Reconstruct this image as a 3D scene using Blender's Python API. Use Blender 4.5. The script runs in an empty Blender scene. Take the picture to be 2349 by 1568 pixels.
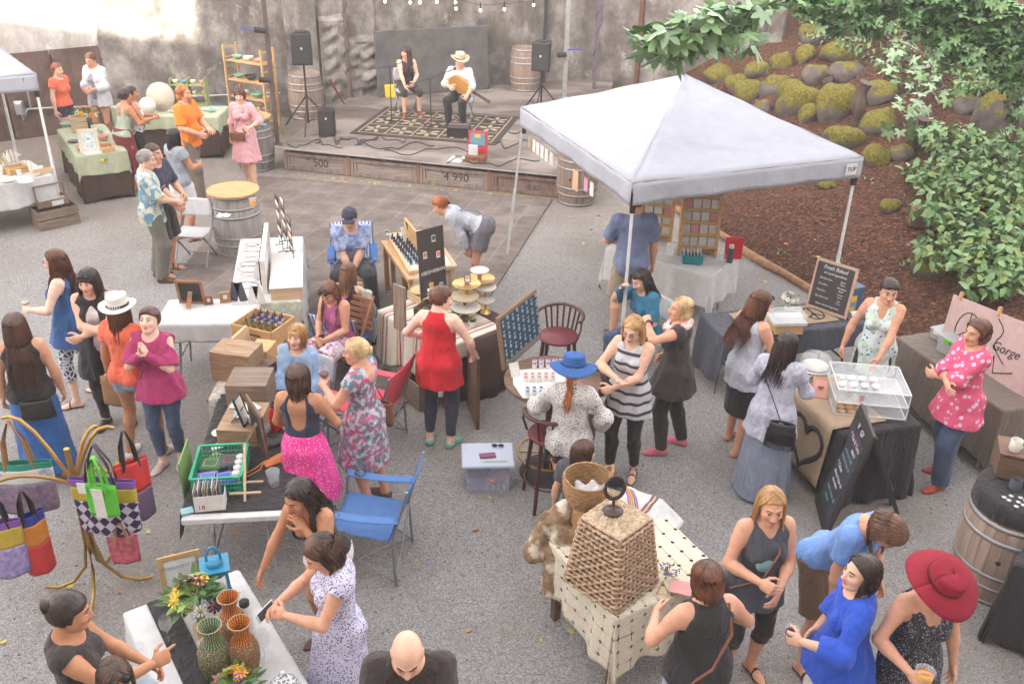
import bpy,math,random,os
import numpy as np
from mathutils import Vector,Matrix
random.seed(7);np.random.seed(7)
SC=bpy.context.scene
COL=SC.collection
R=math.radians
CAM_H,CAM_P,CAM_F,CAM_R=5.25,R(27.95),2140.0,R(1.27)
_fw=Vector((0,math.cos(CAM_P),-math.sin(CAM_P)))
_r0=Vector((1,0,0));_u0=_r0.cross(_fw)
_rt=math.cos(CAM_R)*_r0+math.sin(CAM_R)*_u0
_up=-math.sin(CAM_R)*_r0+math.cos(CAM_R)*_u0
cd=bpy.data.cameras.new("camera");cam=bpy.data.objects.new("camera",cd);COL.objects.link(cam)
cd.sensor_width=36;cd.lens=36*CAM_F/2349;cd.clip_end=500
cam.matrix_world=Matrix(((_rt.x,_up.x,-_fw.x,0),(_rt.y,_up.y,-_fw.y,0),(_rt.z,_up.z,-_fw.z,CAM_H),(0,0,0,1)))
SC.camera=cam
SUN=Vector((-0.36,-0.86,0.36)).normalized()
W=bpy.data.worlds.new("World");SC.world=W;W.use_nodes=True
nt=W.node_tree;nt.nodes.clear()
sky=nt.nodes.new('ShaderNodeTexSky');sky.sky_type='NISHITA';sky.sun_disc=False
sky.sun_elevation=math.asin(SUN.z);sky.sun_rotation=math.atan2(SUN.x,SUN.y)
sky.air_density=1.0;sky.dust_density=3.0;sky.ozone_density=0.6
hs=nt.nodes.new('ShaderNodeHueSaturation');hs.inputs['Saturation'].default_value=0.24
bg=nt.nodes.new('ShaderNodeBackground');bg.inputs['Strength'].default_value=0.15
wo=nt.nodes.new('ShaderNodeOutputWorld')
nt.links.new(sky.outputs[0],hs.inputs['Color']);tn=nt.nodes.new('ShaderNodeMix');tn.data_type='RGBA';tn.blend_type='MULTIPLY';tn.inputs[0].default_value=1;tn.inputs[7].default_value=(1.06,.99,.94,1);nt.links.new(hs.outputs[0],tn.inputs[6]);nt.links.new(tn.outputs[2],bg.inputs[0]);nt.links.new(bg.outputs[0],wo.inputs[0])
sl=bpy.data.lights.new("sun",'SUN');sl.energy=5.0;sl.angle=R(0.6);sl.color=(1,.92,.80)
so=bpy.data.objects.new("sun",sl);COL.objects.link(so);so.rotation_euler=SUN.to_track_quat('Z','Y').to_euler()
SC.view_settings.view_transform='Standard';SC.view_settings.look='None';SC.view_settings.gamma=1
SC.view_settings.exposure=3.0
SC.render.engine='CYCLES'
SC.cycles.max_bounces=8;SC.cycles.transparent_max_bounces=12
def G(u,v,z=0.0):
 "where the line of sight through photo point (u, v) meets the level z"
 d=_fw*CAM_F+_rt*(u-1174.5)-_up*(v-784.0)
 t=(z-CAM_H)/d.z
 return Vector((d.x*t,d.y*t,z))
def Gp(u,v,p,n):
 "the same for the plane through p with normal n"
 d=_fw*CAM_F+_rt*(u-1174.5)-_up*(v-784.0);o=Vector((0,0,CAM_H));n=Vector(n)
 return o+d*((Vector(p)-o).dot(n)/d.dot(n))
MATS={}
def srgb(c):
 if isinstance(c,str):
  c=[int(c[i:i+2],16)/255 for i in(0,2,4)]
  return[x/12.92 if x<=.04045 else((x+.055)/1.055)**2.4 for x in c]
 return list(c)
def mat(name,col,rough=.65,metal=0,col2=None,kind='noise',scale=8,lo=.35,hi=.65,bump=.25,bscale=None,stretch=(1,1,1),alpha=None,trans=0,spec=.4,detail=4,emit=None,extra=None,sheen=0,dist=0,coord='Object',col3=None,disp=.01,rot=0):
 if name in MATS:return MATS[name]
 m=bpy.data.materials.new(name);m.use_nodes=True;MATS[name]=m
 N,L=m.node_tree.nodes,m.node_tree.links
 b=N['Principled BSDF'];c1=srgb(col);
 c2=srgb(col2)if col2 is not None else[x*.78 for x in c1]
 b.inputs['Roughness'].default_value=rough;b.inputs['Metallic'].default_value=metal
 b.inputs['Specular IOR Level'].default_value=spec
 if trans:b.inputs['Transmission Weight'].default_value=trans
 if sheen:b.inputs['Sheen Weight'].default_value=sheen
 if alpha is not None:b.inputs['Alpha'].default_value=alpha
 if emit:b.inputs['Emission Color'].default_value=(*srgb(emit[0]),1);b.inputs['Emission Strength'].default_value=emit[1]
 tc=N.new('ShaderNodeTexCoord');mp=N.new('ShaderNodeMapping');mp.inputs['Scale'].default_value=[s*scale for s in stretch];mp.inputs['Rotation'].default_value=(0,rot,0)
 L.new(tc.outputs[coord],mp.inputs[0])
 fac=None
 if kind in('noise','wood'):
  t=N.new('ShaderNodeTexNoise');t.inputs['Scale'].default_value=1;t.inputs['Detail'].default_value=detail;t.inputs['Distortion'].default_value=dist
  t.inputs['Roughness'].default_value=.62;L.new(mp.outputs[0],t.inputs[0]);fac=t.outputs[0]
 elif kind in('voro','dots','cells','crackle'):
  t=N.new('ShaderNodeTexVoronoi');t.inputs['Scale'].default_value=1
  if kind=='crackle':t.feature='DISTANCE_TO_EDGE'
  L.new(mp.outputs[0],t.inputs[0]);fac=t.outputs[0]
  if kind=='cells':
   s=N.new('ShaderNodeSeparateColor');L.new(t.outputs['Color'],s.inputs[0]);fac=s.outputs[0]
 elif kind in('stripes','rings'):
  t=N.new('ShaderNodeTexWave');t.bands_direction='Z' if kind=='stripes' else 'X';t.inputs['Scale'].default_value=1;t.inputs['Distortion'].default_value=dist
  L.new(mp.outputs[0],t.inputs[0]);fac=t.outputs[0]
 elif kind=='check':
  t=N.new('ShaderNodeTexChecker');t.inputs['Scale'].default_value=1;L.new(mp.outputs[0],t.inputs[0]);fac=t.outputs[1]
 cr=N.new('ShaderNodeValToRGB');cr.color_ramp.elements[0].position=lo;cr.color_ramp.elements[1].position=hi
 cr.color_ramp.elements[0].color=(*c2,1);cr.color_ramp.elements[1].color=(*c1,1)
 L.new(fac,cr.inputs[0])
 out=cr.outputs[0]
 if col3 is not None:
  t3=N.new('ShaderNodeTexNoise');t3.inputs['Scale'].default_value=.6;t3.inputs['Detail'].default_value=3;L.new(mp.outputs[0],t3.inputs[0])
  r3=N.new('ShaderNodeValToRGB');r3.color_ramp.elements[0].position=.48;r3.color_ramp.elements[1].position=.6;L.new(t3.outputs[0],r3.inputs[0])
  mx=N.new('ShaderNodeMix');mx.data_type='RGBA';L.new(r3.outputs[0],mx.inputs[0]);L.new(out,mx.inputs[6]);mx.inputs[7].default_value=(*srgb(col3),1);out=mx.outputs[2]
 L.new(out,b.inputs['Base Color'])
 if bump:
  bt=N.new('ShaderNodeTexNoise');bt.inputs['Scale'].default_value=bscale or 1;bt.inputs['Detail'].default_value=5
  if bscale and name.startswith('cloth_'):bm_=N.new('ShaderNodeMapping');bm_.inputs['Scale'].default_value=(1,1,.42);L.new(tc.outputs[coord],bm_.inputs[0]);L.new(bm_.outputs[0],bt.inputs[0]);bt.inputs['Detail'].default_value=2.5;bt.inputs['Distortion'].default_value=.7
  elif bscale:L.new(tc.outputs[coord],bt.inputs[0])
  else:L.new(mp.outputs[0],bt.inputs[0])
  bn=N.new('ShaderNodeBump');bn.inputs['Strength'].default_value=bump;bn.inputs['Distance'].default_value=disp
  L.new(bt.outputs[0],bn.inputs['Height']);L.new(bn.outputs[0],b.inputs['Normal'])
 if extra:extra(m,N,L,b,out)
 return m
def plain(name,col=0,rough=.6,**k):
 if name in MATS:return MATS[name]
 k.setdefault('scale',14);k.setdefault('bump',.12);k.setdefault('col2',[x*.86 for x in srgb(col)])
 return mat(name,col,rough,**k)
def wood(name,col,col2=None,rough=.7,stretch=(1,12,12),scale=3,**k):
 return mat(name,col,rough,col2=col2 or[x*.55 for x in srgb(col)],kind='wood',stretch=stretch,scale=scale,lo=.3,hi=.68,dist=.6,bump=k.pop('bump',.3),**k)
def glassy(name,col,alpha=.25,rough=.05):
 return mat(name,col,rough,alpha=alpha,bump=0,spec=.8,col2=col,scale=1)
def T(loc=(0,0,0),rz=0,rx=0,ry=0,s=1):
 return Matrix.Translation(Vector(loc))@Matrix.Rotation(rz,4,'Z')@Matrix.Rotation(rx,4,'X')@Matrix.Rotation(ry,4,'Y')@Matrix.Diagonal((s,s,s,1)if not hasattr(s,'__len__')else(*s,1))
def frame(d,up=(0,0,1)):
 d=Vector(d).normalized();u=Vector(up)
 if abs(d.dot(u))>.97:u=Vector((0,1,0))if abs(d.y)<.9 else Vector((1,0,0))
 x=d.cross(u).normalized();y=x.cross(d).normalized()
 return x,y
class MB:
 def __init__(s):s.v=[];s.f=[];s.m=[];s.s=[]
 def add(s,vs,fs,m=0,M=None,smooth=False):
  o=len(s.v)
  s.v+=[tuple(M@Vector(p))for p in vs]if M is not None else[tuple(p)for p in vs]
  for f in fs:s.f.append([i+o for i in f]);s.m.append(m);s.s.append(smooth)
  return s
 def box(s,c,d,m=0,M=None,rz=0,top=1.0):
  x,y,z=[a/2 for a in d];t=top
  vs=[(-x,-y,-z),(x,-y,-z),(x,y,-z),(-x,y,-z),(-x*t,-y*t,z),(x*t,-y*t,z),(x*t,y*t,z),(-x*t,y*t,z)]
  L=T(c,rz);L=M@L if M is not None else L
  return s.add(vs,[(0,3,2,1),(4,5,6,7),(0,1,5,4),(1,2,6,5),(2,3,7,6),(3,0,4,7)],m,L)
 def bar(s,a,b,w,h=None,m=0,M=None,up=(0,0,1)):
  "rectangular bar from a to b"
  a,b=Vector(a),Vector(b);h=h or w;x,y=frame(b-a,up)
  vs=[p+x*sx*w/2+y*sy*h/2 for p in(a,b)for sx,sy in((-1,-1),(1,-1),(1,1),(-1,1))]
  return s.add(vs,[(0,1,2,3),(7,6,5,4),(0,4,5,1),(1,5,6,2),(2,6,7,3),(3,7,4,0)],m,M)
 def tube(s,pts,r,n=8,m=0,M=None,cap=True,flat=1.0,up=(0,0,1)):
  pts=[Vector(p)for p in pts];rs=r if hasattr(r,'__len__')else[r]*len(pts);vs=[]
  for i,p in enumerate(pts):
   d=pts[min(i+1,len(pts)-1)]-pts[max(i-1,0)]
   if d.length<1e-9:d=Vector((0,0,1))
   x,y=frame(d,up)
   vs+=[p+x*math.cos(2*math.pi*k/n)*rs[i]+y*math.sin(2*math.pi*k/n)*rs[i]*flat for k in range(n)]
  fs=[(i*n+k,i*n+(k+1)%n,(i+1)*n+(k+1)%n,(i+1)*n+k)for i in range(len(pts)-1)for k in range(n)]
  s.add(vs,fs,m,M,n>4)
  if cap:s.add(vs,[list(range(n))[::-1],[(len(pts)-1)*n+k for k in range(n)]],m,M)
  return s
 def lathe(s,prof,n=20,m=0,M=None,cap=True,sq=1.0):
  vs=[(r*math.cos(2*math.pi*k/n),r*math.sin(2*math.pi*k/n)*sq,z)for r,z in prof for k in range(n)]
  fs=[(i*n+k,i*n+(k+1)%n,(i+1)*n+(k+1)%n,(i+1)*n+k)for i in range(len(prof)-1)for k in range(n)]
  s.add(vs,fs,m,M,True)
  if cap:
   s.add(vs,[list(range(n))[::-1],[(len(prof)-1)*n+k for k in range(n)]],m,M)
  return s
 def cyl(s,c,r,h,m=0,M=None,n=20,r2=None):
  L=T(c);L=M@L if M is not None else L
  return s.lathe([(r,0),(r if r2 is None else r2,h)],n,m,L)
 def grid(s,fn,nu,nv,m=0,M=None,smooth=True,closed=False):
  vs=[fn(i/nu,j/nv)for j in range(nv+1)for i in range(nu+1)]
  fs=[(j*(nu+1)+i,j*(nu+1)+i+1,(j+1)*(nu+1)+i+1,(j+1)*(nu+1)+i)for j in range(nv)for i in range(nu)]
  return s.add(vs,fs,m,M,smooth)
 def poly(s,pts,th,m=0,M=None):
  "flat outline in local xy, extruded along z by th"
  n=len(pts);vs=[(x,y,0)for x,y in pts]+[(x,y,th)for x,y in pts]
  return s.add(vs,[list(range(n))[::-1],list(range(n,2*n))]+[(i,(i+1)%n,n+(i+1)%n,n+i)for i in range(n)],m,M)
 def ball(s,c,r,m=0,M=None,n=12,sq=(1,1,1)):
  k=n//2;prof=[(math.sin(math.pi*i/k)*r+1e-5,-math.cos(math.pi*i/k)*r)for i in range(k+1)]
  L=T(c,s=sq);L=M@L if M is not None else L
  return s.lathe(prof,n,m,L,cap=False)
 def build(s,name,mats,parent=None,loc=None,bev=0,solid=0,rz=0):
  me=bpy.data.meshes.new(name);me.from_pydata(s.v,[],s.f)
  if not isinstance(mats,(list,tuple)):mats=[mats]
  for a in mats:me.materials.append(a)
  me.polygons.foreach_set('material_index',s.m);me.polygons.foreach_set('use_smooth',s.s);me.update()
  o=bpy.data.objects.new(name,me);COL.objects.link(o)
  if parent:o.parent=parent
  if loc is not None:o.location=loc
  if rz:o.rotation_euler.z=rz
  if solid:md=o.modifiers.new('s','SOLIDIFY');md.thickness=solid;md.offset=0
  if bev:md=o.modifiers.new('b','BEVEL');md.width=bev;md.segments=2;md.limit_method='ANGLE'
  return o
def tag(o,label=None,cat=None,group=None,kind=None):
 for k,v in(('label',label),('category',cat),('group',group),('kind',kind)):
  if v:o[k]=v
 return o
def thing(name,loc,rz,label,cat,group=None):
 o=bpy.data.objects.new(name,None);COL.objects.link(o);o.location=loc;o.rotation_euler.z=rz;o.empty_display_size=.1
 return tag(o,label,cat,group)
def copy_tree(o,parent=None):
 c=o.copy();COL.objects.link(c)
 if parent:c.parent=parent
 for ch in o.children:copy_tree(ch,c)
 return c
def text(s,size,M,m,parent,name='lettering',th=.001,align='CENTER',shear=0,weight=0.0):
 cu=bpy.data.curves.new('t','FONT');cu.body=s;cu.size=size;cu.align_x=align;cu.align_y='CENTER';cu.extrude=th;cu.shear=shear;cu.offset=weight;cu.resolution_u=3
 o=bpy.data.objects.new('t',cu);me=bpy.data.meshes.new_from_object(o);me.name=name
 bpy.data.objects.remove(o);bpy.data.curves.remove(cu)
 me.transform(M);me.materials.clear();me.materials.append(m)
 o=bpy.data.objects.new(name,me);COL.objects.link(o)
 if parent:o.parent=parent
 return o
def nets(F,org,h):
 ins=F<0;nx,ny,nz=F.shape
 c=np.zeros((nx-1,ny-1,nz-1),np.int8)
 for a in(0,1):
  for b in(0,1):
   for d in(0,1):c+=ins[a:nx-1+a,b:ny-1+b,d:nz-1+d]
 act=(c>0)&(c<8);idx=np.argwhere(act);n=len(idx)
 if n==0:return np.zeros((0,3)),np.zeros((0,4),int)
 vid=-np.ones(act.shape,np.int64);vid[act]=np.arange(n)
 acc=np.zeros((n,3));cnt=np.zeros(n)
 cor=[(a,b,d)for a in(0,1)for b in(0,1)for d in(0,1)]
 val={q:F[idx[:,0]+q[0],idx[:,1]+q[1],idx[:,2]+q[2]]for q in cor}
 for q in cor:
  for ax in range(3):
   if q[ax]:continue
   r=list(q);r[ax]=1;r=tuple(r);A,B=val[q],val[r];k=(A<0)!=(B<0)
   t=np.where(k,A/np.where(k,A-B,1),0);p=np.tile(np.array(q,float),(n,1));p[:,ax]+=t
   acc[k]+=p[k];cnt[k]+=1
 V=(idx+acc/cnt[:,None])*h+org
 Q=[]
 for ax in range(3):
  s0=[slice(None)]*3;s1=[slice(None)]*3;s0[ax]=slice(0,-1);s1[ax]=slice(1,None)
  A,B=ins[tuple(s0)],ins[tuple(s1)];e=np.argwhere(A!=B)
  o1,o2=[a for a in range(3)if a!=ax]
  e=e[(e[:,o1]>0)&(e[:,o2]>0)&(e[:,o1]<F.shape[o1]-1)&(e[:,o2]<F.shape[o2]-1)]
  def g(d1,d2):
   w=e.copy();w[:,o1]-=d1;w[:,o2]-=d2;return vid[w[:,0],w[:,1],w[:,2]]
  q=np.stack([g(1,1),g(0,1),g(0,0),g(1,0)],1)
  fl=A[e[:,0],e[:,1],e[:,2]]
  if ax==1:fl=~fl
  q[~fl]=q[~fl][:,::-1];Q.append(q)
 return V,np.concatenate(Q)
class Field:
 def __init__(s,lo,hi,h):
  s.h=h;s.o=np.array(lo,float);n=np.ceil((np.array(hi)-s.o)/h).astype(int)+1
  s.ax=[s.o[i]+h*np.arange(n[i])for i in range(3)];s.n=tuple(n)
 def new(s):return np.full(s.n,.2,np.float32)
 def sub(s,lo,hi):
  r=[]
  for i in range(3):
   a=int(max(0,math.floor((lo[i]-s.o[i])/s.h)));b=int(min(s.n[i],math.ceil((hi[i]-s.o[i])/s.h)+1));r.append(slice(a,max(a,b)))
  g=np.meshgrid(*[s.ax[i][r[i]]for i in range(3)],indexing='ij',sparse=True)
  return tuple(r),g
 def cone(s,F,a,b,ra,rb,k=.03,n=None,fl=1.0,cut=None,op='u'):
  "round cone from a to b, flattened by fl along n, smooth-united into F"
  a=np.array(a,float);b=np.array(b,float);rm=max(ra,rb)+.07;lo=np.minimum(a,b)-rm;hi=np.maximum(a,b)+rm
  r,g=s.sub(lo,hi)
  if any(q.stop<=q.start for q in r):return
  X=[g[i]-a[i]for i in range(3)];d=b-a
  if n is not None and fl!=1:
   n=np.array(n,float);n/=np.linalg.norm(n);w=(X[0]*n[0]+X[1]*n[1]+X[2]*n[2])*(1/fl-1)
   X=[X[i]+w*n[i]for i in range(3)];d=d+n*(d@n)*(1/fl-1)
  L2=d@d
  if L2<1e-10:D=np.sqrt(X[0]**2+X[1]**2+X[2]**2)-ra
  else:
   t=np.clip((X[0]*d[0]+X[1]*d[1]+X[2]*d[2])/L2,0,1)
   D=np.sqrt((X[0]-t*d[0])**2+(X[1]-t*d[1])**2+(X[2]-t*d[2])**2)-(ra+(rb-ra)*t)
  if cut is not None:D=np.maximum(D,(g[0]-cut[0][0])*cut[1][0]+(g[1]-cut[0][1])*cut[1][1]+(g[2]-cut[0][2])*cut[1][2])
  D=D.astype(np.float32)
  if op=='u':
   P=F[r];e=np.maximum(k-np.abs(P-D),0)/k;F[r]=np.minimum(P,D)-e*e*k*.25
  else:
   P=F[r];e=np.maximum(k-np.abs(P+D),0)/k;F[r]=np.maximum(P,-D)+e*e*k*.25
 def plane(s,p,n):
  n=np.array(n,float);n/=np.linalg.norm(n);g=np.meshgrid(*s.ax,indexing='ij',sparse=True)
  return((g[0]-p[0])*n[0]+(g[1]-p[1])*n[1]+(g[2]-p[2])*n[2]).astype(np.float32)
 def wob(s,amp,f,seed):
  g=np.meshgrid(*s.ax,indexing='ij',sparse=True)
  a=np.sin(f*g[0]*1.3+seed+1.7*np.sin(f*.55*g[2]+seed*2)+1.1*np.sin(.6*f*g[1]));b=np.sin(f*g[1]*1.5+seed*1.7+1.6*np.sin(f*.5*g[0]+1)+.8*np.sin(f*.9*g[2]))
  c=np.sin(.9*f*(g[2]+.7*g[0])+seed+2*b*.4)
  return(amp*(a*b*.6+c*.4)).astype(np.float32)
def rawmesh(name,parts,mats,parent=None,M=None):
 "parts: list of (verts, faces(list/array), material index array or int)"
 V=[];Fc=[];mi=[];o=0
 for v,f,m in parts:
  V.append(np.asarray(v,float));f=np.asarray(f)
  Fc+=(f+o).tolist();mi+=[m]*len(f)if np.isscalar(m)else list(m);o+=len(v)
 V=np.concatenate(V)if V else np.zeros((0,3));me=bpy.data.meshes.new(name);me.from_pydata(V.tolist(),[],Fc)
 for a in mats:me.materials.append(a)
 me.polygons.foreach_set('material_index',np.array(mi,np.int32));me.polygons.foreach_set('use_smooth',np.ones(len(Fc),bool));me.update()
 ob=bpy.data.objects.new(name,me);COL.objects.link(ob)
 if parent:ob.parent=parent
 return ob
def make_head(male=False):
 f=Field((-.105,-.13,-.17),(.105,.135,.13),.0042);F=f.new();c=f.cone;S=F
 def ell(ce,r,k=.02,op='u'):
  r0=min(r);rr=max(r);lo=np.array(ce)-rr-.03;hi=np.array(ce)+rr+.03;sl,g=f.sub(lo,hi)
  q=np.sqrt(((g[0]-ce[0])/r[0])**2+((g[1]-ce[1])/r[1])**2+((g[2]-ce[2])/r[2])**2);D=((q-1)*r0*(.5+.5*(rr/r0)**.5)).astype(np.float32);P=F[sl]
  if op=='u':e=np.maximum(k-np.abs(P-D),0)/k;F[sl]=np.minimum(P,D)-e*e*k*.25
  else:e=np.maximum(k-np.abs(P+D),0)/k;F[sl]=np.maximum(P,-D)+e*e*k*.25
 ell((0,-.012,.028),(.074,.093,.083));ell((0,.022,-.03),(.06,.066,.075),.03)
 ell((0,.06,-.088),(.021 if not male else.026,.022,.018),.025)
 for x in(-1,1):
  c(F,(x*(.048 if not male else.054),.0,-.045),(x*.012,.055,-.088),.014 if not male else.02,.016,.03)
  ell((x*.036,.058,-.022),(.024,.022,.022),.025)
  ell((x*.031,.093,.010),(.015,.014,.010),.012,'d')
  ell((x*.031,.0755,.009),(.0125,.0125,.0125),.002)
  c(F,(x*.016,.083,.029),(x*.044,.071,.029),.0075 if not male else.009,.006,.014)
  ell((x*.0115,.092,-.031),(.0085,.011,.008),.006)
  ell((x*.076,-.006,0),(.009,.022,.032),.008);ell((x*.083,.0,.003),(.005,.011,.018),.005,'d')
 c(F,(0,.084,.018),(0,.105,-.026),.0065,.0125 if not male else.014,.012)
 ell((0,.088,-.053),(.021,.011,.0052),.006);ell((0,.087,-.064),(.018,.011,.0062),.006)
 ell((0,.101,-.0585),(.02,.008,.0014),.002,'d')
 c(F,(0,-.008,-.06),(0,-.035,-.17),.056 if not male else.064,.056 if not male else.066,.03,(0,1,0),.95)
 V,Q=nets(F,f.o,f.h);C=V[Q].mean(1);m=np.zeros(len(Q),int)
 x,y,z=np.abs(C[:,0]),C[:,1],C[:,2]
 m[(y>.076)&((x/.023)**2+((z+.0585)/.0125)**2<1)]=1
 m[(y>.05)&(x>.012)&(x<.048)&(np.abs(z-(.0305+.004*np.cos((x-.03)*70)))<(.0032 if not male else.0042))]=2
 ey=(y>.07)&((x-.031)**2+(y-.0755)**2+(z-.009)**2<.0145**2)&(np.abs(z-.009)<.0062);m[ey]=3
 m[ey&(np.abs(x-.031)<.0055)]=4;m[(y>.07)&(np.abs(x-.031)<.0155)&(np.abs(z-.0162)<.0026)]=4
 return V,Q,m
def make_hand(curl,spread=1.0,thumb=.6,point=False):
 f=Field((-.03,-.075,-.10),(.21,.085,.05),.0036);F=f.new()
 f.cone(F,(-.02,0,0),(.03,0,0),.024,.026,.02,(0,0,1),.72);f.cone(F,(.03,.018,0),(.082,.026,-.002),.022,.018,.02,(0,0,1),.6)
 f.cone(F,(.03,-.018,0),(.076,-.026,-.002),.022,.017,.02,(0,0,1),.6);f.cone(F,(.04,0,0),(.08,0,0),.024,.02,.02,(0,0,1),.55)
 for i,(y,L,r)in enumerate(((.029,.070,.0086),(.010,.078,.0089),(-.010,.072,.0085),(-.028,.056,.0075))):
  p=np.array((.078-.004*abs(i-1.2),y,-.002));a=0;cu=curl*(1+.12*i)
  if point and i==0:cu=.12
  sp=(1.5-i)*.10*spread
  for j,(fr,ca)in enumerate(((.42,.75),(.31,1.1),(.27,.8))):
   a+=cu*ca;d=np.array((math.cos(a)*math.cos(sp),math.cos(a)*math.sin(sp),-math.sin(a)));q=p+d*L*fr
   f.cone(F,p,q,r*(1-.08*j),r*(.94-.09*j),.006);p=q
 p=np.array((.022,.022,-.004));a=.85*thumb+.25
 for j,(L,r)in enumerate(((.040,.0125),(.030,.0098),(.026,.0088))):
  ang=1.05-.38*j*(1+curl*.5);d=np.array((math.cos(ang),math.sin(ang)*.9,-.25-.25*j*min(curl,1)));d/=np.linalg.norm(d);q=p+d*L
  f.cone(F,p,q,r,r*.9,.008);p=q
 return nets(F,f.o,f.h)
HK=1.02
HEADS={False:make_head(False),True:make_head(True)}
HANDS={'r':make_hand(.38),'g':make_hand(.95,.5),'f':make_hand(.1,.3,.2),'p':make_hand(1.2,.3,.4,True),'o':make_hand(.18,1.5)}
def rotm(rx=0,ry=0,rz=0):
 return np.array((Matrix.Rotation(rz,3,'Z')@Matrix.Rotation(rx,3,'X')@Matrix.Rotation(ry,3,'Y')))
def ik(a,c,l1,l2,hint):
 a,c,hint=map(np.array,(a,c,hint));d=c-a;L=np.linalg.norm(d);Lm=min(L,(l1+l2)*.995);d=d/L;c=a+d*Lm
 x=(l1*l1-l2*l2+Lm*Lm)/(2*Lm);hgt=math.sqrt(max(l1*l1-x*x,0));n=hint-d*(hint@d);n/=np.linalg.norm(n)+1e-9
 return a+d*x+n*hgt,c
SKIN={}
def skin(t):
 c={'a':'e3b59c','b':'d8a286','c':'c28a68','d':'b37c5c','e':'ecc4b0'}[t]
 return[mat('skin_'+t,c,.5,col2=[x*.86 for x in srgb(c)],scale=22,bump=.06,disp=.004,spec=.35),plain('lips_'+t,[srgb(c)[0]*.78,srgb(c)[1]*.42,srgb(c)[2]*.45],.4),None,plain('eye_white','d8d2cc',.3),plain('eye_dark','2a211d',.3)]
HAIRC={'brown':('5a3d2e','32211a'),'dark':('3a2a24','1d1513'),'red':('a35a2c','6b3318'),'ginger':('c07a3e','84451d'),'blonde':('c9a06a','8a6238'),'lblonde':('d8bd8c','927045'),'grey':('a9a29c','75706c'),'lbrown':('7d563c','47301f'),'chest':('6f4026','3d2216')}
def hairmat(k):
 a,b=HAIRC[k]
 return mat('hair_'+k,a,.38,col2=b,kind='noise',scale=9,lo=.36,hi=.64,stretch=(1,1,.35),bump=.5,bscale=150,spec=.5,disp=.003)
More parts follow.
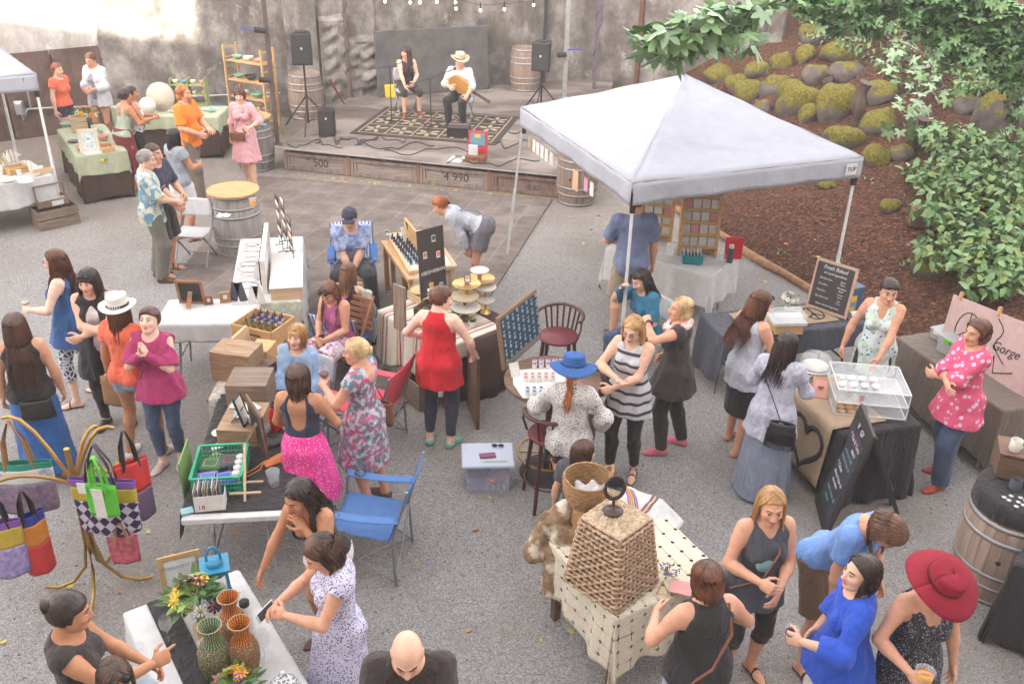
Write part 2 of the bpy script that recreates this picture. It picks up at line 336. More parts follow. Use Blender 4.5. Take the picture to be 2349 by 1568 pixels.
def hair_mesh(style,Lh,rnd,vol=1.0,wave=0,parting=0.0,fringe=False):
 "head-local cap plus many locks; Lh = length below the chin line"
 f=Field((-.13,-.16,-.16),(.13,.13,.155),.0065);F=f.new()
 t=(.016 if style in('up','bun','pony')else.012)*vol;P=[]
 def ell(F,ce,r):
  g=np.meshgrid(*f.ax,indexing='ij',sparse=True);q=np.sqrt(((g[0]-ce[0])/r[0])**2+((g[1]-ce[1])/r[1])**2+((g[2]-ce[2])/r[2])**2);return((q-1)*min(r)).astype(np.float32)
 F=ell(F,(0,-.013,.030),(.0745+t,.094+t,.083+t*1.1))
 if style in('short','buzz','up','bun','pony','crop'):
  cut=np.maximum(f.plane((0,.062,.052),(0,.80,-.62)),f.plane((0,-.01,-.045),(0,.42,-.9)))
  side=f.plane((0,.012,0),(0,1,-.12));F=np.maximum(F,np.minimum(cut,.2));
  F=np.maximum(F,np.minimum(side-.0,f.plane((0,0,.04),(0,.3,-1))))
 else:
  F2=ell(F,(0,-.03,-.02),(.078+t,.082+t,.095));F=np.minimum(F,F2)
  F=np.maximum(F,np.minimum(f.plane((0,.050 if not fringe else.085,.060 if not fringe else.035),(0,.75,-.66)),f.plane((0,.020,0),(0,1,.05))))
  F=np.maximum(F,f.plane((0,0,-.09),(0,0,-1)))
 F=F+f.wob(.0022,95,rnd.random()*9)+f.wob(.0014,190,rnd.random()*9)
 P.append((*nets(F,f.o,f.h),0));mb=MB()
 if style in('bun','pony','up'):
  c={'bun':(0,-.105,.06),'up':(0,-.105,.0),'pony':(0,-.108,.0)}[style]
  if style in('bun','up'):
   for i in range(16):
    a=i*.9;r=.028;p=[(c[0]+math.cos(a+k*.5)*r*(1-.02*k),c[1]-.012+.012*math.sin(k+i),c[2]+math.sin(a+k*.5)*r)for k in range(8)]
    mb.tube(p,[.006,.011,.013,.014,.014,.013,.011,.004],6)
   mb.ball((c[0],c[1]-.005,c[2]),.032)
  for i in range(110):
   a=rnd.uniform(-1.7,1.7);z0=rnd.uniform(-.3,.9);pts=[]
   s=Vector((math.sin(a)*.075,.062*math.cos(a)-.012,.045+.05*math.cos(a)));e=Vector(c)
   for k in range(9):
    q=k/8;p=s.lerp(e,q);d=p-Vector((0,-.013,.03));sc=((d.x/.0745)**2+(d.y/.094)**2+(d.z/.083)**2)**.5;tgt=(1.10+.03*rnd.random())*max(sc,1e-3)**-1
    p=Vector((0,-.013,.03))+d*(tgt if q<.93 else 1);pts.append(p)
   mb.tube(pts,[.003]+[.0055]*7+[.003],5,flat=.6)
 nl={'long':330,'bob':290,'pony':40,'short':110,'crop':90}.get(style,0)
 for i in range(nl):
  pts=[];w=rnd.uniform(.0032,.0072)
  ph=rnd.random()*6.3;
  if style=='pony':s=Vector((rnd.gauss(0,.012),-.115,.0));a=math.pi;s0=[s]
  else:
   a=rnd.uniform(.86,math.pi)*rnd.choice((-1,1))
   if fringe and rnd.random()<.22:a=rnd.uniform(-.5,.5)
   elif not fringe and rnd.random()<.24:a=rnd.uniform(.42,.9)*rnd.choice((-1,1))
   a1=a;sg=1 if a>0 else-1
   s0=[]
   top=Vector((parting+rnd.gauss(0,.006),rnd.uniform(-.07,.05),.11));drop=rnd.random()
   for k in range(7):
    q=k/6;th=q*(1.45+.15*drop)*(1 if style in('long','bob')else.5+.7*drop)
    if abs(a)<.52 and fringe:th=min(th,.98)
    a=a1+sg*max(0,1.25-abs(a1))*q**1.5 if.42<=abs(a1)<1.25 and not fringe else a1;d=Vector((math.sin(a)*math.sin(th)*.0745,math.cos(a)*math.sin(th)*.094,math.cos(th)*.083));l=(1.07+.12*t/.01*.5+rnd.uniform(0,.07));p=Vector((0,-.013,.030))+d*l
    p=p.lerp(top,max(0,(1-q*3))*.6);s0.append(p)
  pts+=s0;L={'long':1.45*Lh*rnd.uniform(.72,1.05),'bob':1.2*Lh*rnd.uniform(.75,1.05),'pony':Lh*rnd.uniform(.7,1),'short':.02,'crop':.008}[style]
  if style in('long','bob','pony')and not(abs(a)<.52 and fringe and style!='pony'):
   p=pts[-1].copy();n=max(4,int(L/.03));out=Vector((math.sin(a),math.cos(a),0));
   if out.y>-.2 and style=='long':out=Vector((out.x,out.y*.6,0))
   for k in range(n):
    q=(k+1)/n;rad=.004*(1-q)-.010*q*(1 if style=='bob' else.6);
    p=p+Vector((0,0,-L/n))+out*rad*1.2*vol
    if p.z<-.13:
     p=p+Vector((p.x*.035,(-.010 if a_back(a)else.012),0))
    wv=Vector((math.cos(ph+k*1.1+i*.05),math.sin(ph+k*1.1),0))*wave*min(1,q*2)
    pts.append(p+wv)
  n=len(pts);mb.tube(pts,[w*(.5 if k==0 else 1)*(1-.75*max(0,k/(n-1)-.55)/.45)for k in range(n)],5,flat=.55)
 q=[(f_,0)for f_ in mb.f];quads=[f_ for f_ in mb.f]
 return P,mb
def a_back(a):return abs(a)>1.35
def person(head_uv,h,yaw,label,**k):
 """head_uv: photo point of the head top; h: standing height; yaw 0 = back to camera, 90 = facing left, 180 = facing camera"""
 S=h/1.70;rnd=random.Random(int(head_uv[0]*7+head_uv[1]));male=k.get('male',False);fat=1+(k.get('fat',1.0)-1)*.62
 sit=k.get('sit');hipz=k.get('hip',.950 if not sit else sit/S+.09)
 RL=rotm(-k.get('lean',0)*math.pi/180,k.get('side',0)*math.pi/180,k.get('twist',0)*math.pi/180)
 Pv=np.array((0,k.get('hy',0),hipz));X=lambda x,y,z:Pv+RL@np.array((x,y,z))
 sw=(.143 if not male else.166)*(.6+.4*fat);hw=(.085 if not male else.078)*fat
 nb=X(0,.0,.49);hy_,hp_,hr_=[a*math.pi/180 for a in k.get('head',(0,0,0))]
 RH=rotm(0,0,k.get('twist',0)*math.pi/180)@rotm(0,0,hy_)@rotm(-hp_-k.get('lean',0)*math.pi/180*k.get('follow',.35),hr_,0)
 hc=nb+RL@np.array((0,.012,.045))+RH@np.array((0,.012,.105))
 ht=hc+RH@np.array((0,0,.11))
 yw=yaw*math.pi/180;Rz=rotm(0,0,yw)
 z0=k.get('z0',0)
 g=G(head_uv[0],head_uv[1],ht[2]*S+z0);off=Rz@(ht*S);loc=Vector((g.x-off[0],g.y-off[1],z0))
 if 'at' in k:loc=Vector((*k['at'],z0))
 fp=k.get('feet',((-.11,-.02,0),(.12,.03,0)));J={}
 for s_,nm in((-1,'L'),(1,'R')):
  hj=Pv+rotm(0,0,0)@np.array((s_*hw,0,-.02));ft=np.array(fp[0 if s_<0 else 1],float);an=ft+np.array((0,-.04,.085));fd=k.get('fturn',.25)
  kn,an=ik(hj,an,.44,.42,(s_*.15+(0 if not k.get('kin')else-s_*k['kin']),1,.1 if not sit else 1.0))
  ang=-s_*fd;tdir=np.array((-math.sin(ang),math.cos(ang),0));J['leg'+nm]=(hj,kn,an,tdir)
  sj=X(s_*sw,0,.455);hd=k.get('hands',{}).get(nm,(s_*.26,.04,-.12));el_h=k.get('elb',{}).get(nm,(s_*.9,-.7,-.5))
  wr=X(*hd)if len(hd)==3 else np.array(hd[:3]);el,wr=ik(sj,wr,.275,.245,RL@np.array(el_h));J['arm'+nm]=(sj,el,wr)
 pts=[p for v in J.values()for p in v[:3]]+[X(0,0,0),X(0,0,.5),hc]
 lo=np.min(pts,0)-.20;hi=np.max(pts,0)+.20;lo[2]=min(lo[2],-.02);hs_=.0115
 f=Field(lo,hi,hs_);fwd=RL@np.array((0,1,0));T_=f.new();m_=1.0 if not male else 1.06
 c=f.cone
 c(T_,X(-.055*fat,0,.0),X(.055*fat,0,.0),.118*fat if not male else.105*fat,.118*fat if not male else.105*fat,.04,fwd,.84)
 c(T_,X(0,.005*fat,.08),X(0,.004,.20),.128*fat*m_,.118*fat*m_,.05,fwd,.78)
 c(T_,X(0,0,.20),X(0,0,.37),.120*fat*m_,.145*m_*(.5+.5*fat),.05,fwd,.70)
 c(T_,X(-sw*.68,-.005,.425),X(sw*.68,-.005,.425),.070*m_,.070*m_,.05)
 c(T_,X(0,-.02,.43),X(0,-.0,.53),.085,.052,.05)
 if not male:
  for s_ in(-1,1):c(T_,X(s_*.066,.078*(.6+.4*fat),.315),X(s_*.066,.085*(.6+.4*fat),.30),.060*fat**.5,.056*fat**.5,.045)
 else:c(T_,X(-.07,.05,.33),X(.07,.05,.33),.085,.085,.05)
 if k.get('belly'):c(T_,X(0,.06,.13),X(0,.07,.10),.11*fat,.11*fat,.06)
 for s_ in(-1,1):c(T_,X(s_*.065*fat,-.055,-.01),X(s_*.065*fat,-.05,-.05),.088*fat,.085*fat,.05)
 neck=f.new();c(neck,nb-RL@np.array((0,0,.05)),hc+RH@np.array((0,-.02,-.07)),.060 if not male else.068,.054 if not male else.063,.02)
 arm,leg,foot={},{},{}
 for nm in 'LR':
  sj,el,wr=J['arm'+nm];A=f.new();af=(.75+.25*fat)*(1 if not male else 1.15)
  c(A,sj,sj+(el-sj)*.35,.056*m_,.050*af,.03);c(A,sj+(el-sj)*.2,el,.048*af,.037*af,.02);c(A,el,el+(wr-el)*.3,.037*af,.040*af,.02);c(A,el+(wr-el)*.25,wr,.040*af,.025*af,.02);arm[nm]=A
  hj,kn,an,td=J['leg'+nm];B=f.new();lf=(.7+.3*fat)
  c(B,hj,hj+(kn-hj)*.45,.092*lf,.078*lf,.03);c(B,hj+(kn-hj)*.4,kn,.078*lf,.054*lf,.03)
  bk=np.cross(kn-an,np.cross(td,kn-an));bk=-td*.016
  c(B,kn,kn+(an-kn)*.3+bk,.053*lf,.056*lf,.02);c(B,kn+(an-kn)*.3+bk,an,.056*lf,.035,.02);leg[nm]=B
  D=f.new();fz=np.array(an);fz[2]=an[2]-.055;hl=fz+td*-.025;c(D,hl+[0,0,.0],an,.032,.034,.03)
  ball=fz+td*.115;ball[2]=an[2]-.068;toe=fz+td*.165;toe[2]=ball[2]-.002;c(D,hl,ball,.030,.033,.03,(0,0,1),.75)
  c(D,an+td*.02-[0,0,.02],ball,.030,.022,.03);c(D,ball,toe,.034,.027,.02,(0,0,1),.45);foot[nm]=D;J['ft'+nm]=(fz,td,ball)
 def smin(a,b,q):e=np.maximum(q-np.abs(a-b),0)/q;return np.minimum(a,b)-e*e*q*.25
 B_=smin(T_,neck,.04)
 for nm in 'LR':B_=smin(B_,arm[nm],.035);B_=smin(B_,leg[nm],.04);B_=smin(B_,foot[nm],.015)
 V,Q=nets(B_,f.o,f.h);parts=[(V,Q,0)]
 hV,hQ,hm=HEADS[male];hk=HK;parts.append(((hV*hk)@RH.T+hc,hQ,hm));J['hand']={}
 for nm,s_ in(('L',-1),('R',1)):
  sj,el,wr=J['arm'+nm];d=k.get('hdir',{}).get(nm);d=(wr-el)if d is None else RL@np.array(d,float);d=d/np.linalg.norm(d)
  pn=RL@np.array(k.get('palm',{}).get(nm,(-s_*.9,.0,-.4)),float);pn=pn-d*(pn@d);pn/=np.linalg.norm(pn)+1e-9
  z=-pn;y=np.cross(z,d)
  HV,HQ=HANDS[k.get('hp',{}).get(nm,'r')];th=RL@np.array((0,.5,1));
  HV=HV*(1.0 if not male else 1.12);
  if y@th<0:HV=HV*np.array((1,-1,1));HQ=HQ[:,::-1]
  parts.append((HV@np.stack([d,y,z])+wr,HQ,0));J['hand'][nm]=(wr,d,pn)
 sk=skin(k.get('skin','b'));hc_=k.get('hair',('long','brown',.2))
 sk[2]=plain('brow_'+hc_[1],[x*.8 for x in srgb(HAIRC.get(hc_[1],HAIRC['brown'])[1])],.6)
 parts=[(np.asarray(a)*S,b,m)for a,b,m in parts]
 body=rawmesh('person',parts,sk);body.location=loc;body.rotation_euler.z=yw
 tag(body,label,'person',k.get('group'))
 if hc_[0]!='bald':
  P,mb=hair_mesh(hc_[0],hc_[2],rnd,k.get('vol',1.0),k.get('wave',0),k.get('part',.0),k.get('fringe',False))
  ps=[(((v*HK)@RH.T+hc)*S,q,0)for v,q,_ in P]
  if mb.v:
   q4=[f_ for f_ in mb.f if len(f_)==4];mv=np.array(mb.v)*HK
   ps.append(((mv@RH.T+hc)*S,q4,0))
   if k.get('lean',0)>30 or abs(hp_)>.5:
    w=np.clip((-.05-mv[:,2])/.12,0,1)[:,None];root=np.stack([mv[:,0],mv[:,1],np.maximum(mv[:,2],-.05)],1)@RH.T;dn=np.stack([0*mv[:,0],0*mv[:,0],np.minimum(mv[:,2]+.05,0)],1)
    mv2=(mv@RH.T)*(1-w)+(root+dn)*w;ps[-1]=((mv2+hc)*S,q4,0)
  rawmesh('hair',ps,[hairmat(hc_[1])],body)
 if k.get('beard'):
  fb=Field((-.08,.0,-.17),(.08,.13,-.02),.006);D=fb.new();fb.cone(D,(0,.055,-.07),(0,.075,-.12),.048,.022,.03);fb.cone(D,(-.05,.03,-.04),(.05,.03,-.04),.02,.02,.02)
  D=np.maximum(D,-fb.plane((0,.085,-.052),(0,-.4,-1))*0-fb.plane((0,0,-.047),(0,.12,-1)));D=D+fb.wob(.003,150,2);v,q=nets(D,fb.o,fb.h);rawmesh('beard',[(((v*HK)@RH.T+hc)*S,q,0)],[hairmat(hc_[1])],body)
 seed=rnd.random()*10
 for cl in k.get('wear',()):
  ty=cl[0];m=cl[1];o=cl[2]if len(cl)>2 else{}
  t=o.get('t',.013);wb=f.wob(o.get('wr',.0055),o.get('wf',24),seed)+f.wob(o.get('wr',.0055)*.55,60,seed+3)
  if ty=='top':
   C=T_.copy();fl=o.get('flare',0);hem=o.get('hem',-.02)
   if fl:c(C,X(0,0,.16),X(0,.005,hem-.02),.115*fat*m_,(.135+fl)*fat,.05,fwd,.82)
   sl=o.get('sleeve',.4);loose=o.get('loose',.006)
   if sl>0:
    for nm in 'LR':
     if nm not in o.get('arms','LR'):continue
     sj,el,wr=J['arm'+nm];A=arm[nm].copy()
     if sl<=1:e=sj+(el-sj)*sl;ad=el-sj
     else:e=el+(wr-el)*(sl-1);ad=wr-el
     if sl<=1:c(A,sj,sj+(el-sj)*min(sl+.1,1),.058*m_,.050*(.75+.25*fat)+loose,.02)
     elif loose>.008:c(A,el,wr,.040+loose,.030+loose*o.get('bell',1),.02)
     ad=ad/np.linalg.norm(ad);Ac=np.maximum(A,f.plane(e,ad))if sl>1 else np.maximum(A,f.plane(e,ad))
     if sl>1:Ac=np.where(f.plane(el,ad)<-.06,A,Ac)
     C=smin(C,Ac,.03)
   g_=np.meshgrid(*f.ax,indexing='ij',sparse=True);C=C-t+wb-(.009 if fl>.035 else.004)*np.clip((Pv[2]+.26-g_[2])/.3,0,1)*(1+np.cos((8 if fl>.035 else 5)*np.arctan2(g_[1]-Pv[1],g_[0]-Pv[0])+seed+2*np.sin(g_[2]*5+seed)))
   bt=f.plane(X(0,0,hem),-(RL@np.array((0,-o.get('hlow',0),1))));C=np.maximum(C,bt)
   nr=o.get('neck',.085);c(C,X(0,.02,.55),X(0,.025,.53),nr,nr,.01,op='d')
   if o.get('scoop'):d_=o['scoop'];c(C,X(0,.13,.50),X(0,.15,.50-d_),o.get('sw',.075),o.get('sw',.075)*.75,.01,op='d')
   if o.get('vneck'):c(C,X(0,.12,.52),X(0,.17,.50-o['vneck']),.08,.012,.01,op='d')
   if o.get('back'):d_=o['back'];c(C,X(0,-.12,.50),X(0,-.15,.50-d_),.085,.085*o.get('bw',.9),.01,op='d')
   if sl<=0:
    for s_ in(-1,1):c(C,X(s_*(sw+.02),.0,.475),X(s_*(sw+.035),0,.40),o.get('hole',.075),o.get('hole',.075)*.8,.01,op='d')
   if o.get('coldsh'):
    for s_ in(-1,1):c(C,X(s_*(sw+.05),.02,.45),X(s_*(sw+.07),.02,.38),.055,.045,.01,op='d')
   if o.get('open'):c(C,X(0,.16,.5),X(0,.17,hem-.1),.055,.075,.01,op='d')
   nm_=o.get('name','shirt')
  elif ty in('trousers','shorts'):
   L_=o.get('len',2.0 if ty=='trousers' else.55);C=np.maximum(T_,f.plane(X(0,0,o.get('waist',.05)),RL@np.array((0,0,1))));wd=o.get('wide',.0)
   for nm in 'LR':
    hj,kn,an,td=J['leg'+nm];B=leg[nm].copy()
    if wd:
     c(B,hj,kn,.090+wd*.15,.056+wd,.03)
     if L_>1:c(B,kn,kn+(an-kn)*min(L_-1,1),.056+wd,.04+wd*1.1,.03)
    e=hj+(kn-hj)*L_ if L_<=1 else kn+(an-kn)*(L_-1);ad=(kn-hj)if L_<=1 else(an-kn);ad=ad/np.linalg.norm(ad)
    Bc=np.maximum(B,f.plane(e,ad))
    if L_>1:Bc=np.where(f.plane(kn,ad)<-.05,B,Bc)
    C=smin(C,Bc,.02)
   C=C-o.get('t',.008)+wb*.6;nm_=ty
   for nm in 'LR':pass
   ank=None
  elif ty in('skirt','dress'):
   w0=o.get('waist',.12);hz=o.get('hem',.45);r1=o.get('r',.24);dn=np.array((0,o.get('sway',0),hz));a0=X(0,0,w0)
   nf=o.get('folds',9);fa=o.get('fold',.010);pv=Pv+RL@np.array((0,0,0));g_=np.meshgrid(*f.ax,indexing='ij',sparse=True)
   kx=.5*sum(J['leg'+n][1][0]for n in 'LR');ky=.5*sum(J['leg'+n][1][1]for n in 'LR')
   tt=np.clip((Pv[2]+w0-g_[2])/max(Pv[2]+w0-hz,.05),0,1.2);ctr=(Pv[0]*(1-tt)+tt*(kx*.7+o.get('dx',0)),Pv[1]*(1-tt)+tt*(ky*.7))
   dx_=g_[0]-ctr[0];dy_=(g_[1]-ctr[1])/.85;rr=np.sqrt(dx_**2+dy_**2);th=np.arctan2(dy_,dx_)
   r0_=.178*fat;rad=.135*fat+(r0_-.135*fat)*np.clip(tt*(Pv[2]+w0-hz)/.13,0,1)+(max(r1,r0_)-r0_)*np.clip(tt,0,1)**1.2+fa*tt*(np.cos(nf*th+seed+1.2*np.sin(2*th+seed))+.4*np.cos((nf*2+1)*th))
   C=((rr-rad)*.85).astype(np.float32);C=smin(C,np.maximum(T_-.01,f.plane(X(0,0,w0),RL@np.array((0,0,1)))),.03)
   C=np.maximum(C,(Pv[2]+w0-g_[2])*-1);C=np.maximum(C,(hz-g_[2]).astype(np.float32)+(f.wob(.006,18,seed)));C=C+wb*.6
   if o.get('slit'):pass
   nm_='skirt'
  elif ty=='shoes':
   Cs=[];nm_='shoe'
   for nm in 'LR':
    C=foot[nm]-.007
    fz,td,bl=J['ft'+nm];c(C,fz+np.array((0,0,o.get('hi',.055))),fz+td*.02+np.array((0,0,o.get('hi',.055)+.06)),.045,.05,.01,op='d');Cs.append(C)
  elif ty in('sandals','flips'):
   Cs=[];nm_='sandal'
   for nm in 'LR':
    C0=foot[nm]-.010;fz,td,bl=J['ft'+nm];zz=fz[2]-.030;C=np.maximum(np.maximum(C0,f.plane((0,0,zz+.014),(0,0,1))),-f.plane(bl-td*.3,td))
    for q in((.07,)if ty=='flips' else(.085,.03)):
     p=fz+td*q;C=np.minimum(C,np.maximum(C0+.003,np.abs(f.plane(p,td))-.009))
    Cs.append(C)
  elif ty=='scarf':
   C=f.new();q=nb+RL@np.array((0,.02,.0))
   for i in range(14):
    a=i/14*6.283;a2=(i+1)/14*6.283;c(C,q+RL@np.array((math.cos(a)*.10,math.sin(a)*.10,-.02-.04*math.sin(a))),q+RL@np.array((math.cos(a2)*.10,math.sin(a2)*.10,-.02-.04*math.sin(a2))),.040,.040,.02)
   C=C+f.wob(.006,60,seed);nm_='scarf'
  for C in(Cs if nm_ in('shoe','sandal')else[C]):
   v,q=nets(C.astype(np.float32),f.o,f.h)
   if len(q):rawmesh(nm_,[(v*S,q,0)],[m],body)
 for st in k.get('straps',()):
  mb=MB();pts=[X(*p)*S for p in st[0]];mb.tube(pts,st[2]if len(st)>2 else.009,6,flat=.4);mb.build('bag_strap',st[1],body)
 inf=dict(body=body,loc=loc,yaw=yw,S=S,RH=RH,hc=hc,X=X,J=J,Rz=Rz,RL=RL)
 inf['W']=lambda p:Vector(loc)+Vector(Rz@(np.array(p)*S))
 inf['HM']=Matrix.Translation(Vector(hc*S))@Matrix(RH.tolist()).to_4x4()@Matrix.Diagonal((S*HK,S*HK,S*HK,1))
 return inf
def hat(P,kind,m,m2=None):
 M=P['HM'];mb=MB()
 if kind=='cap':
  mb.grid(lambda a,b:(math.cos(a*6.283)*.088*math.cos(b*1.5),math.sin(a*6.283)*.106*math.cos(b*1.5)-.01,.055+.078*math.sin(b*1.57)),20,6,0,M)
  mb.grid(lambda a,b:((a-.5)*.15*(1-.15*b),.085+.075*b*(1-(2*a-1)**2*.35),.062-.012*b-.03*(2*a-1)**2),8,4,0,M);o=mb.build('cap',m,P['body'],solid=.004)
 else:
  br,cr,ch,wv,dn={'sun':(.195,.092,.10,.022,-.03),'fed':(.155,.090,.115,.012,.0),'cow':(.165,.085,.12,.05,.0),'flop':(.205,.095,.10,.028,-.045)}[kind]
  def brim(a,b):
   t=a*6.283;r=(cr+.004)+(br-cr)*b;z=.058+dn*b*b+wv*b*math.sin(2*t+1.2)if kind!='cow' else.058+.05*b*b*abs(math.cos(t))**2-.01*b
   return(math.cos(t)*r,math.sin(t)*r*1.08-.012,z)
  mb.grid(brim,36,6,0,M)
  def crown(a,b):
   t=a*6.283;q=b;r=cr*(1+.02-.10*q)if q<.7 else cr*(.95)*math.cos((q-.7)/.3*1.5);z=.056+ch*(q/.7 if q<.7 else 1+(.10*math.sin((q-.7)/.3*1.57)))*.86
   if kind in('fed','cow')and q>=.7:z-=.022*math.exp(-(math.cos(t)*r/.03)**2)
   return(math.cos(t)*r,math.sin(t)*r*1.15-.012,z)
  mb.grid(crown,32,12,0,M);o=mb.build('hat',m,P['body'],solid=.005)
  if m2:b2=MB();b2.lathe([(cr*1.035,.06),(cr*1.02,.085)],30,0,M@T((0,-.012,0),s=(1,1.14,1)),cap=False);b2.build('hat_band',m2,P['body'],solid=.003)
 return o
def sunglasses(P,up=True):
 M=P['HM'];mb=MB();z,y=(.088,.075)if up else(.008,.098)
 for x in(-.033,.033):
  mb.lathe([(.001,0),(.024,0),(.024,.003),(.001,.003)],14,0,M@T((x,y,z),rx=-R(90)if not up else-R(50)),cap=False)
  mb.tube([(x*1.75,y-.005,z),(x*2.35,y-.06,z-.01),(x*2.35,y-.10,z-.02)],.002,5,0,M)
 mb.tube([(-.012,y+.002,z),(.012,y+.002,z)],.002,5,0,M)
 return mb.build('sunglasses',plain('dark_lens','1c1815',.1),P['body'])
def glasses(P):
 M=P['HM'];mb=MB()
 for x in(-.033,.033):
  mb.tube([(x+.019*math.cos(a/10*6.283),.096,.006+.015*math.sin(a/10*6.283))for a in range(11)],.0018,5,0,M)
  mb.tube([(x*1.6,.094,.01),(x*2.3,.05,.01),(x*2.3,.0,.01)],.0018,5,0,M)
 return mb.build('eyeglasses',plain('dark_lens','1c1815',.1),P['body'])
def noisy(x,y,f=1.0):return math.sin(x*1.7*f+1.3*math.sin(y*1.1*f))*.5+math.sin(y*2.3*f+1.1*math.sin(x*1.9*f+2))*.5
BA=Vector((3.15,13.47));BD=Vector((.3975,-.9176));BN=Vector((.9176,.3975))
def TZ(x,y):
 d=(Vector((x,y))-BA).dot(BN)
 if d<=0:return 0.0
 s=min(1,max(0,(x-2.0)/3.2));s=s*s*(3-2*s)
 if y<16:s=max(s,min(1,(16-y)/2))if y>14 else 1
 return(.06*min(1,d*4)+.30*d)*s+.03*noisy(x*2,y*2)*min(1,d)
def GT(u,v):
 o=Vector((0,0,CAM_H));d=(_fw*CAM_F+_rt*(u-1174.5)-_up*(v-784)).normalized();t=4
 while t<40:
  p=o+d*t
  if p.z<TZ(p.x,p.y):break
  t+=.05
 return Vector((p.x,p.y,TZ(p.x,p.y)))
def ground_extra(m,N,L,b,out):
 tc=N.new('ShaderNodeTexCoord')
 def no(sc,de,ro=.6):
  t=N.new('ShaderNodeTexNoise');t.inputs['Scale'].default_value=sc;t.inputs['Detail'].default_value=de;t.inputs['Roughness'].default_value=ro;L.new(tc.outputs['Object'],t.inputs[0]);return t
 def ramp(s,a,b_,ca,cb):
  r=N.new('ShaderNodeValToRGB');r.color_ramp.elements[0].position=a;r.color_ramp.elements[1].position=b_;r.color_ramp.elements[0].color=(*ca,1);r.color_ramp.elements[1].color=(*cb,1);L.new(s,r.inputs[0]);return r.outputs[0]
 def mix(f,a,b_,mode='MIX'):
  x=N.new('ShaderNodeMix');x.data_type='RGBA';x.blend_type=mode
  if hasattr(f,'default_value'):L.new(f,x.inputs[0])
  else:x.inputs[0].default_value=f
  L.new(a,x.inputs[6]);L.new(b_,x.inputs[7]);return x.outputs[2]
 pat=ramp(no(.45,5,.65).outputs[0],.46,.60,(0,0,0),(1,1,1))
 far=N.new('ShaderNodeSeparateXYZ');L.new(tc.outputs['Object'],far.inputs[0])
 mr=N.new('ShaderNodeMapRange');mr.inputs[1].default_value=11.5;mr.inputs[2].default_value=18.5;L.new(far.outputs[1],mr.inputs[0])
 v=N.new('ShaderNodeTexVoronoi');v.inputs['Scale'].default_value=120;L.new(tc.outputs['Object'],v.inputs[0])
 sc=N.new('ShaderNodeSeparateColor');L.new(v.outputs['Color'],sc.inputs[0])
 grey=ramp(sc.outputs[0],0,1,(.17,.165,.165),(.46,.45,.44))
 tan=ramp(sc.outputs[0],0,1,(.18,.15,.125),(.46,.39,.325))
 dirt=ramp(no(22,6,.7).outputs[0],.3,.7,(.15,.125,.105),(.33,.28,.24))
 c=mix(mr.outputs[0],grey,tan);tf=N.new('ShaderNodeMath');tf.operation='MULTIPLY';tf.inputs[1].default_value=.5;L.new(pat,tf.inputs[0])
 c=mix(tf.outputs[0],c,dirt)
 sp=ramp(no(140,2).outputs[0],.66,.72,(0,0,0),(1,1,1));wh=N.new('ShaderNodeRGB');wh.outputs[0].default_value=(.62,.6,.57,1)
 c=mix(sp,c,wh.outputs[0]);L.new(c,b.inputs['Base Color'])
 bn=N.new('ShaderNodeBump');bn.inputs['Strength'].default_value=.8;bn.inputs['Distance'].default_value=.012
 ad=N.new('ShaderNodeMath');ad.operation='ADD';L.new(v.outputs[0],ad.inputs[0]);L.new(no(9,6).outputs[0],ad.inputs[1]);L.new(ad.outputs[0],bn.inputs['Height']);L.new(bn.outputs[0],b.inputs['Normal'])
M_GR=mat('gravel',(.3,.3,.3),.9,bump=0,extra=ground_extra,spec=.2)
mb=MB();mb.grid(lambda a,b:(-60+120*a,-25+100*b,0),40,40);tag(mb.build('ground',M_GR),kind='structure')
rs=random.Random(3);mb=MB()
for i in range(2600):
 u,v=rs.uniform(0,2349),rs.uniform(420,1568);p=G(u,v);r=rs.uniform(.004,.011)
 if p.x>3 and TZ(p.x,p.y)>0:continue
 mb.box((p.x,p.y,r*.4),(r*2,r*1.6,r),rs.randrange(2),rz=rs.random()*3,top=.6)
tag(mb.build('gravel_stones',[plain('stone_light',(.5,.49,.47),.8),plain('stone_dark',(.2,.2,.21),.8)]),'loose pale and dark stones lying over the grey gravel','gravel',kind='stuff')
def mulch_extra(m,N,L,b,out):
 tc=N.new('ShaderNodeTexCoord');mp=N.new('ShaderNodeMapping');mp.inputs['Scale'].default_value=(30,46,30);mp.inputs['Rotation'].default_value=(0,0,.7);L.new(tc.outputs['Object'],mp.inputs[0])
 v=N.new('ShaderNodeTexVoronoi');v.inputs['Scale'].default_value=1;L.new(mp.outputs[0],v.inputs[0])
 r=N.new('ShaderNodeValToRGB');e=r.color_ramp.elements;e[0].position=0;e[0].color=(.035,.017,.012,1);e[1].position=1;e[1].color=(.22,.12,.078,1);x=e.new(.55);x.color=(.09,.045,.029,1);x=e.new(.93);x.color=(.2,.075,.04,1)
 s=N.new('ShaderNodeSeparateColor');L.new(v.outputs['Color'],s.inputs[0]);L.new(s.outputs[0],r.inputs[0]);L.new(r.outputs[0],b.inputs['Base Color'])
 bn=N.new('ShaderNodeBump');bn.inputs['Strength'].default_value=1;bn.inputs['Distance'].default_value=.03;L.new(s.outputs[1],bn.inputs['Height']);L.new(bn.outputs[0],b.inputs['Normal'])
M_MU=mat('mulch',(.1,.05,.03),.9,bump=0,extra=mulch_extra,spec=.15)
mb=MB()
def slope(a,b):
 y=5+24*b;x0=BA.x+(y-BA.y)*BD.x/BD.y;x0+=.04*noisy(y*3,1)
 if y>15.5:x0=max(x0,2.3)
 x=x0+(a**1.3)*15;return(x,y,TZ(x,y)+.012)
mb.grid(slope,90,150);tag(mb.build('mulch_slope',M_MU),kind='structure')
mb=MB();rs=random.Random(5)
